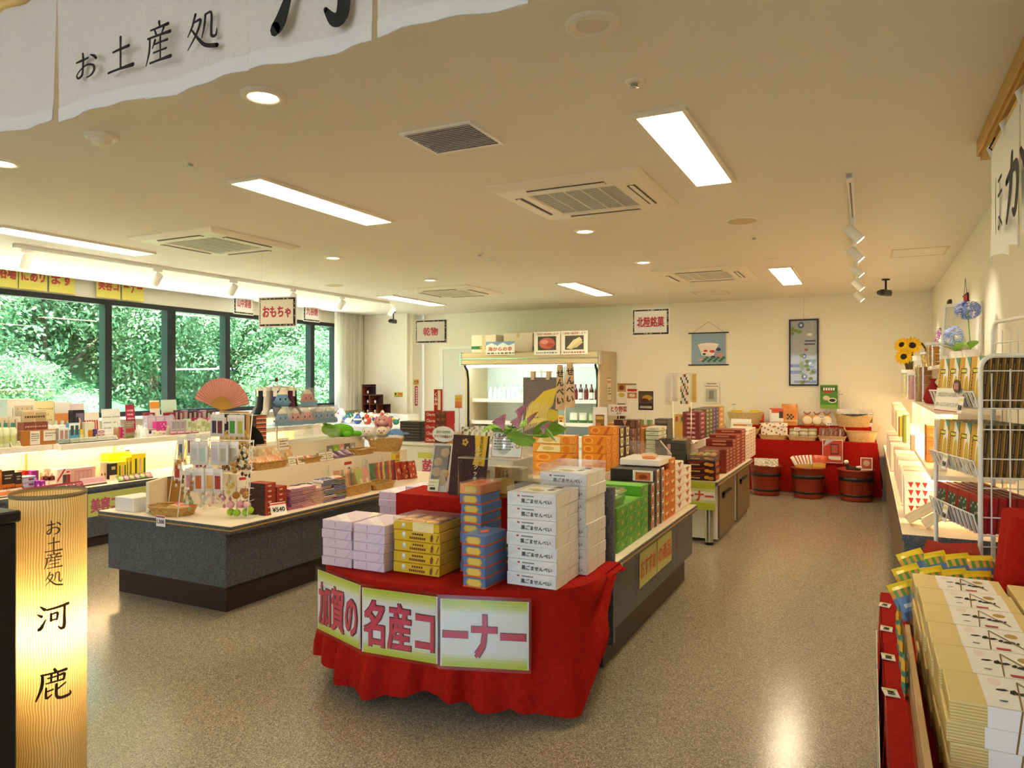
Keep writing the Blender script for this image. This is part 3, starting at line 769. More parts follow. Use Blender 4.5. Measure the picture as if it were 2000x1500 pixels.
# paper lantern and black chest by the entrance
M_paper = None
def lantern():
    m = bpy.data.materials.new("washi_paper"); m.use_nodes = True; nt = m.node_tree; bs = nt.nodes["Principled BSDF"]
    tc = nt.nodes.new("ShaderNodeTexCoord"); sp = nt.nodes.new("ShaderNodeSeparateXYZ"); nz = nt.nodes.new("ShaderNodeTexNoise"); nz.inputs["Scale"].default_value = 9; nz.inputs["Detail"].default_value = 1
    def mth(op, a, b): 
        n = nt.nodes.new("ShaderNodeMath"); n.operation = op
        for k, q in enumerate((a, b)):
            if isinstance(q, (int, float)): n.inputs[k].default_value = q
            elif q is not None: nt.links.new(q, n.inputs[k])
        return n.outputs[0]
    nt.links.new(tc.outputs["Object"], sp.inputs[0]); nt.links.new(tc.outputs["Object"], nz.inputs["Vector"])
    wv = mth('SINE', mth('ADD', mth('MULTIPLY', mth('ARCTAN2', sp.outputs[1], sp.outputs[0]), 85), mth('MULTIPLY', nz.outputs["Fac"], 16)), None)
    r = nt.nodes.new("ShaderNodeValToRGB"); r.color_ramp.elements[0].color = (*lin('#cdb074'), 1); r.color_ramp.elements[1].color = (*lin('#f1dfae'), 1); r.color_ramp.elements[1].position = .3
    nt.links.new(wv, r.inputs[0]); nt.links.new(r.outputs[0], bs.inputs[0])
    bs.inputs["Roughness"].default_value = .8
    tr = nt.nodes.new("ShaderNodeBsdfTranslucent"); mx = nt.nodes.new("ShaderNodeMixShader"); mx.inputs[0].default_value = .45
    nt.links.new(r.outputs[0], tr.inputs[0]); nt.links.new(bs.outputs[0], mx.inputs[1]); nt.links.new(tr.outputs[0], mx.inputs[2]); nt.links.new(mx.outputs[0], nt.nodes["Material Output"].inputs[0])
    t = thing("paper_lantern", "tall glowing cylindrical paper floor lantern with brush lettering at lower left", "lantern", (-2.8, 1.69, 0))
    B().lathe([(.125, .03), (.126, .6), (.126, 1.125)], 40, (0, 0, 0), m).obj("paper_shade", t)
    B().lathe([(.127, 1.112), (.129, 1.12), (.127, 1.128), (.123, 1.12), (.127, 1.112)], 40, (0, 0, 0), mat('#8d7b54', .6)).obj("top_rim", t)
    B().lathe([(.13, 0), (.13, .03), (.001, .03)], 30, (0, 0, 0), M_black).obj("base", t)
    B().tube([(0, 0, .03), (0, 0, .5)], .008, 8, M_black).obj("stem", t)
    B().ball((0, 0, .62), (.03, .03, .05), 14, lamp_mat("lantern_bulb", (1, .78, .42), 40)).obj("bulb", t)
    return t
LAN = lantern()
t = thing("black_chest", "black lacquered chest with padlock at the left edge beside the lantern", "chest", (0, 0, 0))
B().box(-3.2, -2.64, 1.0, 1.486, 0, 1.06, M_black, ch=.006).obj("body", t)
B().box(-3.21, -2.63, .99, 1.496, 1.06, 1.1, M_black, ch=.006).obj("lid", t)
B().box(-2.64, -2.632, 1.2, 1.26, .93, .98, mat('#5b4d33', .35, metal=.8)).obj("hasp", t)
B().box(-2.634, -2.618, 1.205, 1.255, .87, .925, mat('#4a4030', .35, metal=.8), ch=.004).tube([(-2.626, 1.215, .92), (-2.626, 1.215, .945), (-2.626, 1.245, .945), (-2.626, 1.245, .92)], .005, 6, mat('#4a4030', .35, metal=.8)).obj("padlock", t)
# ---------------------------------------------------------------- brush lettering: strokes of varying width
# each stroke is a list of (x, y, half-width) in a unit cell, y up
BR = {
 'お': [[(.1, .68, .03), (.3, .7, .05), (.58, .74, .035)], [(.36, .95, .035), (.38, .75, .045), (.37, .45, .04), (.33, .18, .05), (.18, .1, .045), (.12, .22, .03), (.3, .4, .03), (.55, .5, .035), (.78, .42, .045), (.82, .25, .05), (.7, .1, .04), (.52, .05, .02)], [(.68, .82, .025), (.82, .74, .05), (.9, .64, .045)]],
 '土': [[(.2, .62, .03), (.45, .65, .04), (.82, .68, .045)], [(.5, .98, .045), (.5, .6, .04), (.5, .12, .04)], [(.02, .08, .035), (.4, .11, .035), (.98, .13, .06)]],
 '産': [[(.5, 1.0, .045), (.52, .9, .03)], [(.18, .85, .025), (.5, .87, .03), (.84, .89, .045)], [(.34, .82, .03), (.4, .7, .035)], [(.68, .84, .04), (.6, .7, .025)], [(.08, .66, .03), (.5, .68, .03), (.92, .69, .045)], [(.16, .66, .035), (.14, .35, .04), (.02, .02, .02)], [(.36, .58, .04), (.26, .4, .02)], [(.32, .48, .025), (.6, .5, .025), (.82, .51, .035)], [(.3, .28, .025), (.6, .3, .025), (.78, .31, .03)], [(.56, .62, .035), (.56, .3, .03), (.56, .08, .03)], [(.18, .05, .03), (.5, .07, .03), (.95, .09, .05)]],
 '処': [[(.3, .97, .04), (.2, .7, .035), (.06, .48, .02)], [(.26, .78, .025), (.46, .8, .04), (.34, .5, .035), (.06, .15, .015)], [(.2, .6, .025), (.4, .35, .04), (.62, .16, .05), (.98, .08, .055)], [(.62, .9, .035), (.58, .6, .035), (.5, .35, .015)], [(.6, .88, .025), (.8, .9, .035), (.8, .5, .04), (.82, .34, .04), (.94, .33, .035), (.97, .48, .015)]],
 '河': [[(.1, .95, .03), (.22, .84, .06)], [(.0, .68, .025), (.12, .6, .055)], [(.04, .12, .055), (.12, .2, .06), (.26, .48, .02)], [(.3, .82, .04), (.6, .86, .045), (.98, .92, .06)], [(.42, .66, .04), (.42, .4, .045)], [(.42, .63, .03), (.62, .66, .045), (.6, .42, .035)], [(.42, .42, .03), (.58, .44, .03)], [(.86, .88, .045), (.85, .5, .05), (.84, .12, .065), (.74, .06, .05), (.64, .16, .02)]],
 '鹿': [[(.52, 1.0, .04), (.56, .92, .05)], [(.16, .86, .03), (.5, .88, .035), (.86, .9, .05)], [(.2, .86, .04), (.18, .5, .05), (.02, .06, .025)], [(.34, .74, .025), (.6, .76, .03), (.8, .78, .045), (.78, .6, .035)], [(.3, .58, .025), (.55, .6, .03), (.8, .61, .03)], [(.44, .84, .035), (.43, .6, .03)], [(.62, .84, .035), (.61, .6, .03)], [(.3, .44, .03), (.3, .12, .04), (.44, .2, .025)], [(.3, .32, .025), (.48, .36, .03)], [(.84, .48, .03), (.6, .34, .03)], [(.58, .5, .04), (.58, .14, .045), (.7, .04, .05), (.98, .06, .045), (.97, .18, .015)]],
 'ほ': [[(.12, .9, .03), (.08, .5, .045), (.12, .1, .035)], [(.4, .82, .025), (.85, .84, .03)], [(.38, .6, .025), (.88, .62, .03)], [(.64, .84, .035), (.64, .4, .035), (.56, .14, .04), (.4, .14, .03), (.5, .28, .02), (.9, .12, .03)]],
 'か': [[(.05, .68, .05), (.5, .76, .07), (.6, .5, .06), (.48, .1, .06), (.36, .16, .03)], [(.34, .98, .05), (.26, .5, .07), (.06, .08, .04)], [(.74, .85, .04), (.96, .58, .07)]],
}
def brush(b, ch, org, ux, uy, w, h, m, off=.001, wob=1.0):
    ux = Vector(ux); uy = Vector(uy); nn = ux.cross(uy); org = Vector(org)
    for si, st in enumerate(BR[ch]):
        pts = smooth([(x, y, r) for x, y, r in st], 5) if len(st) > 2 else [Vector(st[0]).lerp(Vector(st[1]), k / 4) for k in range(5)]
        Lf = []; Rt = []
        for i, p in enumerate(pts):
            d = (pts[min(i + 1, len(pts) - 1)] - pts[max(i - 1, 0)]); d.z = 0
            d = d.normalized() if d.length > 1e-6 else Vector((1, 0, 0)); n = Vector((-d.y, d.x, 0)); r = max(.008, p.z) * wob
            Lf.append(p + n * r); Rt.append(p - n * r)
        f = lambda p: org + ux * (p.x * w) + uy * (p.y * h) + nn * (off + si * .00015)
        n_ = len(pts)
        b.add([f(p) for p in Lf] + [f(p) for p in Rt], [(i, n_ + i, n_ + i + 1, i + 1) for i in range(n_ - 1)], m)
        for p, e in ((pts[0], 0), (pts[-1], 1)):
            r = max(.008, p.z) * wob
            b.add([f(Vector((p.x + r * math.cos(k * math.pi / 4), p.y + r * math.sin(k * math.pi / 4), 0))) for k in range(8)], [tuple(range(8))], m)
M_ink = mat('#151312', .7)
# lettering on the lantern (faces the room entrance)
fd = Vector((2.8, -1.69, 0)).normalized(); a_l = math.atan2(fd.y, fd.x) + .12
def lantern_char(ch, zc, size):
    b = B(); brush(b, ch, (-size / 2, 0, zc - size / 2), (1, 0, 0), (0, 0, 1), size, size, mat('#4a3a24', .7), 0)
    out = B()
    vs = [(.1275 * math.cos(a_l + x / .1275), .1275 * math.sin(a_l + x / .1275), z) for x, y, z in b.v]
    out.mats = b.mats; out.v = vs; out.f = b.f; out.m = b.m; out.sm = b.sm
    out.obj("brush_lettering", LAN)
for ch, v, sz in (('お', 1037, .055), ('土', 1080, .055), ('産', 1093 + 15, .06), ('処', 1135, .058), ('河', 1207, .10), ('鹿', 1338, .115)):
    vv = {'お': 1030, '土': 1064, '産': 1094, '処': 1131, '河': 1206, '鹿': 1337}[ch]
    lantern_char(ch, CAM_H - (vv - 742) * 2.66 / FPX, sz)

# ---------------------------------------------------------------- entrance curtain (noren)
M_noren = ramp_mat("shaded_noren_cotton", "noise", 300, [(.3, '#cdc9c6'), (.7, '#d8d4d1')], rough=.9, spec=.05, translucent=.25)  # white cotton greyed: the curtain's shade is put into its colour
NY, NB, NTOP = 1.15, 2.215, 2.53
NR = thing("entrance_curtain", "white split entrance curtain with black brush lettering at the top left", "curtain", (0, 0, 0))
B().tube([(-4.0, NY, 2.565), (.7, NY, 2.565)], .016, 10, M_bamboo).obj("pole", NR)
pw = .333; first = -.533
for k in range(-4, 9):
    xa = first - pw * k; xb = xa + pw - .004
    if xa < -4: continue
    def pf(u, v, xa=xa, xb=xb, k=k):
        amp = .012 if xa < -2.15 else .006
        return (xa + (xb - xa) * u, NY + amp * math.sin(u * 6.3 + k * 2.1) * (1 - v) + .004 * math.sin(u * 17 + k), NB + .006 * math.sin(u * 3 + k * 1.3) * (1 - v) + (2.6 - NB) * v)
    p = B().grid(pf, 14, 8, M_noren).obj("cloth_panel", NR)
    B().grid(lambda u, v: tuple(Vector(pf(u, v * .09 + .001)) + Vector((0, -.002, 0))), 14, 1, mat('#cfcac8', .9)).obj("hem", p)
def noren_char(ch, u0, v0, u1, v1, wob=1):
    p, q = aty(u0, v1, NY), aty(u1, v0, NY)
    w = q.x - p.x; h = aty((u0 + u1) / 2, v0, NY).z - aty((u0 + u1) / 2, v1, NY).z
    b = B(); brush(b, ch, (p.x, NY - .02, aty((u0 + u1) / 2, v1, NY).z), (1, 0, 0), (0, 0, 1), w, h, M_ink, 0, wob); b.obj("brush_lettering", NR)
noren_char('お', 160, 106, 208, 160); noren_char('土', 226, 78, 276, 148); noren_char('産', 300, 50, 352, 130); noren_char('処', 378, 30, 440, 110)
noren_char('河', 545, -165, 712, 72, 1.15)
# second curtain on the right under a wooden beam
bx = .53
M_honey = ramp_mat("honey_wood", "noise", 6, [(.3, "#b98a3e"), (.7, "#d0a253")], rough=.45, stretch=(10, 1, 10))
BM = tag(B().box(bx - .05, bx + .03, 1.2, 4.3, 2.67, 2.75, M_honey, ch=.004).box(bx - .035, bx + .015, 1.2, 4.28, 2.645, 2.67, M_honey).obj("wooden_beam"), "honey-coloured wooden beam on the ceiling at the right edge", "beam")
M_noren = ramp_mat("bright_cotton", "noise", 300, [(.3, "#efece7"), (.7, "#f7f5f1")], rough=.9, spec=.05, translucent=.25)  # brighter copy of the white cotton, so this curtain reads as lit
N2 = thing("hanging_curtain", "white cotton curtain with black brush lettering under the wooden beam", "curtain", (0, 0, 0))
B().tube([(bx - .02, 1.3, 2.6), (bx - .02, 3.95, 2.6)], .017, 10, M_bamboo).obj("pole", N2)
for k in range(7):
    ya = 3.93 - .36 * k; yb = ya - .35
    def pf(u, v, ya=ya, yb=yb, k=k):
        return (bx - .035 - .02 * math.sin(u * 5 + k * 1.7) * (1 - v) , ya + (yb - ya) * u + (.05 * (1 - v) if k == 0 else 0) * (1 - u) * -1, 2.06 + .03 * math.sin(u * 3.1 + k) * (1 - v) + (2.585 - 2.06) * v)
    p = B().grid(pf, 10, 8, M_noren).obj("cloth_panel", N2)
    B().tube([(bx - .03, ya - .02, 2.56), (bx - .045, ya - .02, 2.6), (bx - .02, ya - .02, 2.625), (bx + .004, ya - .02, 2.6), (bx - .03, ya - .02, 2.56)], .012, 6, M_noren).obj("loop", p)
B().tube([(bx - .02, 3.9, 2.66), (bx - .03, 3.9, 2.63), (bx - .045, 3.9, 2.6), (bx - .02, 3.9, 2.575), (bx + .003, 3.9, 2.6)], .004, 6, M_black).obj("hook", N2)
def n2_char(ch, y0, y1, z0, z1, wob=1):
    b = B(); brush(b, ch, (bx - .065, y0, z0), (0, -1, 0), (0, 0, 1), y0 - y1, z1 - z0, M_ink, 0, wob); b.obj("brush_lettering", N2)
n2_char('ほ', 3.58, 3.38, 2.13, 2.4); n2_char('か', 3.32, 2.9, 2.13, 2.38, 1.2)
# ---------------------------------------------------------------- builders for goods
class Kind:
    """one kind of goods: a main mesh (or an Empty with named parts); place() makes an individual"""
    def __init__(s, name, cat, group, parts): s.name, s.cat, s.group, s.parts = name, cat, group, parts
    def place(s, label, loc, rz=0, sc=None):
        if len(s.parts) == 1: o = put(s.name, s.parts[0][1], None, loc, rz)
        else:
            o = put(s.name, None, None, loc, rz)
            for n, me in s.parts: put(n, me, o)
        if sc: o.scale = sc
        return tag(o, label, s.cat, s.group)
def mesh_of(b, name="part"):
    me = bpy.data.meshes.new(name); me.from_pydata(b.v, [], b.f)
    for m in b.mats: me.materials.append(m)
    me.polygons.foreach_set("material_index", b.m); me.polygons.foreach_set("use_smooth", b.sm); me.update(); return me
def face_art(b, w, d, h, arts, z0=0):
    for f, items in arts.items():
        if f == '-y': b.art(w, h, items, (0, -d / 2, z0 + h / 2), (1, 0, 0), (0, 0, 1))
        elif f == '+y': b.art(w, h, items, (0, d / 2, z0 + h / 2), (-1, 0, 0), (0, 0, 1))
        elif f == '+x': b.art(d, h, items, (w / 2, 0, z0 + h / 2), (0, 1, 0), (0, 0, 1))
        elif f == '-x': b.art(d, h, items, (-w / 2, 0, z0 + h / 2), (0, -1, 0), (0, 0, 1))
        else: b.art(w, d, items, (0, 0, z0 + h), (1, 0, 0), (0, 1, 0))
def boxmesh(w, d, h, m, arts=None, ch=.003, faces=None, extra=None):
    b = B().box(-w / 2, w / 2, -d / 2, d / 2, 0, h, m if not isinstance(m, str) else mat(m, .5), faces={k: (mat(c, .5) if isinstance(c, str) else c) for k, c in (faces or {}).items()}, ch=ch)
    if extra: extra(b)
    face_art(b, w, d, h, arts or {})
    return mesh_of(b)
def boxkind(name, cat, group, w, d, h, m, arts=None, ch=.003, faces=None, extra=None):
    k = Kind(name, cat, group, [("box", boxmesh(w, d, h, m, arts, ch, faces, extra))]); k.w, k.d, k.h = w, d, h
    return k
def stack(k, x, y, z, n, what, rz=0, jit=.004, dz=None):
    """n boxes one on another; what: description used in every label"""
    for i in range(n):
        k.place("%s, %s" % (what[0] if isinstance(what, tuple) else what, ("%s box " % level(i, n) if n > 1 else "") + (what[1] if isinstance(what, tuple) else "of its stack")), (x + rnd.uniform(-jit, jit), y + rnd.uniform(-jit, jit), z + i * (dz or k.h + .0006)), rz + rnd.uniform(-.012, .012))
def card(label, w, h, items, loc, rz=0, tilt=0, bg='#f4f1ea', th=.003, cat="sign", name="display_card", border=None, back=None, stand=None, group=None):
    """upright flat card facing -y (before rz), base at loc, leaning back by tilt"""
    b = B().box(-w / 2, w / 2, -th / 2, th / 2, 0, h, mat(bg, .5))
    its = list(items)
    if border: its = [('r', 0, 0, 1, 1, border), ('r', 0, 0, 1 - .05 * h / w, .95, bg)] + its
    b.art(w, h, its, (0, -th / 2, h / 2), (1, 0, 0), (0, 0, 1))
    o = b.obj(name, None, loc, (-tilt, 0, rz))
    tag(o, label, cat, group)
    if stand: stand(o)
    return o
def easel(o_h): 
    def f(o):
        B().box(-.004, .004, .002, .05, 0, o_h, M_acryl).obj("stand_leg", o)
    return f
def pouchmesh(w, h, t, colfn, nu=8, nv=10, seal=.06):
    """pillow pack standing up, facing -y; colfn(u, v) gives the colour of each cell of the front"""
    b = B()
    def prof(u, v):
        a = max(0, min(1, (v - seal) / .12)) * max(0, min(1, (1 - seal - v) / .12)); e = math.sin(math.pi * max(.0, min(1, u))) ** .6
        return t / 2 * a * e + .0012
    for sgn in (-1, 1):
        for j in range(nv):
            for i in range(nu):
                q = [(i / nu, j / nv), ((i + 1) / nu, j / nv), ((i + 1) / nu, (j + 1) / nv), (i / nu, (j + 1) / nv)]
                vs = [((u - .5) * w, sgn * prof(u, v), v * h) for u, v in q]
                if sgn > 0: vs.reverse()
                b.add(vs, [(0, 1, 2, 3)], mat(colfn((i + .5) / nu, (j + .5) / nv), .3, spec=.6), True)
    return mesh_of(b)
def bottlemesh(r, h, neck=.35, m=None, shoulder=.7):
    return mesh_of(B().lathe([(r * .9, 0), (r, .01), (r, h * shoulder), (r * .75, h * (shoulder + .1)), (r * neck, h * (shoulder + .17)), (r * neck, h * .93)], 16, (0, 0, 0), m, cap=True))
M_wick = ramp_mat("wicker", "noise", 60, [(.3, '#b0833f'), (.7, '#d6ad66')], rough=.6)
M_wick2 = ramp_mat("pale_wicker", "noise", 60, [(.3, '#bd9c62'), (.7, '#dcc08a')], rough=.6)
def basket(label, cx, cy, z, w, d, h, rz=0, flare=1.15, round_=.35, m=None, handles=False, wavy=0, name="wicker_basket"):
    m = m or M_wick
    t = thing(name, label, "basket", (cx, cy, z), rz)
    def outline(a, k):
        p = 2 / max(.12, round_) if round_ < 1 else 2
        c, s = math.cos(a), math.sin(a)
        r = (abs(c) ** p + abs(s) ** p) ** (-1 / p)
        return r * c * w / 2 * k, r * s * d / 2 * k
    nv = max(4, int(h / .014)); nu = 56
    def rimz(a): return h + wavy * (math.cos(a) ** 2 * .5 + .5 * abs(math.cos(a)) - .25) if wavy else h
    def fn(u, v):
        a = u * 2 * math.pi; k = (1 + (flare - 1) * v) / flare
        wv = .0025 * (1 if (int(round(u * nu)) // 2 + int(round(v * nv))) % 2 else -1)
        x, y = outline(a, k); L_ = math.hypot(x, y); return (x * (1 + wv / L_), y * (1 + wv / L_), .004 + v * (rimz(a) - .004))
    B().grid(fn, nu, nv, m).obj("woven_side", t)
    B().prism([outline(2 * math.pi * i / 28, 1 / flare) for i in range(28)], 0, .006, m).obj("woven_base", t)
    B().tube([(outline(2 * math.pi * i / 40, 1)[0], outline(2 * math.pi * i / 40, 1)[1], rimz(2 * math.pi * i / 40)) for i in range(41)], .006, 6, m, cap=False).obj("rim", t)
    if handles:
        for s in (-1, 1):
            B().tube([(s * w / 2, -d * .2, h), (s * (w / 2 + .02), -d * .12, h + .05), (s * (w / 2 + .025), 0, h + .065), (s * (w / 2 + .02), d * .12, h + .05), (s * w / 2, d * .2, h)], .006, 6, m).obj("handle", t)
    return t
def film_cover(parent, w, d, h, z=0):
    B().box(-w / 2, w / 2, -d / 2, d / 2, z, z + h, M_film).obj("clear_cover", parent)
def price(label, loc, rz=0, w=.05, h=.032, tilt=.5, txt='¥540', bg='#f7f4ee', name="price_card", strip='#d8432f'):
    return card(label, w, h, [('r', 0, .38, 1, .12, strip), ('t', txt, 0, -.08, .4, '#222222', .02)], loc, rz, tilt, bg, .002, "price card", name, group="price cards")

def bars(cx, cy, w, n, c, step=.12, th=.035):
    """rows of writing too small to read: broken ink dashes"""
    out = []; r = random.Random(int(cx * 1000) + n * 7 + int(cy * 991))
    for i in range(n):
        x = cx - w / 2; end = cx + w / 2 - (r.uniform(0, w * .35) if i % 2 else 0)
        while x < end:
            l = w * r.uniform(.05, .13); out.append(('r', x + l / 2, cy - i * step, l, th * r.uniform(.7, 1.3), c)); x += l + w * .035
    return out
def vbars(cx, cy, h, c, w=.05): return [('r', cx, cy + h / 2 - (i + .5) * h / 7, w, h / 7 * .62, c) for i in range(7)]
def dots(cx, cy, w, n, c, h=.09): return [('r', cx + w * (i + .5) / n, cy, w / n * .7, h, c) for i in range(n)]

# ---------------------------------------------------------------- goods on the red-clothed bow-front table
TZ = T0 + .0055
def lav_art():
    lines = [('p', [(.28, -.42), (.3, -.42), (.46, .4), (.44, .4)], '#b9a6bb'), ('p', [(.3, -.42), (.46, .1), (.45, .14), (.29, -.38)], '#c3b2c4'), ('r', -.05, .0, .012, .42, '#8d6f92'), ('e', -.05, .25, .03, .12, '#7b5c86'), ('r', -.4, .1, .02, .3, '#e9dfe6'), ('r', -.4, -.2, .02, .12, '#e9dfe6')]
    return lines
k_lav = boxkind("gift_box", "gift box", "lavender wrapped gift boxes", .19, .27, .0455, '#d9c6d8', {'-y': lav_art(), '+x': [('p', [(-.4, -.5), (-.1, -.5), (.2, .5), (-.1, .5)], '#e2d2e0'), ('r', .3, 0, .1, 1, '#e8dcae')], '+z': [('p', [(-.5, -.1), (.2, -.5), (.5, -.5), (-.5, .2)], '#e6dbe6'), ('p', [(.1, .5), (.5, .0), (.5, .3), (.3, .5)], '#eae2c8')]})
p = atz(627, 1102, TZ)
stack(k_lav, p.x + .1, p.y + .14, TZ, 5, ("lavender wrapped gift box", "of the front corner stack on the red cloth"))
stack(k_lav, p.x + .298, p.y + .135, TZ, 5, ("lavender wrapped gift box", "of the stack next to the yellow boxes"))
stack(k_lav, -2.66, 3.83, .577, 6, ("lavender wrapped gift box", "of the rear stack beside the left island"))
stack(k_lav, -2.46, 3.83, .577, 7, ("lavender wrapped gift box", "of the taller rear stack by the red riser"))
y_front = [('r', 0, 0, 1, .9, '#d9b21f'), ('e', -.28, .05, .1, .6, '#b9c7a0'), ('e', -.28, .15, .06, .36, '#f1ede0'), *dots(-.1, .2, .25, 5, '#6b3414', .2), *dots(-.16, -.16, .36, 8, '#6b3414', .22), ('p', [(.3, -.35), (.34, -.35), (.36, .1), (.34, .35), (.3, .1)], '#7a4a1a'), ('p', [(.42, -.3), (.44, -.3), (.49, .3), (.47, .3)], '#8a5a1e')]
k_yel = boxkind("gift_box", "gift box", "gold wrapped cake boxes", .265, .2, .052, mat('#c8981f', .22, spec=.7), {'-y': y_front, '+z': [('r', 0, 0, .3, 1, '#e3c24a'), *dots(-.12, 0, .24, 4, '#6b3414', .1)]}, ch=.004)
p, q = atz(757, 1116, TZ), atz(870, 1127, TZ)
yx, yy = (p.x + q.x) / 2, (p.y + q.y) / 2 + .1
stack(k_yel, yx, yy, TZ, 4, ("shiny gold wrapped cake box", "of the gold stack on the red cloth"), .0)
t = thing("sample_box", "gold cake box with clear lid and yellow band on top of the gold stack", "gift box", (yx, yy, TZ + 4 * .0526))
B().box(-.132, .132, -.1, .1, 0, .04, mat('#c8981f', .22, spec=.7), ch=.003).art(.264, .04, y_front[:3], (0, -.1, .02)).obj("tray", t)
B().box(-.02, .1, -.1012, -.1002, -.03, .04, mat('#f0dfa0', .4)).obj("paper_band", t)
for i in range(3): B().box(-.12 + i * .083, -.045 + i * .083, -.08, .08, .04, .048, mat('#8e3b1c', .4), ch=.003).art(.07, .15, [('e', 0, 0, .7, .5, '#d8a24a')], (-.083 + i * .083, 0, .048), (1, 0, 0), (0, 1, 0)).obj("wrapped_cake", t)
B().box(-.134, .134, -.102, .102, .041, .062, M_film).obj("clear_lid", t)
# blue and orange boxes
hexa = [(-.36, 0), (-.27, .36), (.27, .36), (.36, 0), (.27, -.36), (-.27, -.36)]
def bo_arts(lid): 
    return {'-y': ([] if lid else [('r', 0, -.42, 1, .16, '#d8541c')]) + [('p', hexa, '#caa23a'), ('p', [(x * .8, y * .8) for x, y in hexa], '#dfc15a')], '+x': [] if lid else [('r', 0, -.42, 1, .16, '#d8541c')], '+z': [('p', [(-.2, 0), (0, .22), (.2, 0), (0, -.2)], '#d8541c')]}
k_blu = boxkind("gift_box", "gift box", "blue and orange sweets boxes", .118, .2, .0475, mat('#5a78a8', .35), bo_arts(False))
k_org = boxkind("sample_box", "gift box", "blue and orange sweets boxes", .118, .2, .0475, mat('#e07a1e', .35), bo_arts(True))
p = atz(903, 1146, TZ)
stack(k_blu, p.x + .062, p.y + .105, TZ, 5, ("blue sweets box with gold hexagon", "of the short stack at the cloth's front"), -.03)
bx_, by_ = atz(876, 1127, TZ).x + .062, atz(876, 1127, TZ).y + .19
stack(k_blu, bx_, by_ + .02, TZ, 8, ("blue sweets box with gold hexagon", "of the tall stack behind the short one"), -.03)
o = k_org.place("orange sample box with gold hexagon topping the tall blue stack", (bx_, by_ + .02, TZ + 8 * .0481), -.03)
B().box(-.062, .062, -.103, .103, .0, .056, M_film).obj("clear_cover", o)
# white rice cracker boxes
wf = [('r', 0, 0, 1, .96, '#e9e7e4'), ('p', [(-.5, -.5), (-.28, 0), (-.5, .5)], '#dfdddb'), ('p', [(.5, -.5), (.3, .05), (.5, .5)], '#dfdddb'), ('r', -.27, .25, .05, .12, '#c7402f'), *dots(-.2, .25, .25, 8, '#555555'), ('t', '黒ごませんべい', .1, -.1, .34, '#16130f', .012, .62)]
ws = [('p', [(-.02, -.5), (.0, -.5), (.16, .5), (.14, .5)], '#c9c2b4'), ('p', [(-.5, -.5), (-.02, -.5), (-.3, .5), (-.5, .5)], '#efeae0')]
k_wht = boxkind("cracker_box", "gift box", "white wrapped rice cracker boxes", .245, .28, .0605, '#eeebe5', {'-y': wf, '+x': ws})
k_whs = boxkind("cracker_box", "gift box", "white wrapped rice cracker boxes", .245, .28, .0605, '#eeebe5', {'-y': wf, '+x': ws, '+z': [('r', 0, -.1, .7, .5, '#f2eede'), ('v', '黒ごま', .2, .1, .5, '#222222'), ('e', -.15, -.1, .25, .2, '#c8b96a'), ('e', -.02, -.2, .25, .2, '#b3a253')]})
p, q = atz(987, 1142, TZ), atz(1085, 1150, TZ)
wx, wy = p.x + .122, (p.y + q.y) / 2 + .142
stack(k_wht, wx, wy, TZ, 6, ("white rice cracker box", "of the front stack on red cloth"), .0)
o = k_whs.place("white rice cracker sample box under clear lid, topping the front stack", (wx, wy, TZ + 6 * .0611), 0)
B().box(-.124, .124, -.142, .142, .061, .085, M_film).obj("clear_lid", o)
wx2, wy2 = wx + .035, wy + .287
stack(k_wht, wx2, wy2 + .006, TZ, 7, ("white rice cracker box", "of the rear stack by dark end panel"), .0, .003)
o = k_whs.place("white rice cracker sample box under clear lid, topping the rear stack", (wx2, wy2 + .006, TZ + 7 * .0611), 0)
B().box(-.124, .124, -.142, .142, .061, .1, M_film).obj("clear_lid", o)
# the long banner of three sheets on the front of the cloth
def banner_sheet(lab, pa, pb, zt, hgt, tx, wid, cx=0):
    pa, pb = Vector(pa), Vector(pb); d = (pb - pa); w = d.length; a = math.atan2(d.y, d.x)
    t = thing("banner_sheet", lab, "banner", ((pa.x + pb.x) / 2, (pa.y + pb.y) / 2, zt - hgt), a, "laminated banner sheets on the red cloth")
    b = B().box(-w / 2, w / 2, -.001, .001, 0, hgt, mat('#f5f4f0', .4))
    grad = ['#c3d33c', '#ccd95a', '#d9e28a', '#e8edc0', '#f3f4ea']
    its = []
    for i, c in enumerate(grad): 
        for sg in (1, -1): its.append(('r', 0, sg * (.47 - i * .045), .97, .06, c))
    b.art(w, hgt, its, (0, -.001, hgt / 2)); b.obj("sheet", t)
    l = B().art(w, hgt, [('t', tx, cx, -.03, .66 if 'ナ' in tx else .74, '#6b2f33', .05, wid + .02)], (0, -.0035, hgt / 2)).art(w, hgt, [('t', tx, cx, -.03, .63 if 'ナ' in tx else .71, '#cf4459', .03, wid)], (0, -.0062, hgt / 2)); l.obj("lettering", t)
    B().box(-w / 2 - .012, w / 2 + .012, -.0085, -.0078, -.012, hgt + .02, clear_mat("sleeve_film", (.98, .98, .98), .06, .1)).obj("plastic_sleeve", t)
def edge_pt(x): 
    best = min(edge, key=lambda p: abs(p.x - x) + (5 if p.y > 3.2 else 0)); return best
A = [(-2.52, 2.87), (-2.145, 2.735), (-1.735, 2.76), (-1.345, 2.89)]
banner_sheet("banner sheet with three red characters at the left end of the red cloth", (*A[0], 0), (*A[1], 0), .585, .3, '加賀の', .9)
banner_sheet("banner sheet with three red characters in the middle of the red cloth", (A[1][0] + .012, A[1][1] - .002, 0), (*A[2], 0), .578, .3, '名産コ', .93)
banner_sheet("banner sheet with cross-like red character at the right end of the red cloth", (A[2][0] + .012, A[2][1] + .004, 0), (*A[3], 0), .572, .3, 'ーナー', .93)
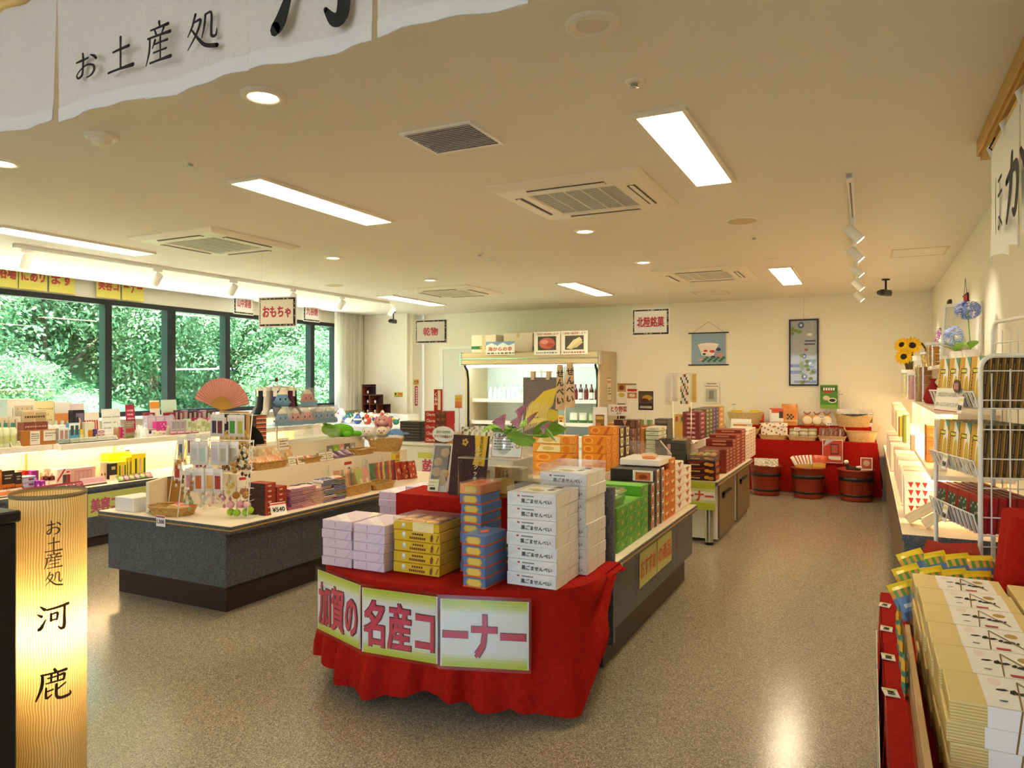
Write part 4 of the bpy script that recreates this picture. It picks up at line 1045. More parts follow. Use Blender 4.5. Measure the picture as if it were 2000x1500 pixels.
# poster, bubble card and samples on the red riser
RZ_ = .93
gold = '#c79a3c'
po = [('r', 0, 0, 1, 1, '#3b1a16'), ('p', [(.1, .5), (.46, .5), (.42, .0), (.1, .02), (.16, .2)], '#e0b52a'), ('v', '百万石スイーツ', .3, .25, .46, '#5a2414', .03), ('v', 'バザークッキー', .2, .0, .62, '#e7d9a0', .02)]
for i in range(5):
    a = i * 1.2566; po.append(('e', -.15 + .055 * math.cos(a), .38 + .04 * math.sin(a), .07, .05, gold))
for i in range(26): po.append(('e', rnd.uniform(-.48, .45), rnd.uniform(-.48, .4), .014, .01, gold))
po += [('r', .3, -.36, .12, .1, '#f1ede4'), ('r', .3, -.36, .09, .07, '#a3262a')]
pos = aty(905, 960, 3.33)
card("dark brown poster with gold plum blossoms standing on the red riser", .235, .325, po, (pos.x, 3.36, RZ_), -.08, .16, '#3b1a16', cat="poster", name="poster", stand=easel(.2))
# sample cookie tray left of the poster
t = thing("sample_tray", "clear-fronted tray of round cakes leaning left of the brown poster", "sample box", (aty(850, 950, 3.4).x, 3.42, RZ_), (-.3, 0, .1))
B().box(-.055, .055, 0, .03, 0, .27, mat('#ece8e0', .4)).box(-.05, .05, -.001, 0, .06, .26, mat('#5a4630', .5)).obj("tray", t)
for i, (x, z) in enumerate(((.02, .22), (-.015, .165), (-.02, .11), (.03, .1), (.02, .06))): B().tube([(x, 0, z), (x, -.014, z)], [.027, .023], 16, mat('#d9ae5e', .5, noise=(60, .2))).obj("cake", t)
B().box(-.052, .052, -.02, -.018, .0, .27, M_film).obj("clear_front", t)
B().box(-.05, .015, -.025, -.022, .0, .065, mat('#e7e6b8', .5)).art(.065, .065, [*bars(0, .25, .8, 2, '#2a2a2a', .3), ('r', 0, -.3, .5, .2, '#2a2a2a')], (-.0175, -.025, .032)).obj("price_label", t)
t = thing("bubble_card", "oval cream card with green and red lettering behind the brown poster", "sign", (aty(866, 860, 3.5).x, 3.5, 0))
zc = aty(866, 848, 3.5).z
B().add([(.075 * math.cos(k * math.pi / 12), 0, zc + .045 * math.sin(k * math.pi / 12)) for k in range(24)], [tuple(range(24))[::1]], mat('#f1ead0', .5)).art(.15, .09, [('t', '当ホテルだけの', 0, .14, .2, '#6b8a3a', .02, .62), ('t', 'オリジナル商品です', 0, -.14, .2, '#a8543a', .02, .8)], (0, -.001, zc)).obj("card", t)
B().tube([(0, .003, RZ_), (0, .003, zc)], .003, 6, M_acryl).obj("stick", t)
B().box(-.03, .03, -.02, .03, RZ_, RZ_ + .006, M_acryl).obj("foot", t)
# acrylic stand with walnut sweets, sign and vase of calla lilies
ax0, ax1, ay0, ay1, azt = -1.96, -1.64, 3.32, 3.58, 1.135
t = thing("acrylic_case", "clear acrylic case holding gold sweets bags under the flower vase", "display case", (0, 0, 0))
for (a, b, c, d_) in ((ax0, ax0 + .004, ay0, ay1), (ax1 - .004, ax1, ay0, ay1), (ax0 + .004, ax1 - .004, ay1 - .004, ay1)): B().box(a, b, c, d_, RZ_, azt, M_acryl).obj("acrylic_side", t)
B().box(ax0, ax1, ay0, ay1, azt, azt + .006, clear_mat("acrylic_edge", (.95, .97, .97), .3, .05, .12)).obj("acrylic_top", t)
for i, x in enumerate((-1.93, -1.9)):
    pass
t = Kind("sweets_bag", "sweets bag", None, [("bag", pouchmesh(.09, .13, .05, lambda u, v: '#caa555' if v < .7 else '#e7d7a8'))])
t.place("gold pleated sweets bag standing in the acrylic case", (-1.885, 3.45, RZ_ + .001), .2)
h = thing("model_house", "tiny thatched model house inside the acrylic case", "ornament", (-1.74, 3.42, RZ_ + .001), .3)
B().box(-.04, .04, -.035, .035, 0, .03, mat('#c9a25c')).obj("walls", h)
B().add([(-.055, -.05, .025), (.055, -.05, .025), (.055, 0, .1), (-.055, 0, .1), (-.055, .05, .025), (.055, .05, .025)], [(0, 1, 2, 3), (3, 2, 5, 4), (0, 3, 4), (1, 5, 2)], ramp_mat("thatch", "noise", 90, [(.3, '#9a7a34'), (.7, '#c9a555')], stretch=(6, 1, 1))).obj("thatched_roof", h)
card("brown card with vertical brush lettering behind the acrylic case", .1, .14, [('v', 'くるみゆべし', .25, 0, .8, '#2a1c10'), *vbars(0, .08, .6, '#4a3420'), *vbars(-.22, .08, .5, '#4a3420'), ('r', -.3, -.35, .12, .1, '#b03020')], (-1.8, 3.53, RZ_ + .001), 0, .05, '#c2995c', cat="sign")
pv = aty(985, 890, 3.38)
card("cream card framed in orange standing beside the flower vase", .175, .135, [('t', 'くるみ', -.26, .36, .16, '#1d1712', .03), ('r', -.08, .24, .7, .03, '#c4342a')] + bars(-.12, .13, .6, 4, '#3c342c', .11) + [('e', .36, -.05, .14, .18, '#b5763a'), ('e', .36, -.05, .1, .13, '#e7cf9a')], (pv.x, 3.4, azt + .007), .05, .22, '#f4efdc', border='#c8773a', cat="sign", stand=easel(.1))
V = thing("flower_vase", "round glass vase of pink calla lilies with broad green leaves", "vase of flowers", (-1.735, 3.45, azt + .0065))
B().lathe([(.03, 0), (.05, .012), (.062, .045), (.055, .085), (.048, .105), (.052, .112)], 24, (0, 0, 0), clear_mat("vase_glass", (.93, .97, .94), .22, .02)).obj("glass_bowl", V)
M_leaf = ramp_mat("calla_leaf", "noise", 14, [(.3, '#6aa52c'), (.7, '#a3cf55')], rough=.4, stretch=(1, 6, 1))
M_stem = mat('#7fae3c', .5)
for k in range(12):
    a = k * 2.4; B().tube([(.03 * math.cos(a), .03 * math.sin(a), .015), (.01 * math.cos(a + 2), .01 * math.sin(a + 2), .1), (.05 * math.cos(a + 3), .05 * math.sin(a + 3), .15)], .0035, 6, M_stem).obj("stem", V)
def calla_leaf(tip, base, w, droop):
    tip, base = Vector(tip), Vector(base); d = tip - base; sd = Vector((-d.y, d.x, 0)); sd = (sd.normalized() if sd.length > 1e-4 else Vector((1, 0, 0)))
    if abs(d.x) > abs(d.y): sd = (Vector((0, -.75, .65)) if w > 0 else Vector((0, .75, .65)))
    w = abs(w)
    def f(u, v):
        t_ = v; wd = w * (math.sin(math.pi * min(1, t_ * .95 + .03)) ** .8) * (1 - .25 * t_)
        p = base + d * t_ + Vector((0, 0, droop * math.sin(math.pi * t_)))
        s_ = (u - .5) * 2
        return tuple(p + sd * (wd * s_) + Vector((0, 0, -.02 * abs(s_) * wd / w)))
    B().grid(f, 6, 12, M_leaf).obj("leaf", V)
pp = lambda u, v, y: aty(u, v, y) - Vector((-1.735, 3.45, azt + .0065))
calla_leaf(pp(938, 846, 3.3), (0, 0, .12), .04, .05); calla_leaf(pp(1106, 836, 3.4), pp(1040, 848, 3.4), .075, .03); calla_leaf(pp(1046, 858, 3.2), pp(990, 852, 3.25), .07, .01)
calla_leaf(pp(1086, 862, 3.25), pp(1055, 838, 3.3), .045, .03); calla_leaf(pp(960, 840, 3.5), (0, 0, .12), .06, .04); calla_leaf(pp(1050, 805, 3.6), (0, .02, .1), .04, .02); calla_leaf(pp(985, 838, 3.4), (0, -.01, .12), .05, .03)
def calla(u, v, y, dx, sc):
    p = pp(u, v, y); M_p = ramp_mat("calla_pink", "noise", 20, [(.3, '#b86a86'), (.7, '#dca0b4')], rough=.5)
    f = B().tube([(0, 0, .1), (p.x * .5, p.y * .5, p.z * .7), tuple(p - Vector((dx * .02, 0, .05)))], .0045, 6, M_stem).obj("flower_stem", V)
    def g(u_, v_):
        a = u_ * 2 * math.pi; r = (.005 + .03 * v_ ** 1.2) * sc; z = -.045 + .055 * v_ + (.022 * v_ * v_ * math.cos(a))
        return (p.x + dx * v_ * .025 + r * math.cos(a), p.y + r * math.sin(a) * .9, p.z + z * sc)
    B().grid(g, 16, 8, M_p).obj("flower", V)
calla(983, 822, 3.3, -1, 1.1); calla(1014, 800, 3.35, .6, 1.05); calla(1012, 822, 3.25, -.4, .95); calla(1030, 814, 3.4, 1.2, .85); calla(1062, 832, 3.3, .5, .9)
card("slanted price card between the blue and white stacks", .075, .17, [('r', 0, .2, .86, .5, '#6b5a2c'), ('e', -.1, .2, .5, .25, '#8fae4e'), ('e', .2, .1, .4, .2, '#c99a4e'), ('t', 'くるみゆべし', 0, -.2, .12, '#1d1712', .02, .85), ('t', '¥648', .1, -.37, .13, '#1d1712', .02)], (atz(965, 1125, TZ).x + .05, 3.16, TZ + .05), .1, .4, '#efe6c2', border='#c8773a', cat="price card", name="price_card", stand=lambda o: B().box(-.04, .04, -.01, .06, -.055, 0, M_acryl).obj("acrylic_foot", o))
# ---------------------------------------------------------------- boxed sweets on the centre island (aisle side)
IZ = .5765
gy = [('r', 0, 0, .97, .93, '#5fa83a'), ('p', [(-.5, -.5), (-.44, -.5), (-.2, .5), (-.26, .5)], '#2f6a22'), ('p', [(-.5, .5), (-.2, .5), (-.35, .2)], '#7fc455'), ('e', .15, 0, .16, .4, '#d9b25a')]
k_grn = boxkind("gift_box", "gift box", "bright green wrapped boxes", .34, .17, .062, mat('#63ad3c', .35), {'+x': gy, '-y': gy, '+z': [('r', 0, 0, .9, .8, '#79c04e')]})
gY0 = atx(1205, 1088, -1.27).y; gY1 = atx(1266, 1044, -1.27).y
n_g = 4; dy = (gY1 - gY0) / n_g
for c in range(n_g):
    nn = 5 if c == n_g - 1 else 4
    for i in range(nn):
        o = k_grn.place("bright green wrapped sweets box, %s layer, %s column from the dark end panel" % (level(i, nn), NTH[c]), (-1.27 - .17, gY0 + dy * (c + .5), IZ + i * .0628), rnd.uniform(-.01, .01), (1, dy / .172, 1))
for c, xx in ((0, -1.36), (1, -1.4)):
    t = thing("sample_box", "green sample box with clear cover on the green stack, %s one" % ("nearer" if c == 0 else "further"), "gift box", (xx, gY0 + dy * (c + .55), IZ + 4 * .0628))
    B().box(-.075, .075, -.08, .08, 0, .05, mat('#4fae33', .4), ch=.003).obj("tray", t)
    B().box(-.05, .05, -.06, .06, .05, .056, mat('#e9efd8', .4)).art(.1, .12, [('r', 0, 0, .8, .3, '#8fcf6a')] + bars(0, .35, .7, 2, '#4a6a3a'), (0, 0, .056), (1, 0, 0), (0, 1, 0)).obj("sweet_packet", t)
    B().box(-.077, .077, -.082, .082, .0, .075, M_film).obj("clear_cover", t)
def col_x(kind_args, u0, u1, vb, x, z, n, rows, lab, hgt, depth=.3):
    """stacks whose +x face is towards the aisle: u0..u1 span on plane x, n columns, rows high"""
    name, cat, grp, m, art = kind_args
    y0, y1 = atx(u0, vb, x).y, atx(u1, vb, x).y
    dy_ = (y1 - y0) / n
    k = boxkind(name, cat, grp, depth, dy_ * .985, hgt, m, {'+x': art, '-y': art})
    for c in range(n):
        r = rows[c] if isinstance(rows, (list, tuple)) else rows
        for i in range(r):
            k.place(lab % (level(i, r), NTH[c]), (x - depth / 2, y0 + dy_ * (c + .5), z + i * (hgt + .0006)), rnd.uniform(-.008, .008))
    return y0, y1
bk = [('r', -.25, 0, .42, .9, '#2c2722'), ('r', .25, 0, .46, .95, '#f1ece2'), ('r', .25, -.05, .34, .7, '#c9702c'), ('e', .25, -.1, .2, .4, '#8a3f1c')]
col_x(("gift_box", "gift box", "black and white striped sweets boxes", mat('#2c2722', .4), bk), 1267, 1297, 1033, -1.27, IZ, 3, [4, 5, 5], "narrow black and white sweets box, %s layer, %s column after the green boxes", .075)
og = [('r', 0, 0, .95, .9, '#d77a22'), ('r', 0, .1, .5, .3, '#f0d9a0'), ('e', -.2, -.1, .2, .4, '#b5541a'), ('e', .2, -.1, .2, .4, '#b5541a')]
col_x(("gift_box", "gift box", "orange printed sweets boxes", mat('#d9832a', .4), og), 1297, 1319, 1015, -1.27, IZ, 2, [5, 6], "orange printed sweets box, %s layer, %s column before the white boxes", .068)
wh = [('r', 0, 0, .96, .92, '#f3efe8'), ('p', [(-.25, .45), (.25, .45), (.0, -.2)], '#b9603a'), ('r', 0, -.4, .9, .05, '#d9a890')]
col_x(("gift_box", "gift box", "white boxes with red corner print", mat('#f1ede6', .45), wh), 1319, 1350, 1000, -1.27, IZ, 2, [6, 5], "white sweets box with red corner print, %s layer, %s column at the island's end", .06)
# sample box with propped open lid, glass bowl
t = thing("sample_box", "open white sample box with its clear lid propped up slanting", "gift box", (-1.42, 5.02, IZ + .383))
B().box(-.14, .14, -.17, .17, 0, .045, mat('#f1ede6', .45), ch=.004).obj("tray", t)
B().add([(-.14, .17, .045), (.14, .17, .045), (.14, -.15, .17), (-.14, -.15, .17)], [(0, 1, 2, 3)], M_film).add([(.14, .17, .045), (.14, .17, .06), (.14, -.15, .185), (.14, -.15, .17)], [(0, 1, 2, 3)], mat('#d8d2c4', .4)).obj("clear_lid", t)
B().ball((.02, .02, .05), (.06, .06, .025), 14, mat('#e8c9a0', .5)).obj("rice_cake", t)
B().ball((.05, -.11, .05), (.05, .035, .015), 12, mat('#d9824e', .5)).obj("prawn_cracker", t)
t = thing("glass_bowl", "shallow glass bowl of yellow sweets behind the green boxes", "bowl", (-1.62, 4.62, .5765))
B().lathe([(.03, 0), (.04, .004), (.09, .05), (.12, .075), (.122, .072), (.09, .044), (.035, .006)], 24, (0, 0, 0), clear_mat("vase_glass", (.93, .97, .94), .22, .02)).obj("bowl", t)
for i in range(9): B().ball((.04 * math.cos(i * 2.1), .04 * math.sin(i * 2.1), .03 + .012 * (i % 3)), .018, 8, mat('#ead23a', .5)).obj("wrapped_sweet", t)
price("price card stuck on the riser behind the glass bowl", (-1.7, 4.62, .66), math.pi / 2, .05, .07, .1)
# on the island riser (aisle side)
RZ2 = .8515
ro = [('r', 0, 0, .96, .94, '#e8962a'), ('e', -.22, 0, .4, .8, '#f3b84e'), ('e', -.22, 0, .26, .55, '#e07f18'), ('p', [(.1, -.45), (.25, -.45), (.4, .45), (.3, .45)], '#c9691a')]
y0, y1 = atx(1184, 925, -1.8).y, atx(1209, 918, -1.8).y
col_x(("orange_cake_box", "gift box", "orange slice printed cake boxes", mat('#e8962a', .35), ro), 1184, 1209, 924, -1.8, RZ2, 2, [4, 5], "orange-slice printed cake box on the riser, %s layer, %s column from the near end", .066, .2)
cr = [('r', 0, 0, .96, .96, '#2d211b'), ('p', [(-.28, .42), (.28, .42), (.2, -.42), (-.2, -.42)], '#ecdcae'), ('r', 0, .05, .16, .4, '#8a5a2c')]
col_x(("gift_box", "gift box", "dark boxes with cream label", mat('#2d211b', .4), cr), 1209, 1231, 918, -1.8, RZ2, 2, [4, 4], "dark sweets box with cream label on the riser, %s layer, %s column", .078, .2)
br = [('r', 0, 0, .96, .94, '#5e2f1f'), ('p', [(-.1, .45), (.1, .45), (.0, -.3)], '#d6a08a'), ('r', .35, 0, .2, .9, '#8a5a3c')]
col_x(("gift_box", "gift box", "brown wrapped sweets boxes", mat('#5e2f1f', .4), br), 1231, 1253, 911, -1.8, RZ2, 2, [4, 5], "brown wrapped sweets box on the riser, %s layer, %s column", .07, .2)
k_oc = boxkind("sample_box", "gift box", None, .3, .13, .06, mat('#e5a03a', .35), {'-y': [('p', [(-.4, -.4), (-.3, .4), (.2, .4), (.2, -.4)], '#efe3b0'), ('e', .35, 0, .2, .8, '#e07f18'), ('e', -.1, 0, .3, .5, '#d9c26a')], '+x': ro})
for i in range(2): k_oc.place("long orange cake box lying across the riser's near end, %s one" % ("lower" if i == 0 else "upper"), (-2.0, 4.75, RZ2 + .125 + .0625 + i * .0606))
k_ob = boxkind("gift_box", "gift box", "orange cake boxes under the long sample", .3, .13, .062, mat('#e8962a', .35), {'-y': ro, '+x': ro})
for i in range(3): k_ob.place("orange cake box under the long sample box, %s of three" % level(i, 3), (-2.0, 4.75, RZ2 + i * .0622))
for i, (u, v, c, lab) in enumerate(((1145, 880, '#efe6c8', "cream boxed sweets sample with gold print behind white stack"), (1160, 905, '#f0e8d0', "cream boxed sweets sample nearer the orange boxes"))):
    t = thing("sample_box", lab, "gift box", (-2.05 + .13 * i, 4.1 + .12 * i, RZ2))
    B().box(-.1, .1, -.07, .07, 0, .1 - .02 * i, mat(c, .45), ch=.004).art(.2, .08, [('r', .2, 0, .3, .6, '#dfc27a'), ('e', -.2, 0, .3, .5, '#e3b04a'), ('p', [(.3, -.4), (.45, -.4), (.45, .4)], '#c99a4a')], (0, -.07, .05 - .01 * i)).obj("box", t)
    B().box(-.102, .102, -.072, .072, 0, .13 - .02 * i, M_film).obj("clear_cover", t)
k_bag = Kind("paper_pouch", "sweets bag", "grey paper pouches with red seals", [("pouch", mesh_of(B().box(-.12, .12, -.05, .05, 0, .09, mat('#c9c3ae', .6), ch=.01).art(.24, .09, [('p', [(-.5, .5), (0, -.3), (.5, .5)], '#d6d0bc'), ('r', .05, .2, .16, .4, '#c9604a')], (0, -.05, .045))))])
for i in range(2): k_bag.place("grey paper pouch with red seal behind the white stack, %s one" % ("lower" if not i else "upper"), (-1.95, 3.88, RZ2 + i * .091))
t = thing("flower_pot", "little pot of pale pink artificial flowers beside the paper pouches", "flowers", (-1.84, 3.76, RZ2))
B().lathe([(.025, 0), (.032, .04)], 12, (0, 0, 0), mat('#d9d2c4'), cap=True).obj("pot", t)
for i in range(16): B().ball((rnd.uniform(-.05, .07), rnd.uniform(-.03, .03), rnd.uniform(.06, .1)), .011, 7, mat('#e6b0b4' if i % 3 else '#f2e4e0')).obj("blossom", t)
for i in range(6): B().tube([(0, 0, .03), (rnd.uniform(-.05, .05), 0, .08)], .003, 5, M_stem).obj("stem", t)
mp_ = aty(1127, 875, 3.75)
card("slim white figure-shaped card by the vase", .03, .13, [('e', 0, .1, .5, .5, '#7f9cc8'), ('e', 0, .32, .25, .12, '#e6c2b0')], (-1.9, 3.72, RZ2 + .0), 0, .05, '#eef0ee')
# おすすめ sheets on the aisle face
for (u0, u1, v0, lab, tx) in ((1249, 1283, 1065, "green sheet with four red characters, nearer on the island's aisle side", 'おすすめ'), (1284, 1312, 1043, "green sheet with three red characters, further on the island's aisle side", 'の商品')):
    a, b = atx(u0, 1090, -1.235).y, atx(u1, 1070, -1.235).y
    t = card(lab, b - a - .006, .21, [('t', tx, 0, 0, .55, '#d9694e', .03, .9)], (-1.2365, (a + b) / 2, .30), math.pi / 2, 0, '#c6c67a', cat="sign", name="paper_sign")
price("price card hanging under the island's gold edge strip", (-1.2035, 3.76, .52), math.pi / 2, .05, .04, 0)

# ---------------------------------------------------------------- the cabinet table's goods
FZ = .6045
t = card("green banner sheet on the end of the cabinet table", .29, .26, [('r', 0, .36, 1, .28, '#bcc63e'), ('r', 0, -.36, 1, .28, '#bcc63e'), ('r', 0, .2, 1, .1, '#d6dc96'), ('r', 0, -.2, 1, .1, '#d6dc96'), ('t', 'ーナー', 0, -.02, .4, '#c9503c', .05, .92)], (-1.43, 6.845, .34), 0, 0, '#f2f1ea', cat="banner", name="banner_sheet")
ck = [('r', 0, 0, .97, .92, '#3a1712'), ('p', [(-.5, .2), (.1, .46), (.1, .3), (-.5, .05)], '#a3211a'), ('r', -.22, -.12, .34, .2, '#c9a24a'), ('e', .2, .02, .2, .5, '#d99a3a'), ('e', .34, -.1, .22, .5, '#c98428')]
k_ck = boxkind("cookie_box", "gift box", "dark cookie boxes with nut print", .26, .2, .062, mat('#5a1c16', .35), {'-y': ck, '+x': [('r', 0, 0, .9, .6, '#8a2a1c'), ('r', -.2, 0, .2, .5, '#c9843a'), ('r', .2, 0, .2, .5, '#c9843a')]})
stack(k_ck, -1.42, 6.99, FZ, 3, ("dark cookie box printed with nuts", "at the cabinet table's near corner"))
t = thing("sample_box", "cookie sample box with shiny nut biscuits on the dark cookie stack", "gift box", (-1.42, 6.99, FZ + 3 * .0626))
B().box(-.13, .13, -.1, .1, 0, .045, mat('#3a1712', .4), ch=.003).art(.26, .045, ck, (0, -.1, .0225)).obj("tray", t)
for i in range(8): B().ball((-.09 + .06 * (i % 4), -.05 + .09 * (i // 4), .05), (.028, .04, .018), 10, mat('#d9a84a' if i % 2 else '#c9c25a', .4)).obj("biscuit", t)
B().box(-.132, .132, -.102, .102, 0, .095, M_film).obj("clear_cover", t)
k_dg = boxkind("gift_box", "gift box", "charcoal gift boxes", .3, .2, .055, mat('#4a4a40', .4), {'-y': [('r', -.05, 0, .1, .9, '#d9a8a0')], '+x': [('r', 0, 0, .4, .6, '#8a5a44')]})
stack(k_dg, -1.72, 7.02, FZ, 6, ("charcoal gift box with pink seal", "between riser and cookie boxes"))
sb = thing("sample_box", "charcoal sample box with clear cover topping the charcoal stack", "gift box", (-1.72, 7.02, FZ + 6 * .0556))
B().box(-.15, .15, -.1, .1, 0, .03, mat('#4a4a40', .4), ch=.003).obj("tray", sb)
for i in range(4): B().box(-.12 + i * .065, -.07 + i * .065, -.07, .07, .03, .04, mat('#d9c27a' if i > 1 else '#23211d', .4)).obj("sweet_packet", sb)
B().box(-.152, .152, -.102, .102, 0, .055, M_film).obj("clear_cover", sb)
rd = [('r', 0, 0, .95, .85, '#8a2c20'), ('r', 0, 0, .5, .5, '#c98a6a')]
col_x(("gift_box", "gift box", "red-brown boxes down the aisle", mat('#7d2a20', .4), rd), 1418, 1437, 916, -1.3, FZ, 3, [7, 7, 9], "red-brown gift box, %s layer, %s column past the cookie boxes", .034, .28)
col_x(("gift_box", "gift box", "dark red boxes down the aisle", mat('#8a2a22', .4), rd), 1437, 1456, 905, -1.3, FZ, 2, [10, 11], "dark red gift box, %s layer, %s column before the white-red boxes", .034, .28)
wr = [('r', 0, 0, .95, .9, '#ece4d6'), ('r', -.2, 0, .2, .5, '#c98a70'), ('r', .25, 0, .3, .3, '#b9604a')]
col_x(("gift_box", "gift box", "white boxes at the table's far end", mat('#e6ddcd', .4), wr), 1456, 1476, 893, -1.3, FZ, 3, [8, 9, 9], "small white gift box, %s layer, %s column at the table's far end", .038, .28)
FZ2 = .8305
# front-facing orange stacks on the riser
k_or = boxkind("gift_box", "gift box", "orange boxes with white label", .2, .26, .047, mat('#d98a2e', .4), {'-y': [('r', .18, 0, .3, .55, '#ece4d2'), *dots(.06, 0, .24, 5, '#4a3a2a', .3)], '+x': [('r', 0, 0, 1, 1, '#d9b23a')]})
stack(k_or, -2.3, 7.1, FZ2, 6, ("orange gift box with white label", "on the far riser, left stack"))
stack(k_or, -2.09, 7.09, FZ2, 5, ("orange gift box with white label", "on the far riser, right stack"))
k_gw = boxkind("gift_box", "gift box", "white boxes with green stripe", .13, .3, .042, mat('#efeadd', .4), {'-y': [('r', 0, -.42, 1, .2, '#4fa03a'), *dots(-.2, .1, .4, 6, '#9a9a8a', .15)], '+x': [('r', 0, -.42, 1, .2, '#4fa03a'), ('r', 0, .1, .3, .4, '#c9b9a0')]})
stack(k_gw, -1.91, 7.12, FZ2, 6, ("white gift box with green stripe", "on the far riser"))
for i, (u0, u1, vb, c1, c2, n, rows, hgt, nm) in enumerate(((1366, 1378, 862, '#7d3038', '#c9909a', 1, 6, .055, "maroon"), (1379, 1392, 858, '#6e6a48', '#c9c29a', 2, 7, .05, "olive green"), (1392, 1404, 854, '#5c4a6e', '#a898b8', 2, 7, .05, "violet"), (1404, 1414, 850, '#d9a04a', '#f0dcae', 1, 5, .07, "amber"))):
    ar = [('r', 0, 0, .94, .9, c1), ('r', 0, .05, .5, .45, c2)]
    col_x(("gift_box", "gift box", nm + " boxes on the far riser", mat(c1, .4), ar), u0, u1, vb, -1.83, FZ2, n, rows, nm + " gift box on the far riser, %s layer, %s column", hgt, .2)
k_fb = boxkind("gift_box", "gift box", None, .3, .25, .06, mat('#c9682c', .4), {'-y': [('r', 0, 0, .96, .8, '#d9803a'), ('e', -.3, 0, .2, .7, '#b5541a'), ('e', .3, 0, .2, .7, '#b5541a')], '+x': [('r', 0, 0, .96, .8, '#d9803a')]})
for i in range(4): k_fb.place("wide terracotta gift box behind the orange stacks, %s of four" % level(i, 4), (-2.2, 7.5, FZ2 + i * .0606))
k_dk = boxkind("gift_box", "gift box", None, .14, .22, .06, mat('#5a5650', .4), {'-y': [('r', 0, 0, .9, .5, '#7d776c')]})
for i in range(5): k_dk.place("dark grey gift box on the far riser behind green-striped stack, %s of five" % level(i, 5), (-2.0, 7.75, FZ2 + i * .0606))
b = thing("liquor_bottle", "small amber bottle beside its yellow carton on the far riser", "bottle", (-1.96, 8.85, FZ2 + .19))
B().box(-.1, .06, -.06, .06, -.19, 0, mat('#d9a83a', .5), ch=.003).obj("carton_base", b)
put("glass", bottlemesh(.035, .2, .35, mat('#8a4a1c', .15, spec=.7), .55), b); B().tube([(0, 0, .185), (0, 0, .205)], .014, 10, mat('#c9a23a', .3)).obj("cap", b)
B().lathe([(.0355, .03), (.0355, .09)], 16, (0, 0, 0), mat('#ece0c0')).obj("paper_label", b)
k = boxkind("carton", "carton", None, .14, .14, .3, mat('#c9a85a', .5), {'-y': [('r', -.3, .3, .2, .2, '#b5405a'), ('r', .2, .3, .2, .2, '#3f7a3a')]})
k.place("tall yellow carton at the far end of the riser", (-2.08, 8.92, FZ2))
# cards, menus and hanging packs standing on the far riser
cd = [('r', -.25, .2, .4, .5, '#c98a3a'), ('r', .25, .05, .45, .16, '#c9281c'), ('r', .25, -.28, .45, .36, '#c97a4a'), ('e', -.25, .2, .25, .3, '#7d3a1c'), ('e', -.25, -.25, .3, .3, '#e0c24a'), ('e', .25, -.28, .3, .22, '#e8d9b0'), ('r', 0, .42, .9, .1, '#a8742c')]
def standing(lab, u0, u1, v0, v1, y, zb, items, bg='#f4f0e6', pole=True, **kw):
    p, q = aty(u0, v1, y), aty(u1, v0, y); w = q.x - p.x
    zt, zl = aty((u0 + u1) / 2, v0, y).z, aty((u0 + u1) / 2, v1, y).z
    o = card(lab, w, zt - zl, items, ((p.x + q.x) / 2, y, zl), 0, 0, bg, **kw)
    if pole and zl - zb > .01:
        B().tube([(0, .006, zb - zl), (0, .006, .03)], .004, 6, M_chrome).obj("stand_pole", o); B().box(-.035, .035, -.02, .04, zb - zl, zb - zl + .005, M_acryl).obj("stand_foot", o)
    return o
standing("food photo menu card with red price band on a stand, far centre", 1204, 1245, 748, 779, 7.3, FZ2, cd, cat="sign")
standing("photo card of dark roll cake right of the menu card", 1247, 1276, 764, 801, 7.6, FZ2, [('r', 0, .15, .9, .6, '#5a4a34'), ('e', .1, .15, .7, .3, '#c99a3a'), ('e', -.1, .02, .6, .2, '#5a2a24'), ('r', 0, -.35, .8, .12, '#c9bfae')] + bars(0, -.28, .7, 2, '#7d7468'), bg='#2c2a26', cat="sign")
standing("white notice with a shop photo on the back wall right of hanging bags", 1374, 1405, 746, 788, 11.28, 0, bars(0, .42, .6, 1, '#4a4640') + bars(0, .3, .8, 1, '#4a4640') + [('r', 0, -.12, .7, .6, '#b9b4aa'), ('r', 0, -.1, .3, .4, '#8a8478')], bg='#e9e2d2', pole=False, cat="notice", name="wall_notice_sign")
def hang_rack(lab, u, y, zb, zt, packs):
    x = aty(u, 700, y).x
    t = thing("pack_stand", lab, "display stand", (x, y, zb))
    B().tube([(0, 0, 0), (0, 0, zt - zb)], .006, 8, M_chrome).obj("pole", t); B().lathe([(.07, 0), (.07, .008), (.001, .01)], 16, (0, 0, 0), M_chrome, cap=True).obj("base", t)
    B().tube([(-.06, 0, zt - zb), (.06, 0, zt - zb)], .004, 6, M_chrome).obj("hook_bar", t)
    for i, (lb, dx, w, h, fn) in enumerate(packs):
        Kind("hanging_pack", "snack pack", None, [("pack", pouchmesh(w, h, .025, fn, 6, 10))]).place(lb, (x + dx, y - .02 - .012 * (i % 2), zt - h - .004), rnd.uniform(-.15, .15))
hang_rack("thin stand hung with white packs on the far riser", 1314, 7.9, FZ2, 1.62, [("long white pack hung on the thin stand, left", -.05, .07, .34, lambda u, v: '#efe6da'), ("long white pack hung on the thin stand, right", .035, .06, .3, lambda u, v: '#e9ddd0')])
hang_rack("thin stand hung with yellow and spotted packs on the far riser", 1350, 8.3, FZ2, 1.62, [("gold snack pack hung on the right stand", .03, .09, .32, lambda u, v: '#d9b24a' if .3 < u < .8 else '#f1e6c2'), ("white pack with orange and black spots on the right stand", -.07, .09, .34, lambda u, v: ('#2c2a28' if (int(u * 6) + int(v * 10)) % 4 == 0 else '#d98a3a' if (int(u * 6) * 3 + int(v * 10)) % 5 == 0 else '#f0ece2'))])
k = boxkind("choco_box", "gift box", None, .07, .07, .19, mat('#4a2418', .35), {'-y': [('r', 0, .1, .8, .6, '#5e3020')]})
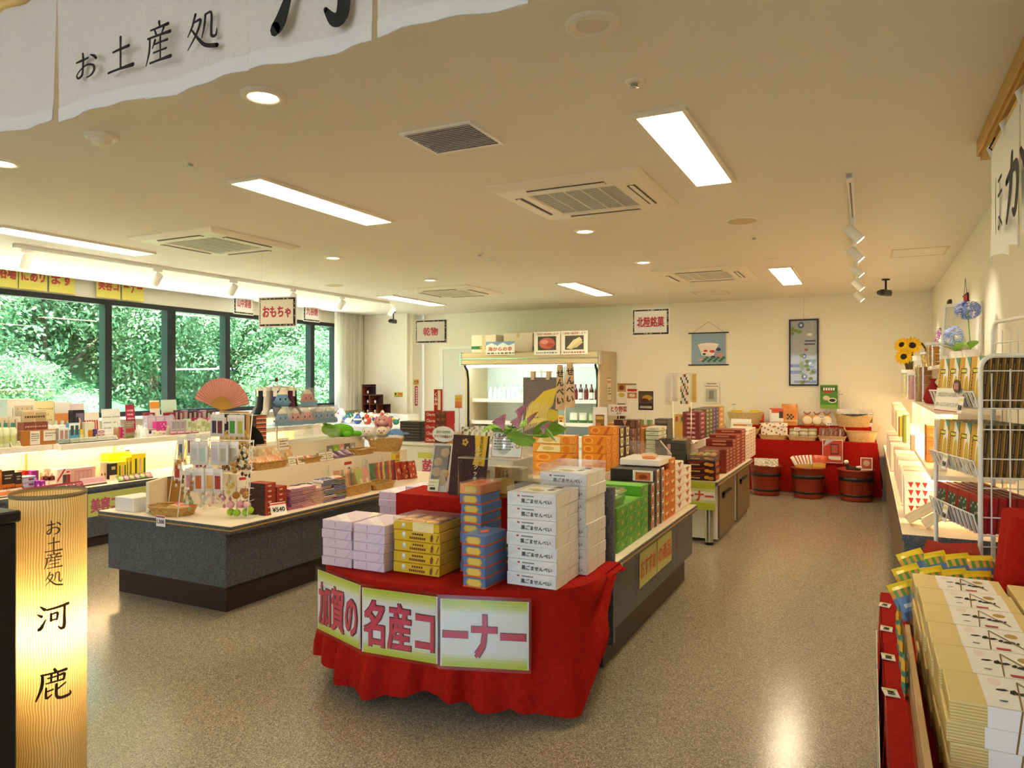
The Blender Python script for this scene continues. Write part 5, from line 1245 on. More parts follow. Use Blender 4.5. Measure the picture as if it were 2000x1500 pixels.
k.place("upright dark brown box on the orange stack", (-2.3, 7.2, FZ2 + 6 * .0476))
for i in range(2):
    t = thing("jelly_jar", "small green jelly jar behind the orange stacks, %s one" % ("left" if not i else "right"), "jar", (-2.16 + i * .09, 7.45, FZ2 + 4 * .0606))
    B().lathe([(.03, 0), (.03, .06)], 14, (0, 0, 0), mat('#7fae6a', .2), cap=True).obj("glass", t); B().lathe([(.031, .06), (.031, .075)], 14, (0, 0, 0), mat('#dfe6da', .3), cap=True).obj("lid", t)
standing("arched white card with bread photo behind the orange boxes", 1158, 1186, 795, 845, 5.5, .85, [('e', 0, .3, .9, .4, '#f6f2ea'), ('r', 0, -.05, .6, .5, '#8a6a2c'), ('r', 0, .08, .5, .12, '#d9b24a'), ('r', -.1, -.18, .3, .14, '#c98a3a')], bg='#f2eee6', cat="sign")
standing("round-topped white sign with red and green lettering, far centre", 1188, 1230, 790, 812, 7.05, FZ2, [('t', 'とり野菜', 0, .1, .5, '#c03a2c', .03, .75), ('t', 'みそ', 0, -.3, .22, '#8a3a24', .02)], bg='#f6f2ea', cat="sign")
# ---------------------------------------------------------------- refrigerated case contents and top
def fr_bottle(nm, r, h, glass, cap, lab, x, y, z, k={}):
    key = (r, h, glass, cap, lab)
    if key not in k:
        b = B().lathe([(r, 0), (r, h * .62), (r * .8, h * .72), (r * .35, h * .82), (r * .35, h * .94)], 12, (0, 0, 0), mat(glass, .15, spec=.7), cap=True)
        k[key] = (mesh_of(b), mesh_of(B().lathe([(r * .4, h * .92), (r * .4, h)], 10, (0, 0, 0), mat(cap, .3), cap=True)), mesh_of(B().lathe([(r * 1.01, h * .12), (r * 1.01, h * .5)], 12, (0, 0, 0), mat(lab, .5))))
    o = put("drink_bottle", None, None, (x, y, z))
    for n, m in zip(("glass", "cap", "paper_label"), k[key]): put(n, m, o)
    return tag(o, nm, "bottle", "bottles in the refrigerated case")
cz = 1.2215
for i in range(7): fr_bottle("clear water bottle with blue cap, %s from left on the case's shelf" % NTH[i], .035, .24, '#cfe3e6', '#8fb8d0', '#e2eff2', fx0 + .32 + i * .085, fy + .34, cz)
for i in range(8): fr_bottle("green tea bottle, %s from left on the case's shelf" % NTH[i], .035, .24, '#a9cfa6', '#7fc24a', '#dff0d6', fx0 + .93 + i * .085, fy + .34, cz)
for i in range(6): fr_bottle("dark red bottle, %s from left at the case's right side" % NTH[i], .036, .26, '#5a1c1a', '#7d2a22', '#e6dfd2' if i % 2 == 0 else '#6a2420', fx1 - .62 + i * .09, fy + .36, cz)
for i, c in enumerate(('#e6c27a', '#f0ead8', '#d9b25a')):
    k = boxkind("chilled_carton", "carton", None, .1, .08, .12, mat(c, .4), {'-y': [('r', 0, .1, .7, .3, '#b5602c'), ('r', 0, -.25, .5, .2, '#3a2a1c')]})
    k.place("chilled sweets carton on the case's lower shelf, %s from the hanging packs" % NTH[i], (-4.72 + i * .14, fy + .35, .8615))
for i in range(3):
    k = Kind("chilled_bag", "food pack", None, [("pack", pouchmesh(.13, .17, .05, lambda u, v, i=i: ('#f0f2ec', '#e6efe0', '#b9c9a0')[i] if v > .3 else '#4a7a3a'))])
    k.place("chilled food bag on the case's lower shelf, %s from left" % NTH[i], (-4.24 + i * .16, fy + .35, .8615))
k = boxkind("cardboard_box", "cardboard box", None, .46, .4, .29, mat('#ece4d2', .7), {'-y': [('r', 0, -.22, 1, .18, '#2f7a44'), ('r', 0, -.22, .3, .1, '#d9b23a'), ('r', 0, -.02, .14, 1, '#d9c9a4')]})
ktop = 2.001
k.place("white carton with green stripe at the left on the refrigerated case", (-5.72, 10.72, ktop), 0)
k2 = boxkind("cardboard_box", "cardboard box", None, .5, .5, .31, mat('#e9e0ca', .7), {'-y': [('r', .0, .38, .1, .24, '#d9c08a')], '+x': [('r', 0, -.3, 1, .16, '#2f7a44')]}, faces={'+x': '#c9b48a', '+z': '#c9ac74'})
k2.place("tan cardboard box with packing tape on the refrigerated case", (-5.15, 10.83, ktop), .12)
def front_sign(lab, u0, u1, v0, v1, y, items, **kw): return standing(lab, u0, u1, v0, v1, y, 0, items, pole=False, **kw)
front_sign("blue-topped white sign with red characters on the case canopy", 949, 1005, 667, 693, fy - .107, [('r', 0, .34, 1, .32, '#7fa3c9'), ('p', [(-.5, .2), (-.3, .4), (-.1, .2), (.1, .42), (.3, .2), (.5, .36), (.5, .15), (-.5, .15)], '#e9f0f4'), ('t', '海からの幸', 0, -.06, .32, '#c4343f', .03, .84)] + bars(0, -.38, .9, 1, '#5a5a5a', .1, .08), cat="sign", name="paper_sign")
front_sign("poster of red prawns on the case canopy", 1043, 1094, 648, 693, fy - .107, [('r', 0, 0, .7, .6, '#4a443e'), ('e', 0, 0, .62, .5, '#c9685a'), ('e', -.1, .06, .3, .2, '#e0958a'), ('e', .12, -.08, .3, .2, '#b5504a'), ('t', 'ご自宅へ直送致します!', 0, .4, .1, '#c03a30', .02, .9)] + bars(0, -.41, .8, 1, '#6a7a9a', .1, .06), cat="poster", name="poster_sign")
front_sign("poster of pale squid on the case canopy", 1096, 1148, 646, 692, fy - .107, [('r', 0, 0, .7, .6, '#57514a'), ('p', [(-.3, -.24), (-.1, -.28), (.3, .1), (.2, .24), (-.05, .1)], '#e9dcb4'), ('p', [(-.2, -.26), (.1, -.2), (.32, .0), (.25, .1)], '#d6c596'), ('t', 'ご自宅へ直送致します!', 0, .4, .1, '#c03a30', .02, .9)] + bars(0, -.41, .8, 1, '#b04a40', .1, .06), cat="poster", name="poster_sign")
o = card("framed notice with red heading on the case's beige side", .22, .36, dots(-.35, .33, .7, 6, '#c04a30', .1) + bars(0, .05, .6, 3, '#5a4a3a', .12, .05), (fx1 + .003, 10.9, 1.22), math.pi / 2, 0, '#ead9b4', border='#6a5434', cat="notice", name="side_sign")
# leaf print poster and hanging crackers in front of the case
hang_x = aty(1060, 740, 5.45).x
t = thing("poster_stand", "grey poster of yellow leaf print hung on a thin chrome stand", "poster", (0, 0, 0))
p, q = aty(1022, 880, 5.45), aty(1090, 737, 5.45)
B().box(p.x, q.x, 5.448, 5.452, 1.0, q.z, mat('#6e625c', .6)).obj("poster", t)
lf = [('p', [(-.45, -.1), (-.3, .1), (.1, .3), (.48, .36), (.35, .1), (.1, -.05)], '#d9c23a'), ('p', [(-.2, -.3), (.0, -.05), (.3, .05), (.5, .02), (.5, -.1), (.1, -.2)], '#cdb634'), ('p', [(-.05, -.5), (.1, -.3), (.5, -.2), (.5, -.32), (.2, -.5)], '#e0cc4a'), ('p', [(-.5, -.2), (-.4, -.1), (.2, -.08), (.2, -.12)], '#e6d45a')]
for i in range(14): lf.append(('p', [(-.46 + i * .045, -.28 + .01 * i), (-.44 + i * .045, -.28 + .01 * i), (-.36 + i * .05, .1 + .02 * (i % 4)), (-.38 + i * .05, .1 + .02 * (i % 4))], '#e3cf8a'))
for i in range(5): lf.append(('r', -.3 + i * .03, .42 - i * .03, .3, .006, '#8a7d76'))
B().art(q.x - p.x, q.z - 1.0, lf, ((p.x + q.x) / 2, 5.448, (q.z + 1.0) / 2)).obj("leaf_print", t)
B().tube([((p.x + q.x) / 2, 5.47, .85), ((p.x + q.x) / 2, 5.47, q.z + .06)], .005, 8, M_chrome).obj("pole", t)
B().tube([((p.x + q.x) / 2 - .1, 5.47, q.z + .045), ((p.x + q.x) / 2 + .1, 5.47, q.z + .045)], .004, 6, M_chrome).obj("cross_bar", t)
for dx in (-.07, .07): B().box((p.x + q.x) / 2 + dx - .015, (p.x + q.x) / 2 + dx + .015, 5.44, 5.48, q.z - .02, q.z + .05, mat('#c9b48a')).obj("clip", t)
def tall_pack(lab, u, v0, v1, y, w, c, dark):
    p, q = aty(u, v1, y), aty(u, v0, y)
    b = B()
    h = q.z - p.z
    b.grid(lambda a, v: ((a - .5) * w * (1.3 - .5 * v), -.012 * math.sin(math.pi * a) - .002, v * h), 6, 8, mat(c, .5))
    b.grid(lambda a, v: ((.5 - a) * w * (1.3 - .5 * v), .012 * math.sin(math.pi * a) + .002, v * h), 6, 8, mat(c, .5))
    b.art(w, h, [('v', dark, .12, .0, .75, '#2c2418', .02), ('e', -.2, -.32, .3, .12, '#b5703a')], (0, -.016, h / 2))
    tag(b.obj("hanging_pack", None, (p.x, y, p.z)), lab, "snack pack")
CI = thing("chrome_stand", "thin chrome stand holding long brown cracker packs in front of the case", "display stand", (aty(1103, 800, 5.9).x, 5.92, .85))
B().tube([(0, 0, 0), (0, 0, aty(1103, 712, 5.25).z - .85)], .006, 8, M_chrome).obj("pole", CI); B().lathe([(.06, 0), (.06, .006), (.001, .008)], 14, (0, 0, 0), M_chrome, cap=True).obj("base", CI)
CI.location = (aty(1103, 800, 5.25).x, 5.25, .851)
tall_pack("long brown cracker pack with vertical lettering, left on chrome stand", 1094, 712, 800, 5.22, .06, '#c9a97a', 'せんべい')
tall_pack("long brown cracker pack with vertical lettering, right on chrome stand", 1113, 708, 796, 5.22, .07, '#cfae80', 'せんべい')
# ---------------------------------------------------------------- dried foods on the chest counter
DZ = .8005
k_rb = boxkind("red_snack_box", "snack box", "red snack boxes", .3, .2, .075, mat('#b0161c', .35), {'-y': [('t', 'Chu-ru', -.22, 0, .5, '#f0e0d8', .02, .4), ('r', .25, 0, .5, 1, '#5a2016'), ('e', .12, .2, .2, .5, '#8a4a2c'), ('e', .36, .2, .2, .5, '#8a4a2c')]})
p = aty(853, 862, 7.35)
stack(k_rb, p.x, 7.42, DZ, 5, ("red and brown snack box", "behind the oval card"))
k = boxkind("snack_pack", "snack pack", None, .1, .04, .26, mat('#b0161c', .3), {'-y': [('r', .25, 0, .4, .9, '#e6d2b0'), ('v', 'くるみ', -.2, .05, .6, '#f0e0d8')]})
k.place("upright red pack with cream side standing on the red snack stack", (p.x - .01, 7.4, DZ + 5 * .0756))
k_bk = boxkind("dark_box", "gift box", "black flat boxes", .3, .22, .034, mat('#221f1e', .35), {'-y': [('r', 0, 0, .9, .25, '#4a4542')]})
p2 = aty(806, 862, 7.45)
stack(k_bk, p2.x, 7.5, DZ, 7, ("flat black box", "beside the red snack stack on the chest counter"))
card("tall red strip sign on the pale return wall by the corner", .09, .36, vbars(0, 0, .85, '#f4e8e4', .5), (-7.435, 11.1, 1.08), math.pi / 2, 0, '#b5304a', cat="sign", name="wall_sign")
card("small yellow sign on the pale wall left of the corner", .2, .09, [('r', .2, .1, .5, .4, '#d9604a'), ('e', -.3, .1, .2, .5, '#2c2a20')] + bars(0, -.3, .8, 1, '#4a4620', .1, .14), (aty(802 - 24, 790, 10.89).x, 10.893, 1.24), 0, 0, '#e6d23a', cat="sign", name="wall_sign")
card("small yellow and red sign on the return wall by the corner", .16, .1, [('r', .2, .1, .5, .5, '#c9503a'), ('e', -.3, .1, .2, .5, '#2c2a20')] + bars(0, -.3, .8, 1, '#4a4620', .1, .14), (-7.436, 11.1, 1.46), math.pi / 2, 0, '#e6d23a', cat="sign", name="wall_sign")
card("lime sheet with pink characters on the chest counter's front", .42, .34, [('r', 0, .4, 1, .2, '#d3dc6a'), ('r', 0, -.4, 1, .2, '#d3dc6a'), ('t', '乾物', .05, 0, .55, '#cf5a7a', .04, .8)], (-4.62, 7.243, .35), 0, 0, '#f4f2e6', cat="sign", name="front_sign")
bk_ = basket("small wicker basket of flat dried packs on the chest counter", aty(885, 850, 7.4).x, 7.42, DZ, .2, .16, .1)
def dried(lab, x, y, z, rz, tilt, c, w=.16, h=.2):
    def fn(u, v): return ('#e9e4d6', c, '#d9d2c0')[(int(u * 5) + int(v * 6) * 2) % 3]
    Kind("dried_food_pack", "food pack", "clear packs of dried seafood", [("pack", pouchmesh(w, h, .03, fn, 6, 7))]).place(lab, (x, y, z), (tilt, 0, rz))
for i in range(5): dried("flat packet standing in the small basket on chest counter, %s from front" % NTH[i], aty(885, 850, 7.4).x, 7.37 + i * .022, DZ + .012, rnd.uniform(-.1, .1), -.15, '#c9b98a', .13, .12)
xx0 = aty(905, 850, 7.5).x; cols = ['#6a7a58', '#8a8470', '#b9b4a0', '#56604a', '#c9c2a8']
for i in range(11):
    dried("clear pack of dried seaweed and fish on the chest counter, %s in the rows" % NTH[i], xx0 + .07 * (i % 6) + .03, 7.45 + .25 * (i // 6), DZ, rnd.uniform(-.4, .4), -.35, cols[i % 5])
for i, u in enumerate((955, 968)):
    t = thing("seaweed_jar", "jar with dark lid among the dried food packs, %s one" % ("left" if not i else "right"), "jar", (aty(u, 830, 7.6).x + .02, 8.05, DZ))
    B().lathe([(.055, 0), (.055, .13), (.045, .15)], 16, (0, 0, 0), mat('#b9b08a', .2), cap=True).obj("glass", t); B().lathe([(.05, .15), (.05, .175)], 16, (0, 0, 0), mat('#3a3026', .4), cap=True).obj("lid", t)
hang_rack("thin stand hung with an orange pack at the chest counter's left", 897, 7.9, DZ, 1.36, [("yellow and orange pack hung beside the door", 0, .1, .16, lambda u, v: '#e0b23a' if v > .5 else '#d9803a')])
# hanging category signs
M_sgn = '#f6f4f0'
def hang_sign(lab, tx, c, x, y, rz, w=.42, h=.3, z0=2.03, bg=M_sgn, wid=.66, string=True):
    t = thing("hanging_sign", lab, "sign", (x, y, z0), rz, "category signs hung from the ceiling")
    b = B().box(-w / 2, w / 2, -.003, .003, 0, h, mat(M_sgn, .5))
    its = [('r', 0, 0, .94, .92, '#35312a')]
    r = random.Random(len(tx) + int(w * 100))
    for k in range(64):
        e = k % 4; s_ = r.uniform(-.46, .46); cc = r.choice(('#c9b24a', '#8a3a2c', '#d9d2c0', '#5a6a3a', '#7d2a30', '#e0d8b0'))
        its.append(('e', s_ if e < 2 else (.45 if e == 2 else -.45), (.43 if e == 0 else -.43) if e < 2 else s_ * .95, .03, .035, cc))
    its += [('r', 0, 0, .86, .8, bg), ('t', tx, 0, 0, .38 if wid > .5 else .34, c, .04, wid)]
    b.art(w, h, its, (0, -.003, h / 2)); b.obj("board", t)
    for sx in (-1, 1):
        if string: B().tube([(sx * w * .42, 0, h - .01), (sx * w * .42, 0, CEIL - z0)], .0012, 4, M_plas).obj("string", t)
hang_sign("cream hanging sign with four red characters by the left island", 'おもちゃ', '#c43a4a', -5.04, 5.18, math.radians(11), .41, .29, 2.05, '#efe8d2', .74)
hang_sign("white hanging sign with two red characters near the corner door", '乾物', '#d05a66', -4.55, 7.1, math.radians(5), .42, .28, 1.97, M_sgn, .46)
hang_sign("white hanging sign with four red characters left of the blue scroll", '北陸銘菓', '#c43a48', -2.17, 7.85, math.radians(3), .42, .3, 2.04, M_sgn, .72)
for (lab, tx, u0, u1, v0, v1) in (("small white sign with four red characters above the middle windows", '山中漆器', 458, 497, 583, 614), ("small white sign with three red characters above the window beside curtain", '九谷焼', 594, 626, 600, 629)):
    a, b = atx(u0, v1, -8.38), atx(u1, v1, -8.38)
    hang_sign(lab, tx, '#d0606a', -8.4, (a.y + b.y) / 2, math.pi / 2, b.y - a.y, .34, 2.525, M_sgn, .7, False)
# yellow sheets on the wall above the windows
for (lab, tx, u0, u1) in (("yellow sheet with two heavy red characters cut by the left edge", '浴場', -8, 35), ("yellow sheet second from left above the windows", 'にあり', 37, 92), ("yellow sheet third from left above the windows", 'ます', 96, 146), ("yellow sheet of three characters right of the gap above the windows", '美容コ', 188, 235), ("rightmost yellow sheet above the windows", 'ーナー', 238, 281)):
    a, b = atx(u0, 560, -8.56).y, atx(u1, 560, -8.56).y
    card(lab, b - a, .3, [('t', tx, 0, .06, .5, '#c9504a', .04, .85)], (-8.56, (a + b) / 2, 2.575), math.pi / 2, 0, '#ece06a', cat="sign", name="wall_sign")
card("lime sheet with pink characters on the window counter's front", .62, .215, [('t', '美容コーナー', 0, -.03, .62, '#cf6080', .05, .92)], (-6.437, atx(171, 990, -6.44).y + .31, .285), math.pi / 2, 0, '#d6da7a', cat="sign", name="front_sign")
# curtain at the end of the windows
cu = B()
cu.grid(lambda u, v: (-8.46 + .035 * math.sin(u * 60) + .015 * math.sin(u * 23), 10.06 + u * .78, 1.0 + v * 1.95), 96, 6, ramp_mat("sheer_curtain", "noise", 30, [(.3, '#efece0'), (.7, '#f7f5ec')], rough=.9, spec=.05, translucent=.45))
t = tag(cu.obj("window_curtain"), "pale pleated curtain gathered at the end of the windows", "curtain")
B().tube([(-8.46, 9.9, 2.96), (-8.46, 10.88, 2.96)], .012, 8, M_plas).obj("rail", t)

# ---------------------------------------------------------------- pictures on the back wall
sc_ = [('r', 0, 0, 1, 1, '#8fa8bd'), ('e', .0, .12, .6, .14, '#2c2a5a'), ('p', [(-.32, .15), (-.25, -.02), (-.2, -.2), (.15, -.24), (.22, -.02), (.32, .15)], '#f1e6da'), ('e', 0, .14, .56, .1, '#f6ede2'), ('e', -.08, -.06, .12, .07, '#c9342a'), ('e', .12, -.08, .16, .09, '#d8482f'), ('e', -.12, -.16, .1, .06, '#2c2a2c'), ('e', .3, -.02, .14, .1, '#3a3a7a'), ('e', .34, -.2, .18, .14, '#d98a84'), ('e', .14, -.26, .14, .1, '#4a3a84'), ('e', -.2, -.34, .16, .08, '#d9a8a0')]
for i in range(12): sc_.append(('e', -.15 + .055 * i, -.38 + .05 * (i % 3), .1, .07, '#3f6a3f'))
t = thing("hanging_scroll", "pale blue cloth hanging with goldfish bowl and flowers on the back wall", "wall hanging", (-2.22, YB - .014, 1.78))
B().box(-.255, .255, -.003, .003, 0, .49, mat('#8fa8bd', .8)).art(.51, .49, sc_, (0, -.003, .245)).obj("cloth", t)
for z in (0, .49): B().tube([(-.305, 0, z), (.305, 0, z)], .009, 8, M_black).obj("rod", t)
B().tube([(-.25, 0, .49), (0, .005, .66), (.25, 0, .49)], .002, 5, mat('#5a4a34')).obj("cord", t)
fi = [('r', 0, 0, 1, 1, '#a9aeb4'), ('r', -.28, -.21, .5, .05, '#3a3c5c'), ('r', -.3, -.31, .45, .05, '#3a3c5c'), ('r', .05, -.46, .85, .035, '#3a3c4c'), ('r', .25, .18, .4, .022, '#2c2e3c'), ('r', .22, .13, .4, .022, '#2c2e3c'), ('r', .18, .36, .012, .26, '#8a8a80'), ('e', .22, .28, .2, .05, '#f0ece4')]
for (x, y, s_) in ((-.1, .43, .24), (.25, -.18, .34), (.38, -.3, .22), (.02, -.06, .18), (.03, -.38, .22), (.28, -.44, .14)): fi += [('e', x, y, s_, s_ * .42, '#4a5f94'), ('e', x, y, s_ * .4, s_ * .17, '#e3e6ea')]
for i in range(22): fi.append(('e', rnd.uniform(-.1, .45) if i > 6 else rnd.uniform(-.45, -.1), rnd.uniform(-.48, -.05) if i > 6 else rnd.uniform(.3, .42), .16, .05, '#7d9a3a'))
fi.append(('e', .1, .04, .14, .03, '#b5405a'))
t = thing("framed_picture", "tall narrow black-framed picture of blue morning glories on the back wall", "picture", (-.86, YB - .015, 1.465))
w_, h_ = .40, .965
for (a, b, c, d_) in ((-w_ / 2, w_ / 2, 0, .022), (-w_ / 2, w_ / 2, h_ - .022, h_), (-w_ / 2, -w_ / 2 + .022, .022, h_ - .022), (w_ / 2 - .022, w_ / 2, .022, h_ - .022)): B().box(a, b, -.014, .012, c, d_, M_black).obj("frame_bar", t)
B().box(-.18, .18, -.002, .006, .02, h_ - .02, mat('#a9aeb4', .7)).art(w_ - .044, h_ - .044, fi, (0, -.002, h_ / 2)).obj("print", t)
B().box(-.18, .18, -.009, -.008, .02, h_ - .02, clear_mat("picture_glass", (1, 1, 1), .025, .05)).obj("glass", t)
B().tube([(0, 0, h_), (0, .005, 2.74 - 1.465)], .0012, 4, mat('#7d7464')).obj("hanging_wire", t)
# ---------------------------------------------------------------- window counter: goods face the room (+x)
R90 = math.pi / 2
def gx(lab, u0, u1, vt, x, z, m, art=None, depth=.06, name="carton", cat="carton", tilt=0, group=None, vb=None, side=None, hh=None):
    """printed carton whose face lies on plane x, spanning pixel columns u0..u1, top at row vt"""
    a, b = atx(u0, 800, x).y, atx(u1, 800, x).y; h = hh or max(.02, atx((u0 + u1) / 2, vt, x).z - z)
    w = b - a
    me = boxmesh(w, depth, h, mat(m, .45), {'-y': art or [], '+x': side or []}, .002)
    o = put(name, me, None, (x - depth / 2 * 0, (a + b) / 2, z), (-tilt, 0, R90)); o.location.x = x - depth / 2
    return tag(o, lab, cat, group)
def pump_bottle(lab, u, x, z, vt, r, body, cap, label=None, pump=True):
    y = atx(u, 800, x).y; h = atx(u, vt, x).z - z
    t = thing("pump_bottle" if pump else "bottle", lab, "bottle", (x - r, y, z))
    hb = h * (.62 if pump else .8)
    B().lathe([(r * .95, 0), (r, .006), (r, hb * .9), (r * .7, hb), (r * .35, hb * 1.03)], 16, (0, 0, 0), mat(body, .25), cap=True).obj("body", t)
    if label: B().lathe([(r * 1.01, hb * .2), (r * 1.01, hb * .6)], 16, (0, 0, 0), mat(label, .5)).obj("paper_label", t)
    if pump:
        B().tube([(0, 0, hb), (0, 0, h * .95)], r * .18, 8, mat(cap, .3)).obj("pump_stem", t)
        B().tube([(0, 0, h * .97), (r * .9, 0, h * .97), (r * 1.1, 0, h * .9)], r * .16, 8, mat(cap, .3)).obj("pump_nozzle", t)
        B().lathe([(r * .45, hb), (r * .45, hb * 1.15)], 12, (0, 0, 0), mat(cap, .3), cap=True).obj("collar", t)
    else: B().lathe([(r * .45, hb), (r * .45, h)], 12, (0, 0, 0), mat(cap, .3), cap=True).obj("cap", t)
    return t
WS, WF, WB = .9555, -6.74, -6.98            # shelf top, front row plane, back row plane
C_ = lambda *cols: [('r', 0, .3 - .3 * i, .8, .2, c) for i, c in enumerate(cols)]
# leftmost, white tags and cartons
for i, (u0, u1) in enumerate(((-3, 17), (17, 38))):
    o = card("round beige tag card with red seal at the shelf's left end, %s one" % ("left" if not i else "right"), .12, .16, [('e', 0, 0, .95, .95, '#d9cbb0'), *vbars(.1, .1, .45, '#2a221a', .08), ('r', -.15, -.2, .2, .16, '#b5402c')], (-7.0, atx((u0 + u1) / 2, 800, -7.0).y, 1.055), R90, .06, '#e6dcc6', cat="sign")
gx("white multi-pack carton high at the shelf's left end", 14, 68, 779, -7.1, WS, '#eee9dd', [('r', .1, .2, .7, .3, '#c9bda4')] + [('r', -.3 + i * .17, -.1, .02, .8, '#5a5248') for i in range(5)], .12)
gx("tan display carton with brown labels on the shelf's left part", 44, 91, 801, -7.0, WS, '#d9c9a4', [('r', -.25, .2, .45, .5, '#c9b48a'), ('r', .25, .15, .45, .55, '#b9a272'), ('r', -.25, -.08, .45, .06, '#8a2c22')] + bars(0, .3, .8, 1, '#4a3a2a', .1, .06), .1)
gx("open brown display box with reddish sachets on the window shelf", 44, 94, 824, -6.86, WS, '#a3624e', [('r', -.24, .2, .42, .6, '#8a4a44'), ('r', .24, .2, .42, .6, '#8a4a44')] + bars(0, .3, .8, 1, '#d9b2a0', .1, .06), .08)
gx("cardboard tray with white notices at the front of the window shelf", 42, 110, 840, -6.79, WS, '#b5742e', [('r', -.12, 0, .28, .9, '#efeae0'), ('r', .3, .1, .36, .7, '#ece6d8')] + bars(-.12, .25, .22, 4, '#3a3630', .14, .05) + bars(.3, .25, .28, 2, '#3a3630', .16, .05), .05)
for i, u in enumerate((2, 15, 29)): pump_bottle("white and green cream tube, %s from left on the window shelf" % NTH[i], u, -6.8, WS, 826, .032, '#e3e6c2', '#3f8f7a', '#c9d08a', False)
card("small cream price plate before the green tubes", .1, .055, bars(0, .25, .8, 3, '#5a5a40', .24, .08), (-6.79, atx(34, 860, -6.79).y, WS), R90, .5, '#e3e2b4', cat="price card", name="price_card")
gx("pale yellow sheet carton against the window, left part", 68, 106, 783, -7.2, WS, '#efe3b0', bars(0, .3, .7, 5, '#c9b47a', .14, .04), .03)
gx("white pack with orange band behind the bottles, left part", 107, 140, 785, -7.2, WS, '#efece6', [('r', 0, .05, 1, .3, '#e69a5a'), ('r', 0, -.3, .9, .25, '#a9b4a6')], .08)
gx("dark purple photo carton standing on the window shelf", 142, 165, 801, -6.95, WS, '#2c2630', [('r', .1, 0, .65, .8, '#7d7390'), ('e', .05, .1, .3, .3, '#d9c2b4'), ('e', -.1, .1, .25, .4, '#2a2230')], .07)
gx("small white carton with red print on top of the row beside dark carton", 143, 164, 788, -7.1, WS, '#ead9d6', [('e', 0, .2, .7, .15, '#b5404a'), ('r', 0, -.1, .8, .06, '#b5404a')], .06)
k_wb = None
for i in range(4): pump_bottle("white round-shouldered bottle behind the blue set, %s from left" % NTH[i], 100 + i * 13, -7.0, WS, 822, .034, '#eef2f2', '#e2eaea', None, False)
gx("clear sleeve with two pinkish bottles left of the blue set", 115, 135, 836, -6.8, WS, '#dde6e6', [('r', -.22, -.05, .32, .8, '#b58a86'), ('r', .22, -.05, .32, .8, '#b58a86')], .05)
gx("bright blue twin bottle set in clear pack", 135, 156, 826, -6.8, WS, '#5aa6d2', [('r', 0, .32, 1, .32, '#f0f4f4'), ('r', -.22, .12, .3, .5, '#4a5a52'), ('r', .22, .12, .3, .5, '#4a5a52')], .05)
pump_bottle("yellow oil bottle with amber pump on the window shelf", 161, -6.8, WS, 825, .026, '#d9c24a', '#d9902e', '#e6d88a')
gx("cream refill pouch with orange window beside the yellow bottle", 166, 185, 824, -6.82, WS, '#e6e3c8', [('r', .1, -.18, .6, .5, '#cf8a2e')], .04)
gx("small violet and lime carton on the window shelf", 184, 190, 838, -6.8, WS, '#4a3a78', [('r', .2, -.2, .3, .5, '#d9d23a')], .04)
for i in range(3): gx("pink patterned soap carton with oval emblem, %s of three" % level(i, 3), 191, 205, 826, -6.82, WS + i * .033, '#e3cfd2', [('e', 0, 0, .8, .7, '#b5506a'), ('e', 0, 0, .5, .35, '#f0e0e2')], .05, hh=.0325)
gx("white carton behind the brown pump bottle", 205, 224, 846, -6.82, WS, '#eee8e2', bars(0, 0, .5, 2, '#c9bdb4'), .05)
pump_bottle("brown lotion bottle with white pump on the window shelf", 231, -6.78, WS, 822, .027, '#b58a6a', '#f0eee8', '#a87a5a')
t = thing("cream_jar", "tiny brown cream jar at the front edge of the window shelf", "jar", (-6.72, atx(222, 850, -6.72).y, WS)); B().lathe([(.022, 0), (.022, .02)], 14, (0, 0, 0), mat('#b07a62', .4), cap=True).obj("jar", t); B().lathe([(.0225, .02), (.0225, .028)], 14, (0, 0, 0), mat('#e6dcd2', .4), cap=True).obj("lid", t)
gx("tall taupe and pink leaflet carton leaning on the window shelf", 245, 263, 822, -6.76, WS, '#9a8a78', [('r', 0, -.05, .85, .25, '#b5404a'), ('r', 0, -.42, .85, .1, '#6a7a2c')] + bars(0, .35, .7, 2, '#e0d4c4', .12, .04), .02, tilt=.06)
for i in range(3): gx("hot pink soap carton behind the leaflet, %s of three" % level(i, 3), 236, 247, 826, -6.86, WS + i * .037, '#d9306a', [('e', 0, 0, .5, .6, '#f0a8c0')], .05, hh=.0365)
for i, (u, c) in enumerate(((272, '#f0eee6'), (286, '#eef0ee'))): pump_bottle("white pump bottle right of the leaflet, %s one" % ("left" if not i else "right"), u, -6.78, WS, 826 + 4 * (1 - i), .026, c, '#f6f6f2', '#dfe0d2' if not i else None)
gx("white carton with indigo flower print on the window shelf", 289, 306, 838, -6.78, WS, '#eee8e0', [('e', -.25, .1, .35, .5, '#3a3a7a'), ('r', 0, .42, 1, .14, '#b5605a'), ('e', .2, -.1, .3, .3, '#d9b4c4')], .05)
gx("pale yellow and pink floral carton on the window shelf", 306, 326, 842, -6.78, WS, '#efe3d2', [('e', -.2, .1, .3, .4, '#e6c27a'), ('e', .2, -.1, .3, .4, '#d99ab4')], .05)
gx("magenta gift bag with white dots on the window shelf", 305, 326, 823, -6.9, WS, '#e03a9a', [('e', rnd.uniform(-.4, .4), rnd.uniform(-.4, .4), .12, .1, '#f6c6e2') for _ in range(9)], .06)
for i in range(3): gx("lavender multi-pack behind the magenta bag, %s from left" % NTH[i], 288 + i * 17, 304 + i * 17, 812, -7.05, WS, '#d3c6dc', [('r', 0, .1, .8, .6, '#e3dae8')], .08)
for i, u in enumerate((291, 331)):
    gx("crimson handled pack behind the lavender packs, %s one" % ("left" if not i else "right"), u - 8, u + 12, 806, -7.12, WS, '#9a1f34', [('e', .1, .1, .7, .7, '#cbb4c4'), ('r', .1, -.1, .5, .1, '#5a3a7a')], .04)
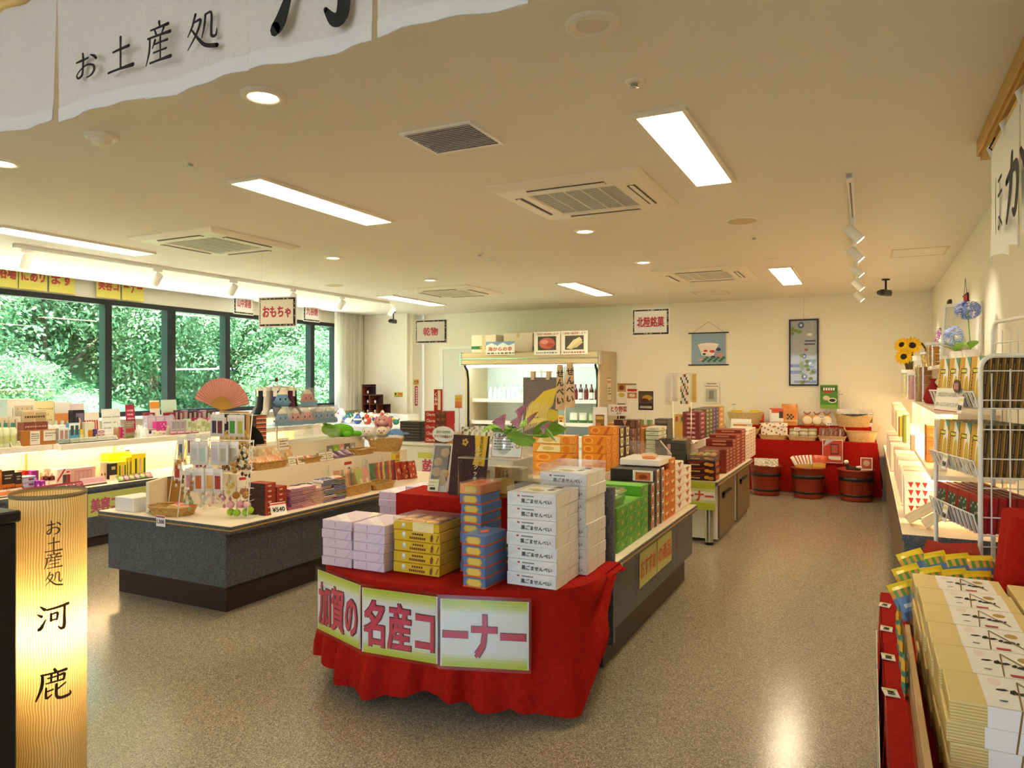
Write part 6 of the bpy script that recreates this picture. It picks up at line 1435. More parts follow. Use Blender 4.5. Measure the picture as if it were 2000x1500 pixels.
for i in range(4): gx("grey-lilac striped carton toward the shelf's right, %s from left" % NTH[i], 335 + i * 9, 343 + i * 9, 820, -6.9, WS, '#c9bfc6', [('r', 0, .1, .7, .5, '#a89aa8')] + bars(0, -.3, .7, 2, '#5a4a5a', .1, .04), .06)
for i in range(4): gx("small rose sachet in the front row, %s from the grey tube" % NTH[i], 334 + i * 14, 347 + i * 14, 842, -6.74, WS, '#c98a96', [('r', 0, .2, .8, .3, '#e3c2ca'), ('r', 0, -.3, .8, .2, '#8a3a5a')], .015, tilt=.35)
pump_bottle("slim taupe tube standing right of the magenta bag", 331, -6.76, WS, 831, .02, '#b5ab96', '#d9d2c4', None, False)
for i in range(6): gx("pale green carton near the shelf's right end, %s from left" % NTH[i], 366 + i * 9, 374 + i * 9, 818 + (i % 3) * 5, -6.88, WS, ['#d6dcb8', '#c9d0a0', '#e3e3c6'][i % 3], [('r', 0, .1, .7, .4, '#a8b27a')], .07)
for i in range(9): gx("slim dark pink carton against the window, %s from left" % NTH[i], 341 + i * 9, 349 + i * 9, 801 + (i % 2) * 2, -7.2, WS, ['#5a3a44', '#8a4a5a', '#b9889a', '#4a3a34'][i % 4], [('r', 0, 0, .5, .8, '#c9b4b4')], .05)
for i in range(5): gx("pink-topped flat pack near the right end of the window shelf, %s from left" % NTH[i], 379 + i * 9, 387 + i * 9, 816, -7.06, WS, '#d98aa8' if i % 2 else '#b53a5a', [('r', 0, .2, .8, .3, '#f0d6e0')], .06)
for i in range(6): card("glassy price plate along the shelf edge, %s from left" % NTH[i], .115, .055, bars(0, .2, .8, 2, '#5a6258', .26, .08) + [('r', 0, -.42, 1, .14, '#3a3c34')], (-6.69, atx(128 + i * 18.5, 860, -6.69).y, WS), R90, .6, ['#9aa8a6', '#b9c2b4', '#d6d4c2', '#d9dcd4', '#dfe2dc', '#e6e2de'][i], cat="price card", name="price_card", group="price cards")
def acrylic_sign(lab, u0, u1, vt, x, items, bg='#d9ece6', tilt=.1):
    a, b = atx(u0, 800, x).y, atx(u1, 800, x).y; h = atx(u0, vt, x).z - WS
    o = card(lab, b - a, h, items, (x, (a + b) / 2, WS), R90, tilt, bg, cat="sign", name="acrylic_sign")
    B().box(-(b - a) / 2, (b - a) / 2, 0, .06, 0, .004, M_acryl).obj("acrylic_foot", o); return o
acrylic_sign("tall crimson leaflet leaning behind the pink cartons", 248, 266, 790, -7.15, bars(0, .3, .7, 4, '#efc2ca', .13, .05), '#b02a4a')
acrylic_sign("white twin-page leaflet against the window", 201, 237, 799, -7.2, bars(-.25, .2, .4, 3, '#9aa6a6', .2, .05) + bars(.25, .2, .4, 3, '#9aa6a6', .2, .05), '#eef2f0')
acrylic_sign("clear sheet with orange headed poster against the window", 296, 315, 782, -7.2, [('r', 0, .35, 1, .2, '#e69a3a'), ('e', 0, -.15, .6, .3, '#e3c28a')], '#f2ead6')
acrylic_sign("pale green acrylic sign against the window", 318, 348, 781, -7.2, bars(0, .1, .5, 4, '#8aa87a', .14, .04), '#d6ecdc')
acrylic_sign("white strip with red lettering behind the cartons", 163, 196, 806, -7.1, dots(-.42, 0, .84, 6, '#c9403a', .4), '#f4efe8')
# ---- lower lit counter top
LC, LF = .5655, -6.62
gx("orange carton at the left end of the lit counter", -12, 4, 918, LF, LC, '#c9662a', C_('#d98a3a'), .1)
for i, (u0, u1) in enumerate(((4, 29), (30, 43))): gx("black over orange carton on the lit counter, %s one" % ("wide" if not i else "narrow"), u0, u1, 919 + i * 3, LF, LC, '#3a2a22', [('r', 0, -.28, 1, .44, '#d06a24'), ('t', '柿渋', 0, -.28, .22, '#5a2a14', .02)] + bars(0, .3, .6, 2, '#d9cdbc', .12, .05), .12)
for i in range(4): gx("scarlet carton in the back row of the lit counter, %s from left" % NTH[i], 43 + i * 8, 50 + i * 8, 919, -6.9, LC, '#c9392a', [('r', 0, .1, .6, .3, '#e8b49a')], .08)
gx("purple carton behind the lilac boxes", 62, 76, 919, -6.85, LC, '#8a2a96', [('p', [(-.2, 0), (0, .12), (.2, 0), (0, -.12)], '#f0d6f0')], .1)
for i in range(3): gx("white box with purple lettering, %s of three" % level(i, 3), 44, 70, 926, LF - .02, LC + i * .045, '#c6bed6', [('r', 0, .25, 1, .35, '#a89cc6'), ('r', .15, -.1, .4, .35, '#7a2a5a')], .1, hh=.0445)
for i in range(2): gx("small violet carton at the front of the lit counter, %s one" % ("left" if not i else "right"), 70 + i * 10, 79 + i * 10, 939, LF, LC, '#a02ab0', [('p', [(-.2, 0), (0, .2), (.2, 0), (0, -.2)], '#f0d6f0')], .05)
for i in range(4): gx("cream carton with red drop, %s from left on the lit counter" % NTH[i], 86 + i * 8, 93 + i * 8, 915, -6.86, LC, '#f0dcc0', [('p', [(-.25, -.1), (.25, -.1), (0, .25)], '#b53a2a')], .07)
for i in range(2):
    t = pump_bottle("dark maroon jar with cream lid on the lit counter, %s one" % ("left" if not i else "right"), 91 + i * 13, -6.72, LC, 924, .03, '#5a1620', '#e6d2b0', '#f0e6dc', False)
gx("white gift box with red ribbon and two dark bottles", 112, 138, 916, -6.74, LC, '#dcd4d2', [('p', [(-.5, -.1), (.0, .5), (.14, .5), (-.5, -.3)], '#b5202c'), ('r', .05, -.15, .3, .6, '#4a3438'), ('r', .34, -.15, .26, .6, '#8a2030'), ('e', .3, .3, .3, .12, '#c9303a')], .1)
gx("large pink boxed bottle set with window on the lit counter", 138, 187, 913, -6.78, LC, '#dbb0b4', [('r', 0, -.02, .7, .7, '#b98a90')] + [('r', -.26 + i * .17, -.05, .13, .6, '#caa0a6') for i in range(4)], .1)
for i in range(8): card("crimson leaflet leaning along the lit counter's edge, %s from left" % NTH[i], .105, .07, [('p', [(-.4, .1), (-.3, .25), (-.2, .1), (-.3, -.05)], '#f0e0e0'), *bars(.1, .15, .5, 2, '#f0d6d6', .25, .08), ('r', 0, -.43, 1, .14, '#3a3030')], (-6.47, atx(53 + i * 14.5, 965 - i * 3, -6.47).y, LC), R90, .7, '#a8304a', cat="leaflet", name="leaflet", group="leaflets along the lit counter")
for i in range(2): card("orange leaflet leaning at the left of the lit counter, %s one" % ("left" if not i else "right"), .13, .08, [('r', 0, 0, .9, .5, '#d97a2e'), *bars(0, .3, .7, 1, '#f0d2b0'), ('r', 0, -.43, 1, .14, '#3a3030')], (-6.47, atx(10 + i * 24, 975, -6.47).y, LC), R90, .7, '#e0d2c2', cat="leaflet", name="leaflet", group="leaflets along the lit counter")
card("long pale pink prism leaflet on the lit counter's edge", .24, .085, [('r', 0, .1, .95, .5, '#dba6b0'), ('r', 0, -.42, 1, .14, '#3a3030')], (-6.5, atx(186, 940, -6.5).y, LC), R90, .6, '#e3c6c6', cat="leaflet", name="leaflet")
for i in range(4): gx("cream honey-pot carton, %s from left beside the yellow boxes" % NTH[i], 196 + i * 6, 202 + i * 6, 903, -6.78, LC, '#f0e0be', [('e', 0, -.2, .6, .16, '#b5602a')], .07)
gx("black and cream carton beside the yellow boxes on lit counter", 214, 229, 905, -6.74, LC, '#2a2422', [('r', 0, -.4, 1, .3, '#efe6d2'), ('r', 0, .2, .5, .2, '#c9b48a')], .05)
for i, (u0, u1, vt, x) in enumerate(((212, 257, 884, -6.95), (229, 246, 902, -6.76), (246, 256, 893, -6.8), (257, 285, 886, -6.8))):
    gx("bright yellow carton with dark leaf strips on the lit counter, %s from left" % NTH[i], u0, u1, vt, x, LC, '#e6d61a', [('r', -.2 + .3 * j, -.1, .14, .75, '#2f5a22' if j % 2 == 0 else '#c9a8b0') for j in range(3)] if i != 0 else [('r', .0, -.1, .9, .3, '#efe6b0')], .12)
for i in range(6): card("green and pink leaflet leaning before the yellow boxes, %s from left" % NTH[i], .085, .075, [('e', 0, .1, .6, .5, '#e6e0a0' if i % 2 == 0 else '#f0d2d8'), ('r', 0, -.42, 1, .14, '#3a3030')], (-6.47, atx(240 + i * 10.5, 935, -6.47).y, LC), R90, .7, '#8fb86a' if i % 2 == 0 else '#d99aa6', cat="leaflet", name="leaflet", group="leaflets along the lit counter")
gx("white shelf calendar carton against the lit back panel", 243, 261, 873, -7.05, LC, '#efe6d6', [('r', -.2, 0, .5, .8, '#4a3a34'), ('r', .25, 0, .3, .8, '#d9d0c0')], .04)

# ---------------------------------------------------------------- left island goods
Z1, Z2, Z3 = .6005, .8505, 1.0005
# front white cartons
k = boxkind("paper_carton", "carton", None, .2, .22, .1, mat('#ebe7e0', .6)); p = atz(226, 1003, Z1)
k.place("low white carton at the front left corner of the island", (-4.83, 3.56, Z1))
k = boxkind("paper_carton", "carton", None, .025, .3, .22, mat('#ead9bb', .6)); k.place("upright cream board beside the low white carton", (-4.7, 3.62, Z1), .5)
bk1 = basket("shallow wicker basket with red sweets at the island's front", -4.42, 3.53, Z1, .34, .2, .06, .15, 1.2, .6)
for i, (dx, c) in enumerate(((-.05, '#c9302a'), (.04, '#e0a85a'), (.08, '#c94a3a'))):
    Kind("sweets_pack", "sweets", None, [("pack", pouchmesh(.12, .09, .04, lambda u, v, c=c: c if v > .3 else '#e8c27a'))]).place("red sweets pack in the shallow front basket, %s" % ("left", "middle", "right")[i], (-4.42 + dx, 3.56, Z1 + .03), (-1.3, 0, .3 * i))
price("price card on the front edge of the left island", (-4.36, 3.387, .545), 0, .09, .075, 0, '1,500', strip='#c9302a')
# wire racks hung with keychains
def hook_rack(lab, cx, cy, rz, w, levels, packs):
    t = thing("hook_rack", lab, "display rack", (cx, cy, Z1), rz)
    top = levels[-1]
    f = B().tube([(-w / 2, .12, .004), (-w / 2, -.1, .004), (-w / 2, 0, top), (w / 2, 0, top), (w / 2, -.1, .004), (w / 2, .12, .004)], .004, 6, M_wire); f.obj("wire_frame", t)
    for z in levels: B().tube([(-w / 2, 0, z), (w / 2, 0, z)], .003, 6, M_wire).obj("cross_bar", t)
    inv = Matrix.Rotation(rz, 4, 'Z')
    for i, (lb, x, z, kind, c) in enumerate(packs):
        p = inv @ Vector((x, -.035 - .02 * (i % 2), 0)); loc = (cx + p.x, cy + p.y, Z1 + z)
        B().tube([(x, 0, z), (x, -.06, z), (x, -.065, z + .008)], .002, 5, M_wire).obj("hook", t)
        if kind == 'pack':
            me = pouchmesh(.075, .16, .012, lambda u, v, c=c: '#e9e6de' if v > .85 else c if .15 < u < .85 and .1 < v < .75 else '#dcd8ce', 5, 7)
            Kind("hanging_pack", "souvenir pack", "packs hung on the souvenir racks", [("pack", me)]).place(lb, (loc[0], loc[1], loc[2] - .165), rz + rnd.uniform(-.2, .2))
        elif kind == 'mobile':
            o = thing("trinket_bunch", lb, "keychain", loc, rz, "keychain bunches on the souvenir racks")
            r = random.Random(i * 5 + int(z * 100))
            for q in range(9):
                xx, yy, zz = r.uniform(-.035, .035), r.uniform(-.03, .03), r.uniform(-.11, -.03)
                B().tube([(0, 0, 0), (xx * .6, yy * .6, zz * .5), (xx, yy, zz)], .0015, 4, mat('#c9b27a', .3, metal=.6)).obj("chain", o)
                B().ball((xx, yy, zz - .008), (.012, .008, .015), 8, mat(c if q % 3 else '#e6dfc8', .3)).obj("charm", o)
        else:
            o = thing("pompom_charm", lb, "charm", (loc[0], loc[1], loc[2]), rz, "pompom charms on the souvenir rack")
            B().tube([(0, 0, 0), (0, 0, -.04)], .0015, 4, mat('#8a6a3a')).obj("cord", o)
            B().ball((0, 0, -.062), .026, 12, mat(c, .8, noise=(80, .12))).obj("pompom", o)
pk = lambda n, x, z, c, k='pack': (n, x, z, k, c)
hook_rack("wire hook rack of clear charm packs at the island's near corner", -4.06, 3.62, .35, .5, [.2, .36, .53], [
    pk("clear pack with pink flower charm, upper row left", -.16, .53, '#c9c6be'), pk("clear pack with teal charm, upper row second", -.09, .53, '#bcd0c6'), pk("clear pack with violet charm, upper row third", -.01, .53, '#cfc6cf'), pk("clear pack with silver charm, upper row fourth", .06, .53, '#c0b9a4'),
    pk("clear pack with grey-gold charm, upper row fifth", .12, .53, '#a89c7a'), pk("bunch of dark mask keychains at the rack's right", .19, .5, '#3a2c24', 'mobile'), pk("bunch of brown bead keychains at the rack's right edge", .22, .4, '#4a3426', 'mobile'),
    pk("orange card pack in the lower row, left", -.12, .34, '#c9682c'), pk("yellow-orange card pack in the lower row, second", -.05, .34, '#d9a03a'), pk("red card pack in the lower row, third", .02, .34, '#b5402c'), pk("pink strip pack in the lower row, far left", -.2, .34, '#d98aa0'),
    pk("bunch of yellow tassel keychains in the lower row", .1, .3, '#d9c24a', 'mobile'), pk("bunch of pale bead keychains in the lower row", -.02, .2, '#d9b4a8', 'mobile'),
    pk("bunch of copper bell keychains under the clear packs", -.18, .3, '#a8703a', 'mobile'), pk("bunch of silver ring keychains under the clear packs", -.1, .19, '#cfc8b8', 'mobile'), pk("bunch of jade bead keychains low on the near rack", -.2, .17, '#8ab07a', 'mobile'), pk("bunch of amber bead keychains beside the brown ones", .15, .43, '#c98a2e', 'mobile'), pk("bunch of ivory charm keychains at the rack's top right", .24, .52, '#e6dcc4', 'mobile'), pk("bunch of rose bead keychains low in the middle", .05, .19, '#c97a8a', 'mobile'), pk("golden brown pompom charm, left of pair", .15, .22, '#a8702e', 'pom'), pk("golden brown pompom charm, right of pair", .21, .22, '#b5803a', 'pom'),
    pk("pink pig pompom charm, left of three", .11, .155, '#e3a8b0', 'pom'), pk("pink pig pompom charm, middle of three", .17, .155, '#e0a0aa', 'pom'), pk("pink pig pompom charm, right of three", .23, .155, '#e6b4b8', 'pom'),
    pk("lime green pompom charm, leftmost", .1, .1, '#a3c93a', 'pom'), pk("lime green pompom charm, second", .155, .1, '#9ac234', 'pom'), pk("lime green pompom charm, third", .21, .1, '#aad042', 'pom'), pk("lime green pompom charm, rightmost", .25, .12, '#9fc838', 'pom')])
hook_rack("wire hook rack of keychain bunches at the island's left side", -4.52, 3.82, .1, .36, [.2, .36, .52], [
    pk("card pack with whale picture, top left of the left rack", -.12, .52, '#4a5a72'), pk("card pack with wine-red label on the left rack", .0, .55, '#8a3a44'), pk("card pack with blue-white label on the left rack", .1, .54, '#8a9ab0'),
    pk("bunch of yellow bell keychains on the left rack", -.1, .4, '#c98a2a', 'mobile'), pk("bunch of silver keychains on the left rack", -.02, .3, '#c9c2b0', 'mobile'), pk("bunch of crystal keychains on the left rack", .06, .3, '#d6cfc0', 'mobile'), pk("bunch of bronze keychains on the left rack", -.14, .27, '#8a6034', 'mobile'),
    pk("bunch of pink and purple bead keychains on the left rack", .1, .42, '#b04a8a', 'mobile'), pk("bunch of copper coin keychains on the left rack", .02, .44, '#a8602e', 'mobile'), pk("bunch of pale shell keychains on the left rack", .14, .5, '#e0d2bc', 'mobile'), pk("bunch of olive bead keychains on the left rack", -.06, .2, '#7d7a3a', 'mobile'), pk("red omamori pack on the left rack", -.13, .36, '#b5402c'), pk("navy strip pack on the left rack", .14, .34, '#3a4a78')])
o = card("round gold-brown board leaning behind the left rack", .16, .2, [('e', 0, 0, 1, 1, '#b5822e')], (-4.74, 3.78, Z1 + .0), .6, .1, '#a8782c', cat="board", name="display_board")
hook_rack("small wire rack of slim packs behind the near corner rack", -4.22, 3.88, .2, .34, [.5, .7], [
    pk("slim navy patterned pack on the small rear rack", -.12, .7, '#4a3448'), pk("slim maroon patterned pack on the small rear rack", -.06, .7, '#6a3038'), pk("green toy pack on the small rear rack", .03, .7, '#4a9a3a'), pk("yellow-green toy pack on the small rear rack", .11, .7, '#b5b84a')])
# gold keychain tower and framed board with fan
t = thing("keychain_tower", "spinning stand thick with gold and brown keychains", "display rack", (-4.37, 4.05, Z2))
B().tube([(0, 0, 0), (0, 0, .34)], .008, 8, M_chrome).obj("pole", t)
r = random.Random(3)
for z, c in ((.31, '#cdb27a'), (.24, '#8a5a2c'), (.16, '#b58a4a'), (.08, '#6a4a2a')):
    B().lathe([(.07, z), (.07, z + .004)], 14, (0, 0, 0), M_chrome).obj("ring", t)
    for k in range(14):
        a = k * .45; B().tube([(.07 * math.cos(a), .07 * math.sin(a), z), (.09 * math.cos(a), .09 * math.sin(a), z - .04)], [.003, .004], 5, mat('#d6b25a', .3, metal=.5)).ball((.09 * math.cos(a), .09 * math.sin(a), z - .05), (.012, .01, .02), 7, mat(c, .35)).obj("charm", t)
t = thing("framed_board", "wood-framed board with small white charms under the pink fan", "board", (-4.55, 4.2, Z3), .25)
B().box(-.13, .13, 0, .02, 0, .3, mat('#cfa868', .5), ch=.003).obj("frame", t); B().box(-.105, .105, -.003, 0, .12, .28, mat('#241d1a', .5)).obj("panel", t)
for i in range(6): B().box(-.085 + i * .03, -.065 + i * .03, -.008, -.003, .2 + .02 * math.sin(i), .25 + .02 * math.sin(i), mat('#e6dcc4')).obj("charm", t)
def fan(lab, loc, r, c1, c2, rz, a0=.35, a1=math.pi - .25, roll=0):
    t = thing("folding_fan", lab, "fan", loc, (0, roll, rz))
    n = 26
    b = B()
    for i in range(n):
        a, a2 = a0 + (a1 - a0) * i / n, a0 + (a1 - a0) * (i + 1) / n; am = (a + a2) / 2
        f = lambda an, rr, y: (math.cos(an) * rr, y, math.sin(an) * rr)
        for (q0, q1, y0, y1) in ((a, am, 0, -.006), (am, a2, -.006, 0)):
            b.add([f(q0, r * .42, y0), f(q1, r * .42, y1), f(q1, r, y1), f(q0, r, y0)], [(0, 1, 2, 3)], mat(c1, .7))
    b.obj("pleated_leaf", t)
    rb = B()
    for i in range(n + 1):
        a = a0 + (a1 - a0) * i / n; rb.tube([(0, .002, 0), (math.cos(a) * r * .5, .002, math.sin(a) * r * .5), (math.cos(a) * r * .99, .003, math.sin(a) * r * .99)], [.006, .004, .0015], 4, mat(c2, .5))
    rb.obj("ribs", t)
    B().tube([(0, -.012, 0), (0, .012, 0)], .007, 8, M_gold).obj("pivot", t)
    return t
pf_ = aty(436, 792, 4.5)
fan("large open pink folding fan with bamboo ribs above the left island", (-4.63, 4.15, 1.31), .255, '#d9907c', '#c9963c', .25, .2, math.pi - .35)
B().box(-.004, .004, .01, .03, -.3, .1, M_bamboo).obj("fan_stand", bpy.data.objects["folding_fan"])
fan("open black folding fan below and right of the pink fan", (-4.52, 4.3, Z3 + .02), .17, '#2f2f2c', '#3c3a30', .2, .1, 1.5)
k = boxkind("souvenir_box", "gift box", "striped souvenir boxes", .14, .12, .036, mat('#5a3a2c', .4), {'-y': [('r', -.2, 0, .5, .7, '#8a6a44')], '+x': [('r', 0, 0, .9, .5, '#c9503a'), ('r', 0, -.3, .9, .2, '#e6d6c0')]})
for i in range(7): k.place("dark souvenir box with red end, %s of seven beside the black fan" % level(i, 7), (-4.63, 4.5, Z3 + i * .0365))
# acrylic tiers with plush toys
t = thing("acrylic_riser", "clear acrylic platform carrying boxed plush mascots on the island", "display case", (-4.62, 5.02, Z3))
B().box(-.16, .16, -.36, .36, .15, .156, M_acryl).box(-.16, -.155, -.36, .36, 0, .15, M_acryl).box(.155, .16, -.36, .36, 0, .15, M_acryl).obj("acrylic_shell", t)
def mount_plush(lab, loc, c, cream, rz, boxed, s=1):
    t = thing("plush_toy", lab, "plush toy", loc, rz); t.scale = (s, s, s)
    prof = [(.001, 0), (.055, .004), (.065, .03), (.06, .06), (.045, .1), (.028, .13), (.012, .148), (.001, .15)]
    B().lathe([p for p in prof if p[1] <= .1] + [(.04, .11)], 18, (0, 0, 0), mat(c, .9, noise=(70, .1))).obj("body", t)
    B().lathe([(.0415, .1), (.0405, .112), (.028, .132), (.012, .15), (.001, .152)], 18, (0, 0, 0), mat(cream, .9)).obj("snowcap", t)
    for sx in (-1, 1):
        B().ball((sx * .022, -.056, .068), (.007, .006, .011), 8, M_black).obj("eye", t)
        B().ball((sx * .06, -.01, .04), (.018, .014, .012), 8, mat(c, .9)).obj("arm", t)
    B().ball((0, -.06, .052), (.006, .004, .003), 6, M_black).obj("mouth", t)
    if boxed:
        B().box(-.072, .072, -.075, .072, .0, .165, M_film).obj("clear_box", t); B().box(-.072, .072, -.0765, -.0755, 0, .04, mat('#7d9ab0', .5)).obj("printed_band", t)
for i, (c, y) in enumerate((('#7fa8c9', 4.73), ('#e3a0a6', 4.88), ('#e6a8ac', 5.03), ('#7aa6cc', 5.18), ('#7aa6cc', 5.33))):
    mount_plush("boxed %s mountain plush in the row on the riser, %s from left" % (("blue" if c[1] == '7' else "pink"), NTH[i]), (-4.55, y, Z3 + .1565), c, '#efe6d6', .9, True, .95)
mount_plush("loose blue mountain plush with cream top above the row", (-4.6, 4.78, Z3 + .1565 + .158), '#6f9cb8', '#efe2cc', .9, False, 1)
mount_plush("boxed pink mountain plush standing highest on the island", (-4.6, 5.1, Z3 + .1565 + .158), '#cf7d78', '#e6d2c0', .9, True, 1)
# green plush lying, plush pile in a basket
M_gp = mat('#6fc22e', .95, noise=(60, .15))
t = thing("plush_toy", "bright green frog-like plush lying beside the boxed plush row", "plush toy", (-4.62, 5.58, Z3), .9)
B().ball((0, 0, .06), (.13, .08, .065), 18, M_gp).obj("body", t); B().ball((-.12, -.02, .075), (.065, .06, .055), 16, M_gp).obj("head", t)
for sx, sy in ((-.09, -.08), (.05, -.09), (.15, -.06), (.12, .07)): B().ball((sx, sy, .028), (.05, .032, .028), 12, M_gp).obj("leg", t)
for sy in (-.03, .03): B().ball((-.15, sy - .02, .125), .016, 10, M_gp).obj("eye_bump", t)
bx3, by3 = -4.02, 6.0
BK = basket("deep wicker basket heaped with plush animals at the island's far end", bx3, by3, Z1 + .252, .36, .26, .13, .3, 1.3, .8)
BK.location = (-4.3, 5.88, Z2)
bx3, by3 = -4.3, 5.88
def plush_animal(lab, loc, c, ear, rz, s=1, snout=None, ears=True):
    t = thing("plush_toy", lab, "plush toy", loc, rz); t.scale = (s, s, s); M = mat(c, .95, noise=(60, .08))
    B().ball((0, .03, .04), (.07, .06, .05), 16, M).obj("body", t); B().ball((0, -.03, .085), (.058, .052, .048), 16, M).obj("head", t)
    if ears:
        for sx in (-1, 1): B().ball((sx * .058, -.02, .075), (.02, .026, .05), 10, mat(ear, .95)).obj("ear", t)
    for sx in (-1, 1):
        B().ball((sx * .022, -.076, .095), .006, 8, M_black).obj("eye", t); B().ball((sx * .05, -.05, .02), (.022, .03, .018), 10, M).obj("paw", t)
    B().ball((0, -.078, .078), (.018, .012, .012), 10, mat(snout or c, .95)).obj("snout", t)
plush_animal("white floppy-eared plush rabbit at the basket's left rim", (bx3 - .13, by3 - .08, Z2 + .1), '#efeae2', '#e3dcd0', .2, 1, '#d9c9bc')
plush_animal("cream plush dog in the middle of the plush basket", (bx3, by3 - .05, Z2 + .105), '#ece2cc', '#d9cdb4', .5, 1.05, '#c9905a')
plush_animal("pink plush rabbit crowning the plush basket", (bx3 - .03, by3 + .01, Z2 + .2), '#e0a0a2', '#d98c92', .4, 1.15, '#efd2cc')
t = thing("plush_toy", "blue and white plush whale at the basket's right rim", "plush toy", (bx3 + .12, by3 + .0, Z2 + .1), .9)
B().ball((0, 0, .06), (.085, .065, .06), 16, mat('#6f9ad0', .95, noise=(60, .08))).obj("body", t); B().ball((-.005, -.006, .045), (.082, .064, .045), 16, mat('#efece4', .95)).obj("belly", t)
B().ball((.1, 0, .07), (.04, .035, .012), 10, mat('#6f9ad0', .95)).obj("tail", t); B().ball((-.05, -.052, .07), .006, 8, M_black).obj("eye", t)
# baskets along the riser edge
def packs_in(lab, n, x, y, z, dx, dy, w, h, cols, rz, tilt=-.4, name="card_pack", cat="souvenir pack", t=.012):
    for i in range(n):
        c = cols[i % len(cols)]
        Kind(name, cat, None, [("pack", pouchmesh(w, h, t, lambda u, v, c=c: c if (int(u * 4) + int(v * 5)) % 3 else tuple(min(1, q * 1.35) for q in lin(c)), 4, 5))]).place(lab % NTH[i], (x + dx * i, y + dy * i, z), (tilt, 0, rz))
basket("long wicker basket of peach envelopes on the riser's near end", -4.27, 4.28, Z2, .15, .34, .06, 0, 1.15, .3)
packs_in("peach envelope pack in the long riser basket, %s from left", 8, -4.25, 4.15, Z2 + .012, 0, .035, .11, .1, ['#e0b48a', '#d9a078', '#e6c4a0'], R90 + .1, -.55)
packs_in("cloth charm bag hanging behind the envelope basket, %s from left", 5, -4.42, 4.4, Z2 + .0, .0, .07, .1, .14, ['#d9c29a', '#cfa878', '#e3d2b0'], R90, -.25, "cloth_bag")
basket("low wicker tray of red and white charms on the riser", -4.28, 4.72, Z2, .14, .3, .045, 0, 1.15, .3)
packs_in("red and white charm pack in the low riser tray, %s from left", 8, -4.27, 4.61, Z2 + .012, 0, .034, .09, .07, ['#c9402e', '#e6dcd0', '#d9685a', '#8aa0c0'], R90, -1.0)
packs_in("purple blossom-print cloth over the riser edge, %s from left", 4, -4.24, 4.95, Z2 + .012, 0, .105, .1, .1, ['#5a2a5c', '#6a3468'], R90, -1.1, "printed_cloth", "cloth")
basket("flat woven basket of soaps next to the plush basket", -4.3, 5.5, Z2, .16, .26, .05, 0, 1.2, .3)
packs_in("small boxed soap in the flat woven basket, %s from left", 5, -4.29, 5.41, Z2 + .012, 0, .05, .07, .05, ['#e6dcc6', '#b58a5a', '#efe8da'], R90, -.9, "soap_pack", "soap")
for i, c in enumerate(('#8a8478', '#8fc22e', '#d99a9c', '#6a6660', '#b5b0a4')):
    o = card("square animal-face pouch in %s, %s from left under the green plush" % (("grey", "lime", "pink", "charcoal", "pale grey")[i], NTH[i]), .072, .1, [('e', 0, -.05, .7, .55, '#e6e0d6' if i != 1 else '#c2e06a'), ('e', -.15, .0, .08, .08, '#2c2a28'), ('e', .15, .0, .08, .08, '#2c2a28')], (-4.42, 5.2 + i * .08, Z2), R90, .08, c, .012, cat="pouch", name="face_pouch")
standing_x = lambda lab, x, y, z, w, h, items, bg, **kw: card(lab, w, h, items, (x, y, z), R90, kw.pop('tilt', .1), bg, cat="sign", **kw)
standing_x("red-framed handwritten price sign on the riser", -4.33, 4.52, Z2 + .12, .13, .1, bars(0, .25, .7, 3, '#2c2620', .22, .08), '#efe6d4', border='#8a2a22')
B().tube([(0, .006, -.12), (0, .006, .03)], .003, 5, M_acryl).obj("stand_stick", [o for o in bpy.data.objects if o.get("label", "").startswith("red-framed handwritten")][0])
for i, (y, b_) in enumerate(((4.5, '#6a7a2c'), (4.6, '#d98a4a'), (4.87, '#8a5a9a'), (4.96, '#c9603a'))):
    standing_x("small handwritten price card leaning on the riser edge, %s from left" % NTH[i], -4.212, y, Z2, .085, .08, bars(0, .2, .7, 3, '#3a342c', .22, .08), '#f0ead6', border=b_, tilt=.3)
for i, (y, c) in enumerate(((4.9, '#c9463a'), (5.17, '#8a5a3a'), (5.43, '#c96a4a'), (5.67, '#c96a4a'))):
    card("paper notice taped to the riser's pale face, %s from left" % NTH[i], .1, .13, ([('r', 0, .38, 1, .2, '#c9343a'), ('e', .15, -.05, .4, .3, '#8a4a34'), ('t', '¥1,080', -.1, -.35, .14, '#2c2620', .02)] if i == 1 else [('e', 0, .05, .75, .8, '#e6c2b0'), ('e', 0, .05, .68, .74, '#f3ecdc'), *vbars(.12, .1, .6, '#3a342c', .06), *vbars(-.1, .05, .5, '#3a342c', .05)]), (-4.196, y, .69), R90, 0, '#f3ecdc', cat="notice", name="paper_sign")
card("yellow notice at the far end of the riser face", .14, .13, [('r', .2, .2, .4, .3, '#d98a3a'), *bars(0, -.1, .8, 2, '#6a5a1a', .2, .08)], (-4.196, 5.9, .7), R90, 0, '#e6d63a', cat="notice", name="paper_sign")
card("tall white card with crab photo at the riser's near end", .11, .24, [('e', 0, .0, .7, .25, '#a87a5a'), ('r', -.1, .4, .5, .08, '#c9343a'), *bars(0, -.3, .8, 3, '#2c2620', .08, .04)], (-4.17, 3.95, Z1), R90 - .2, .05, '#f0ebe0', cat="sign")
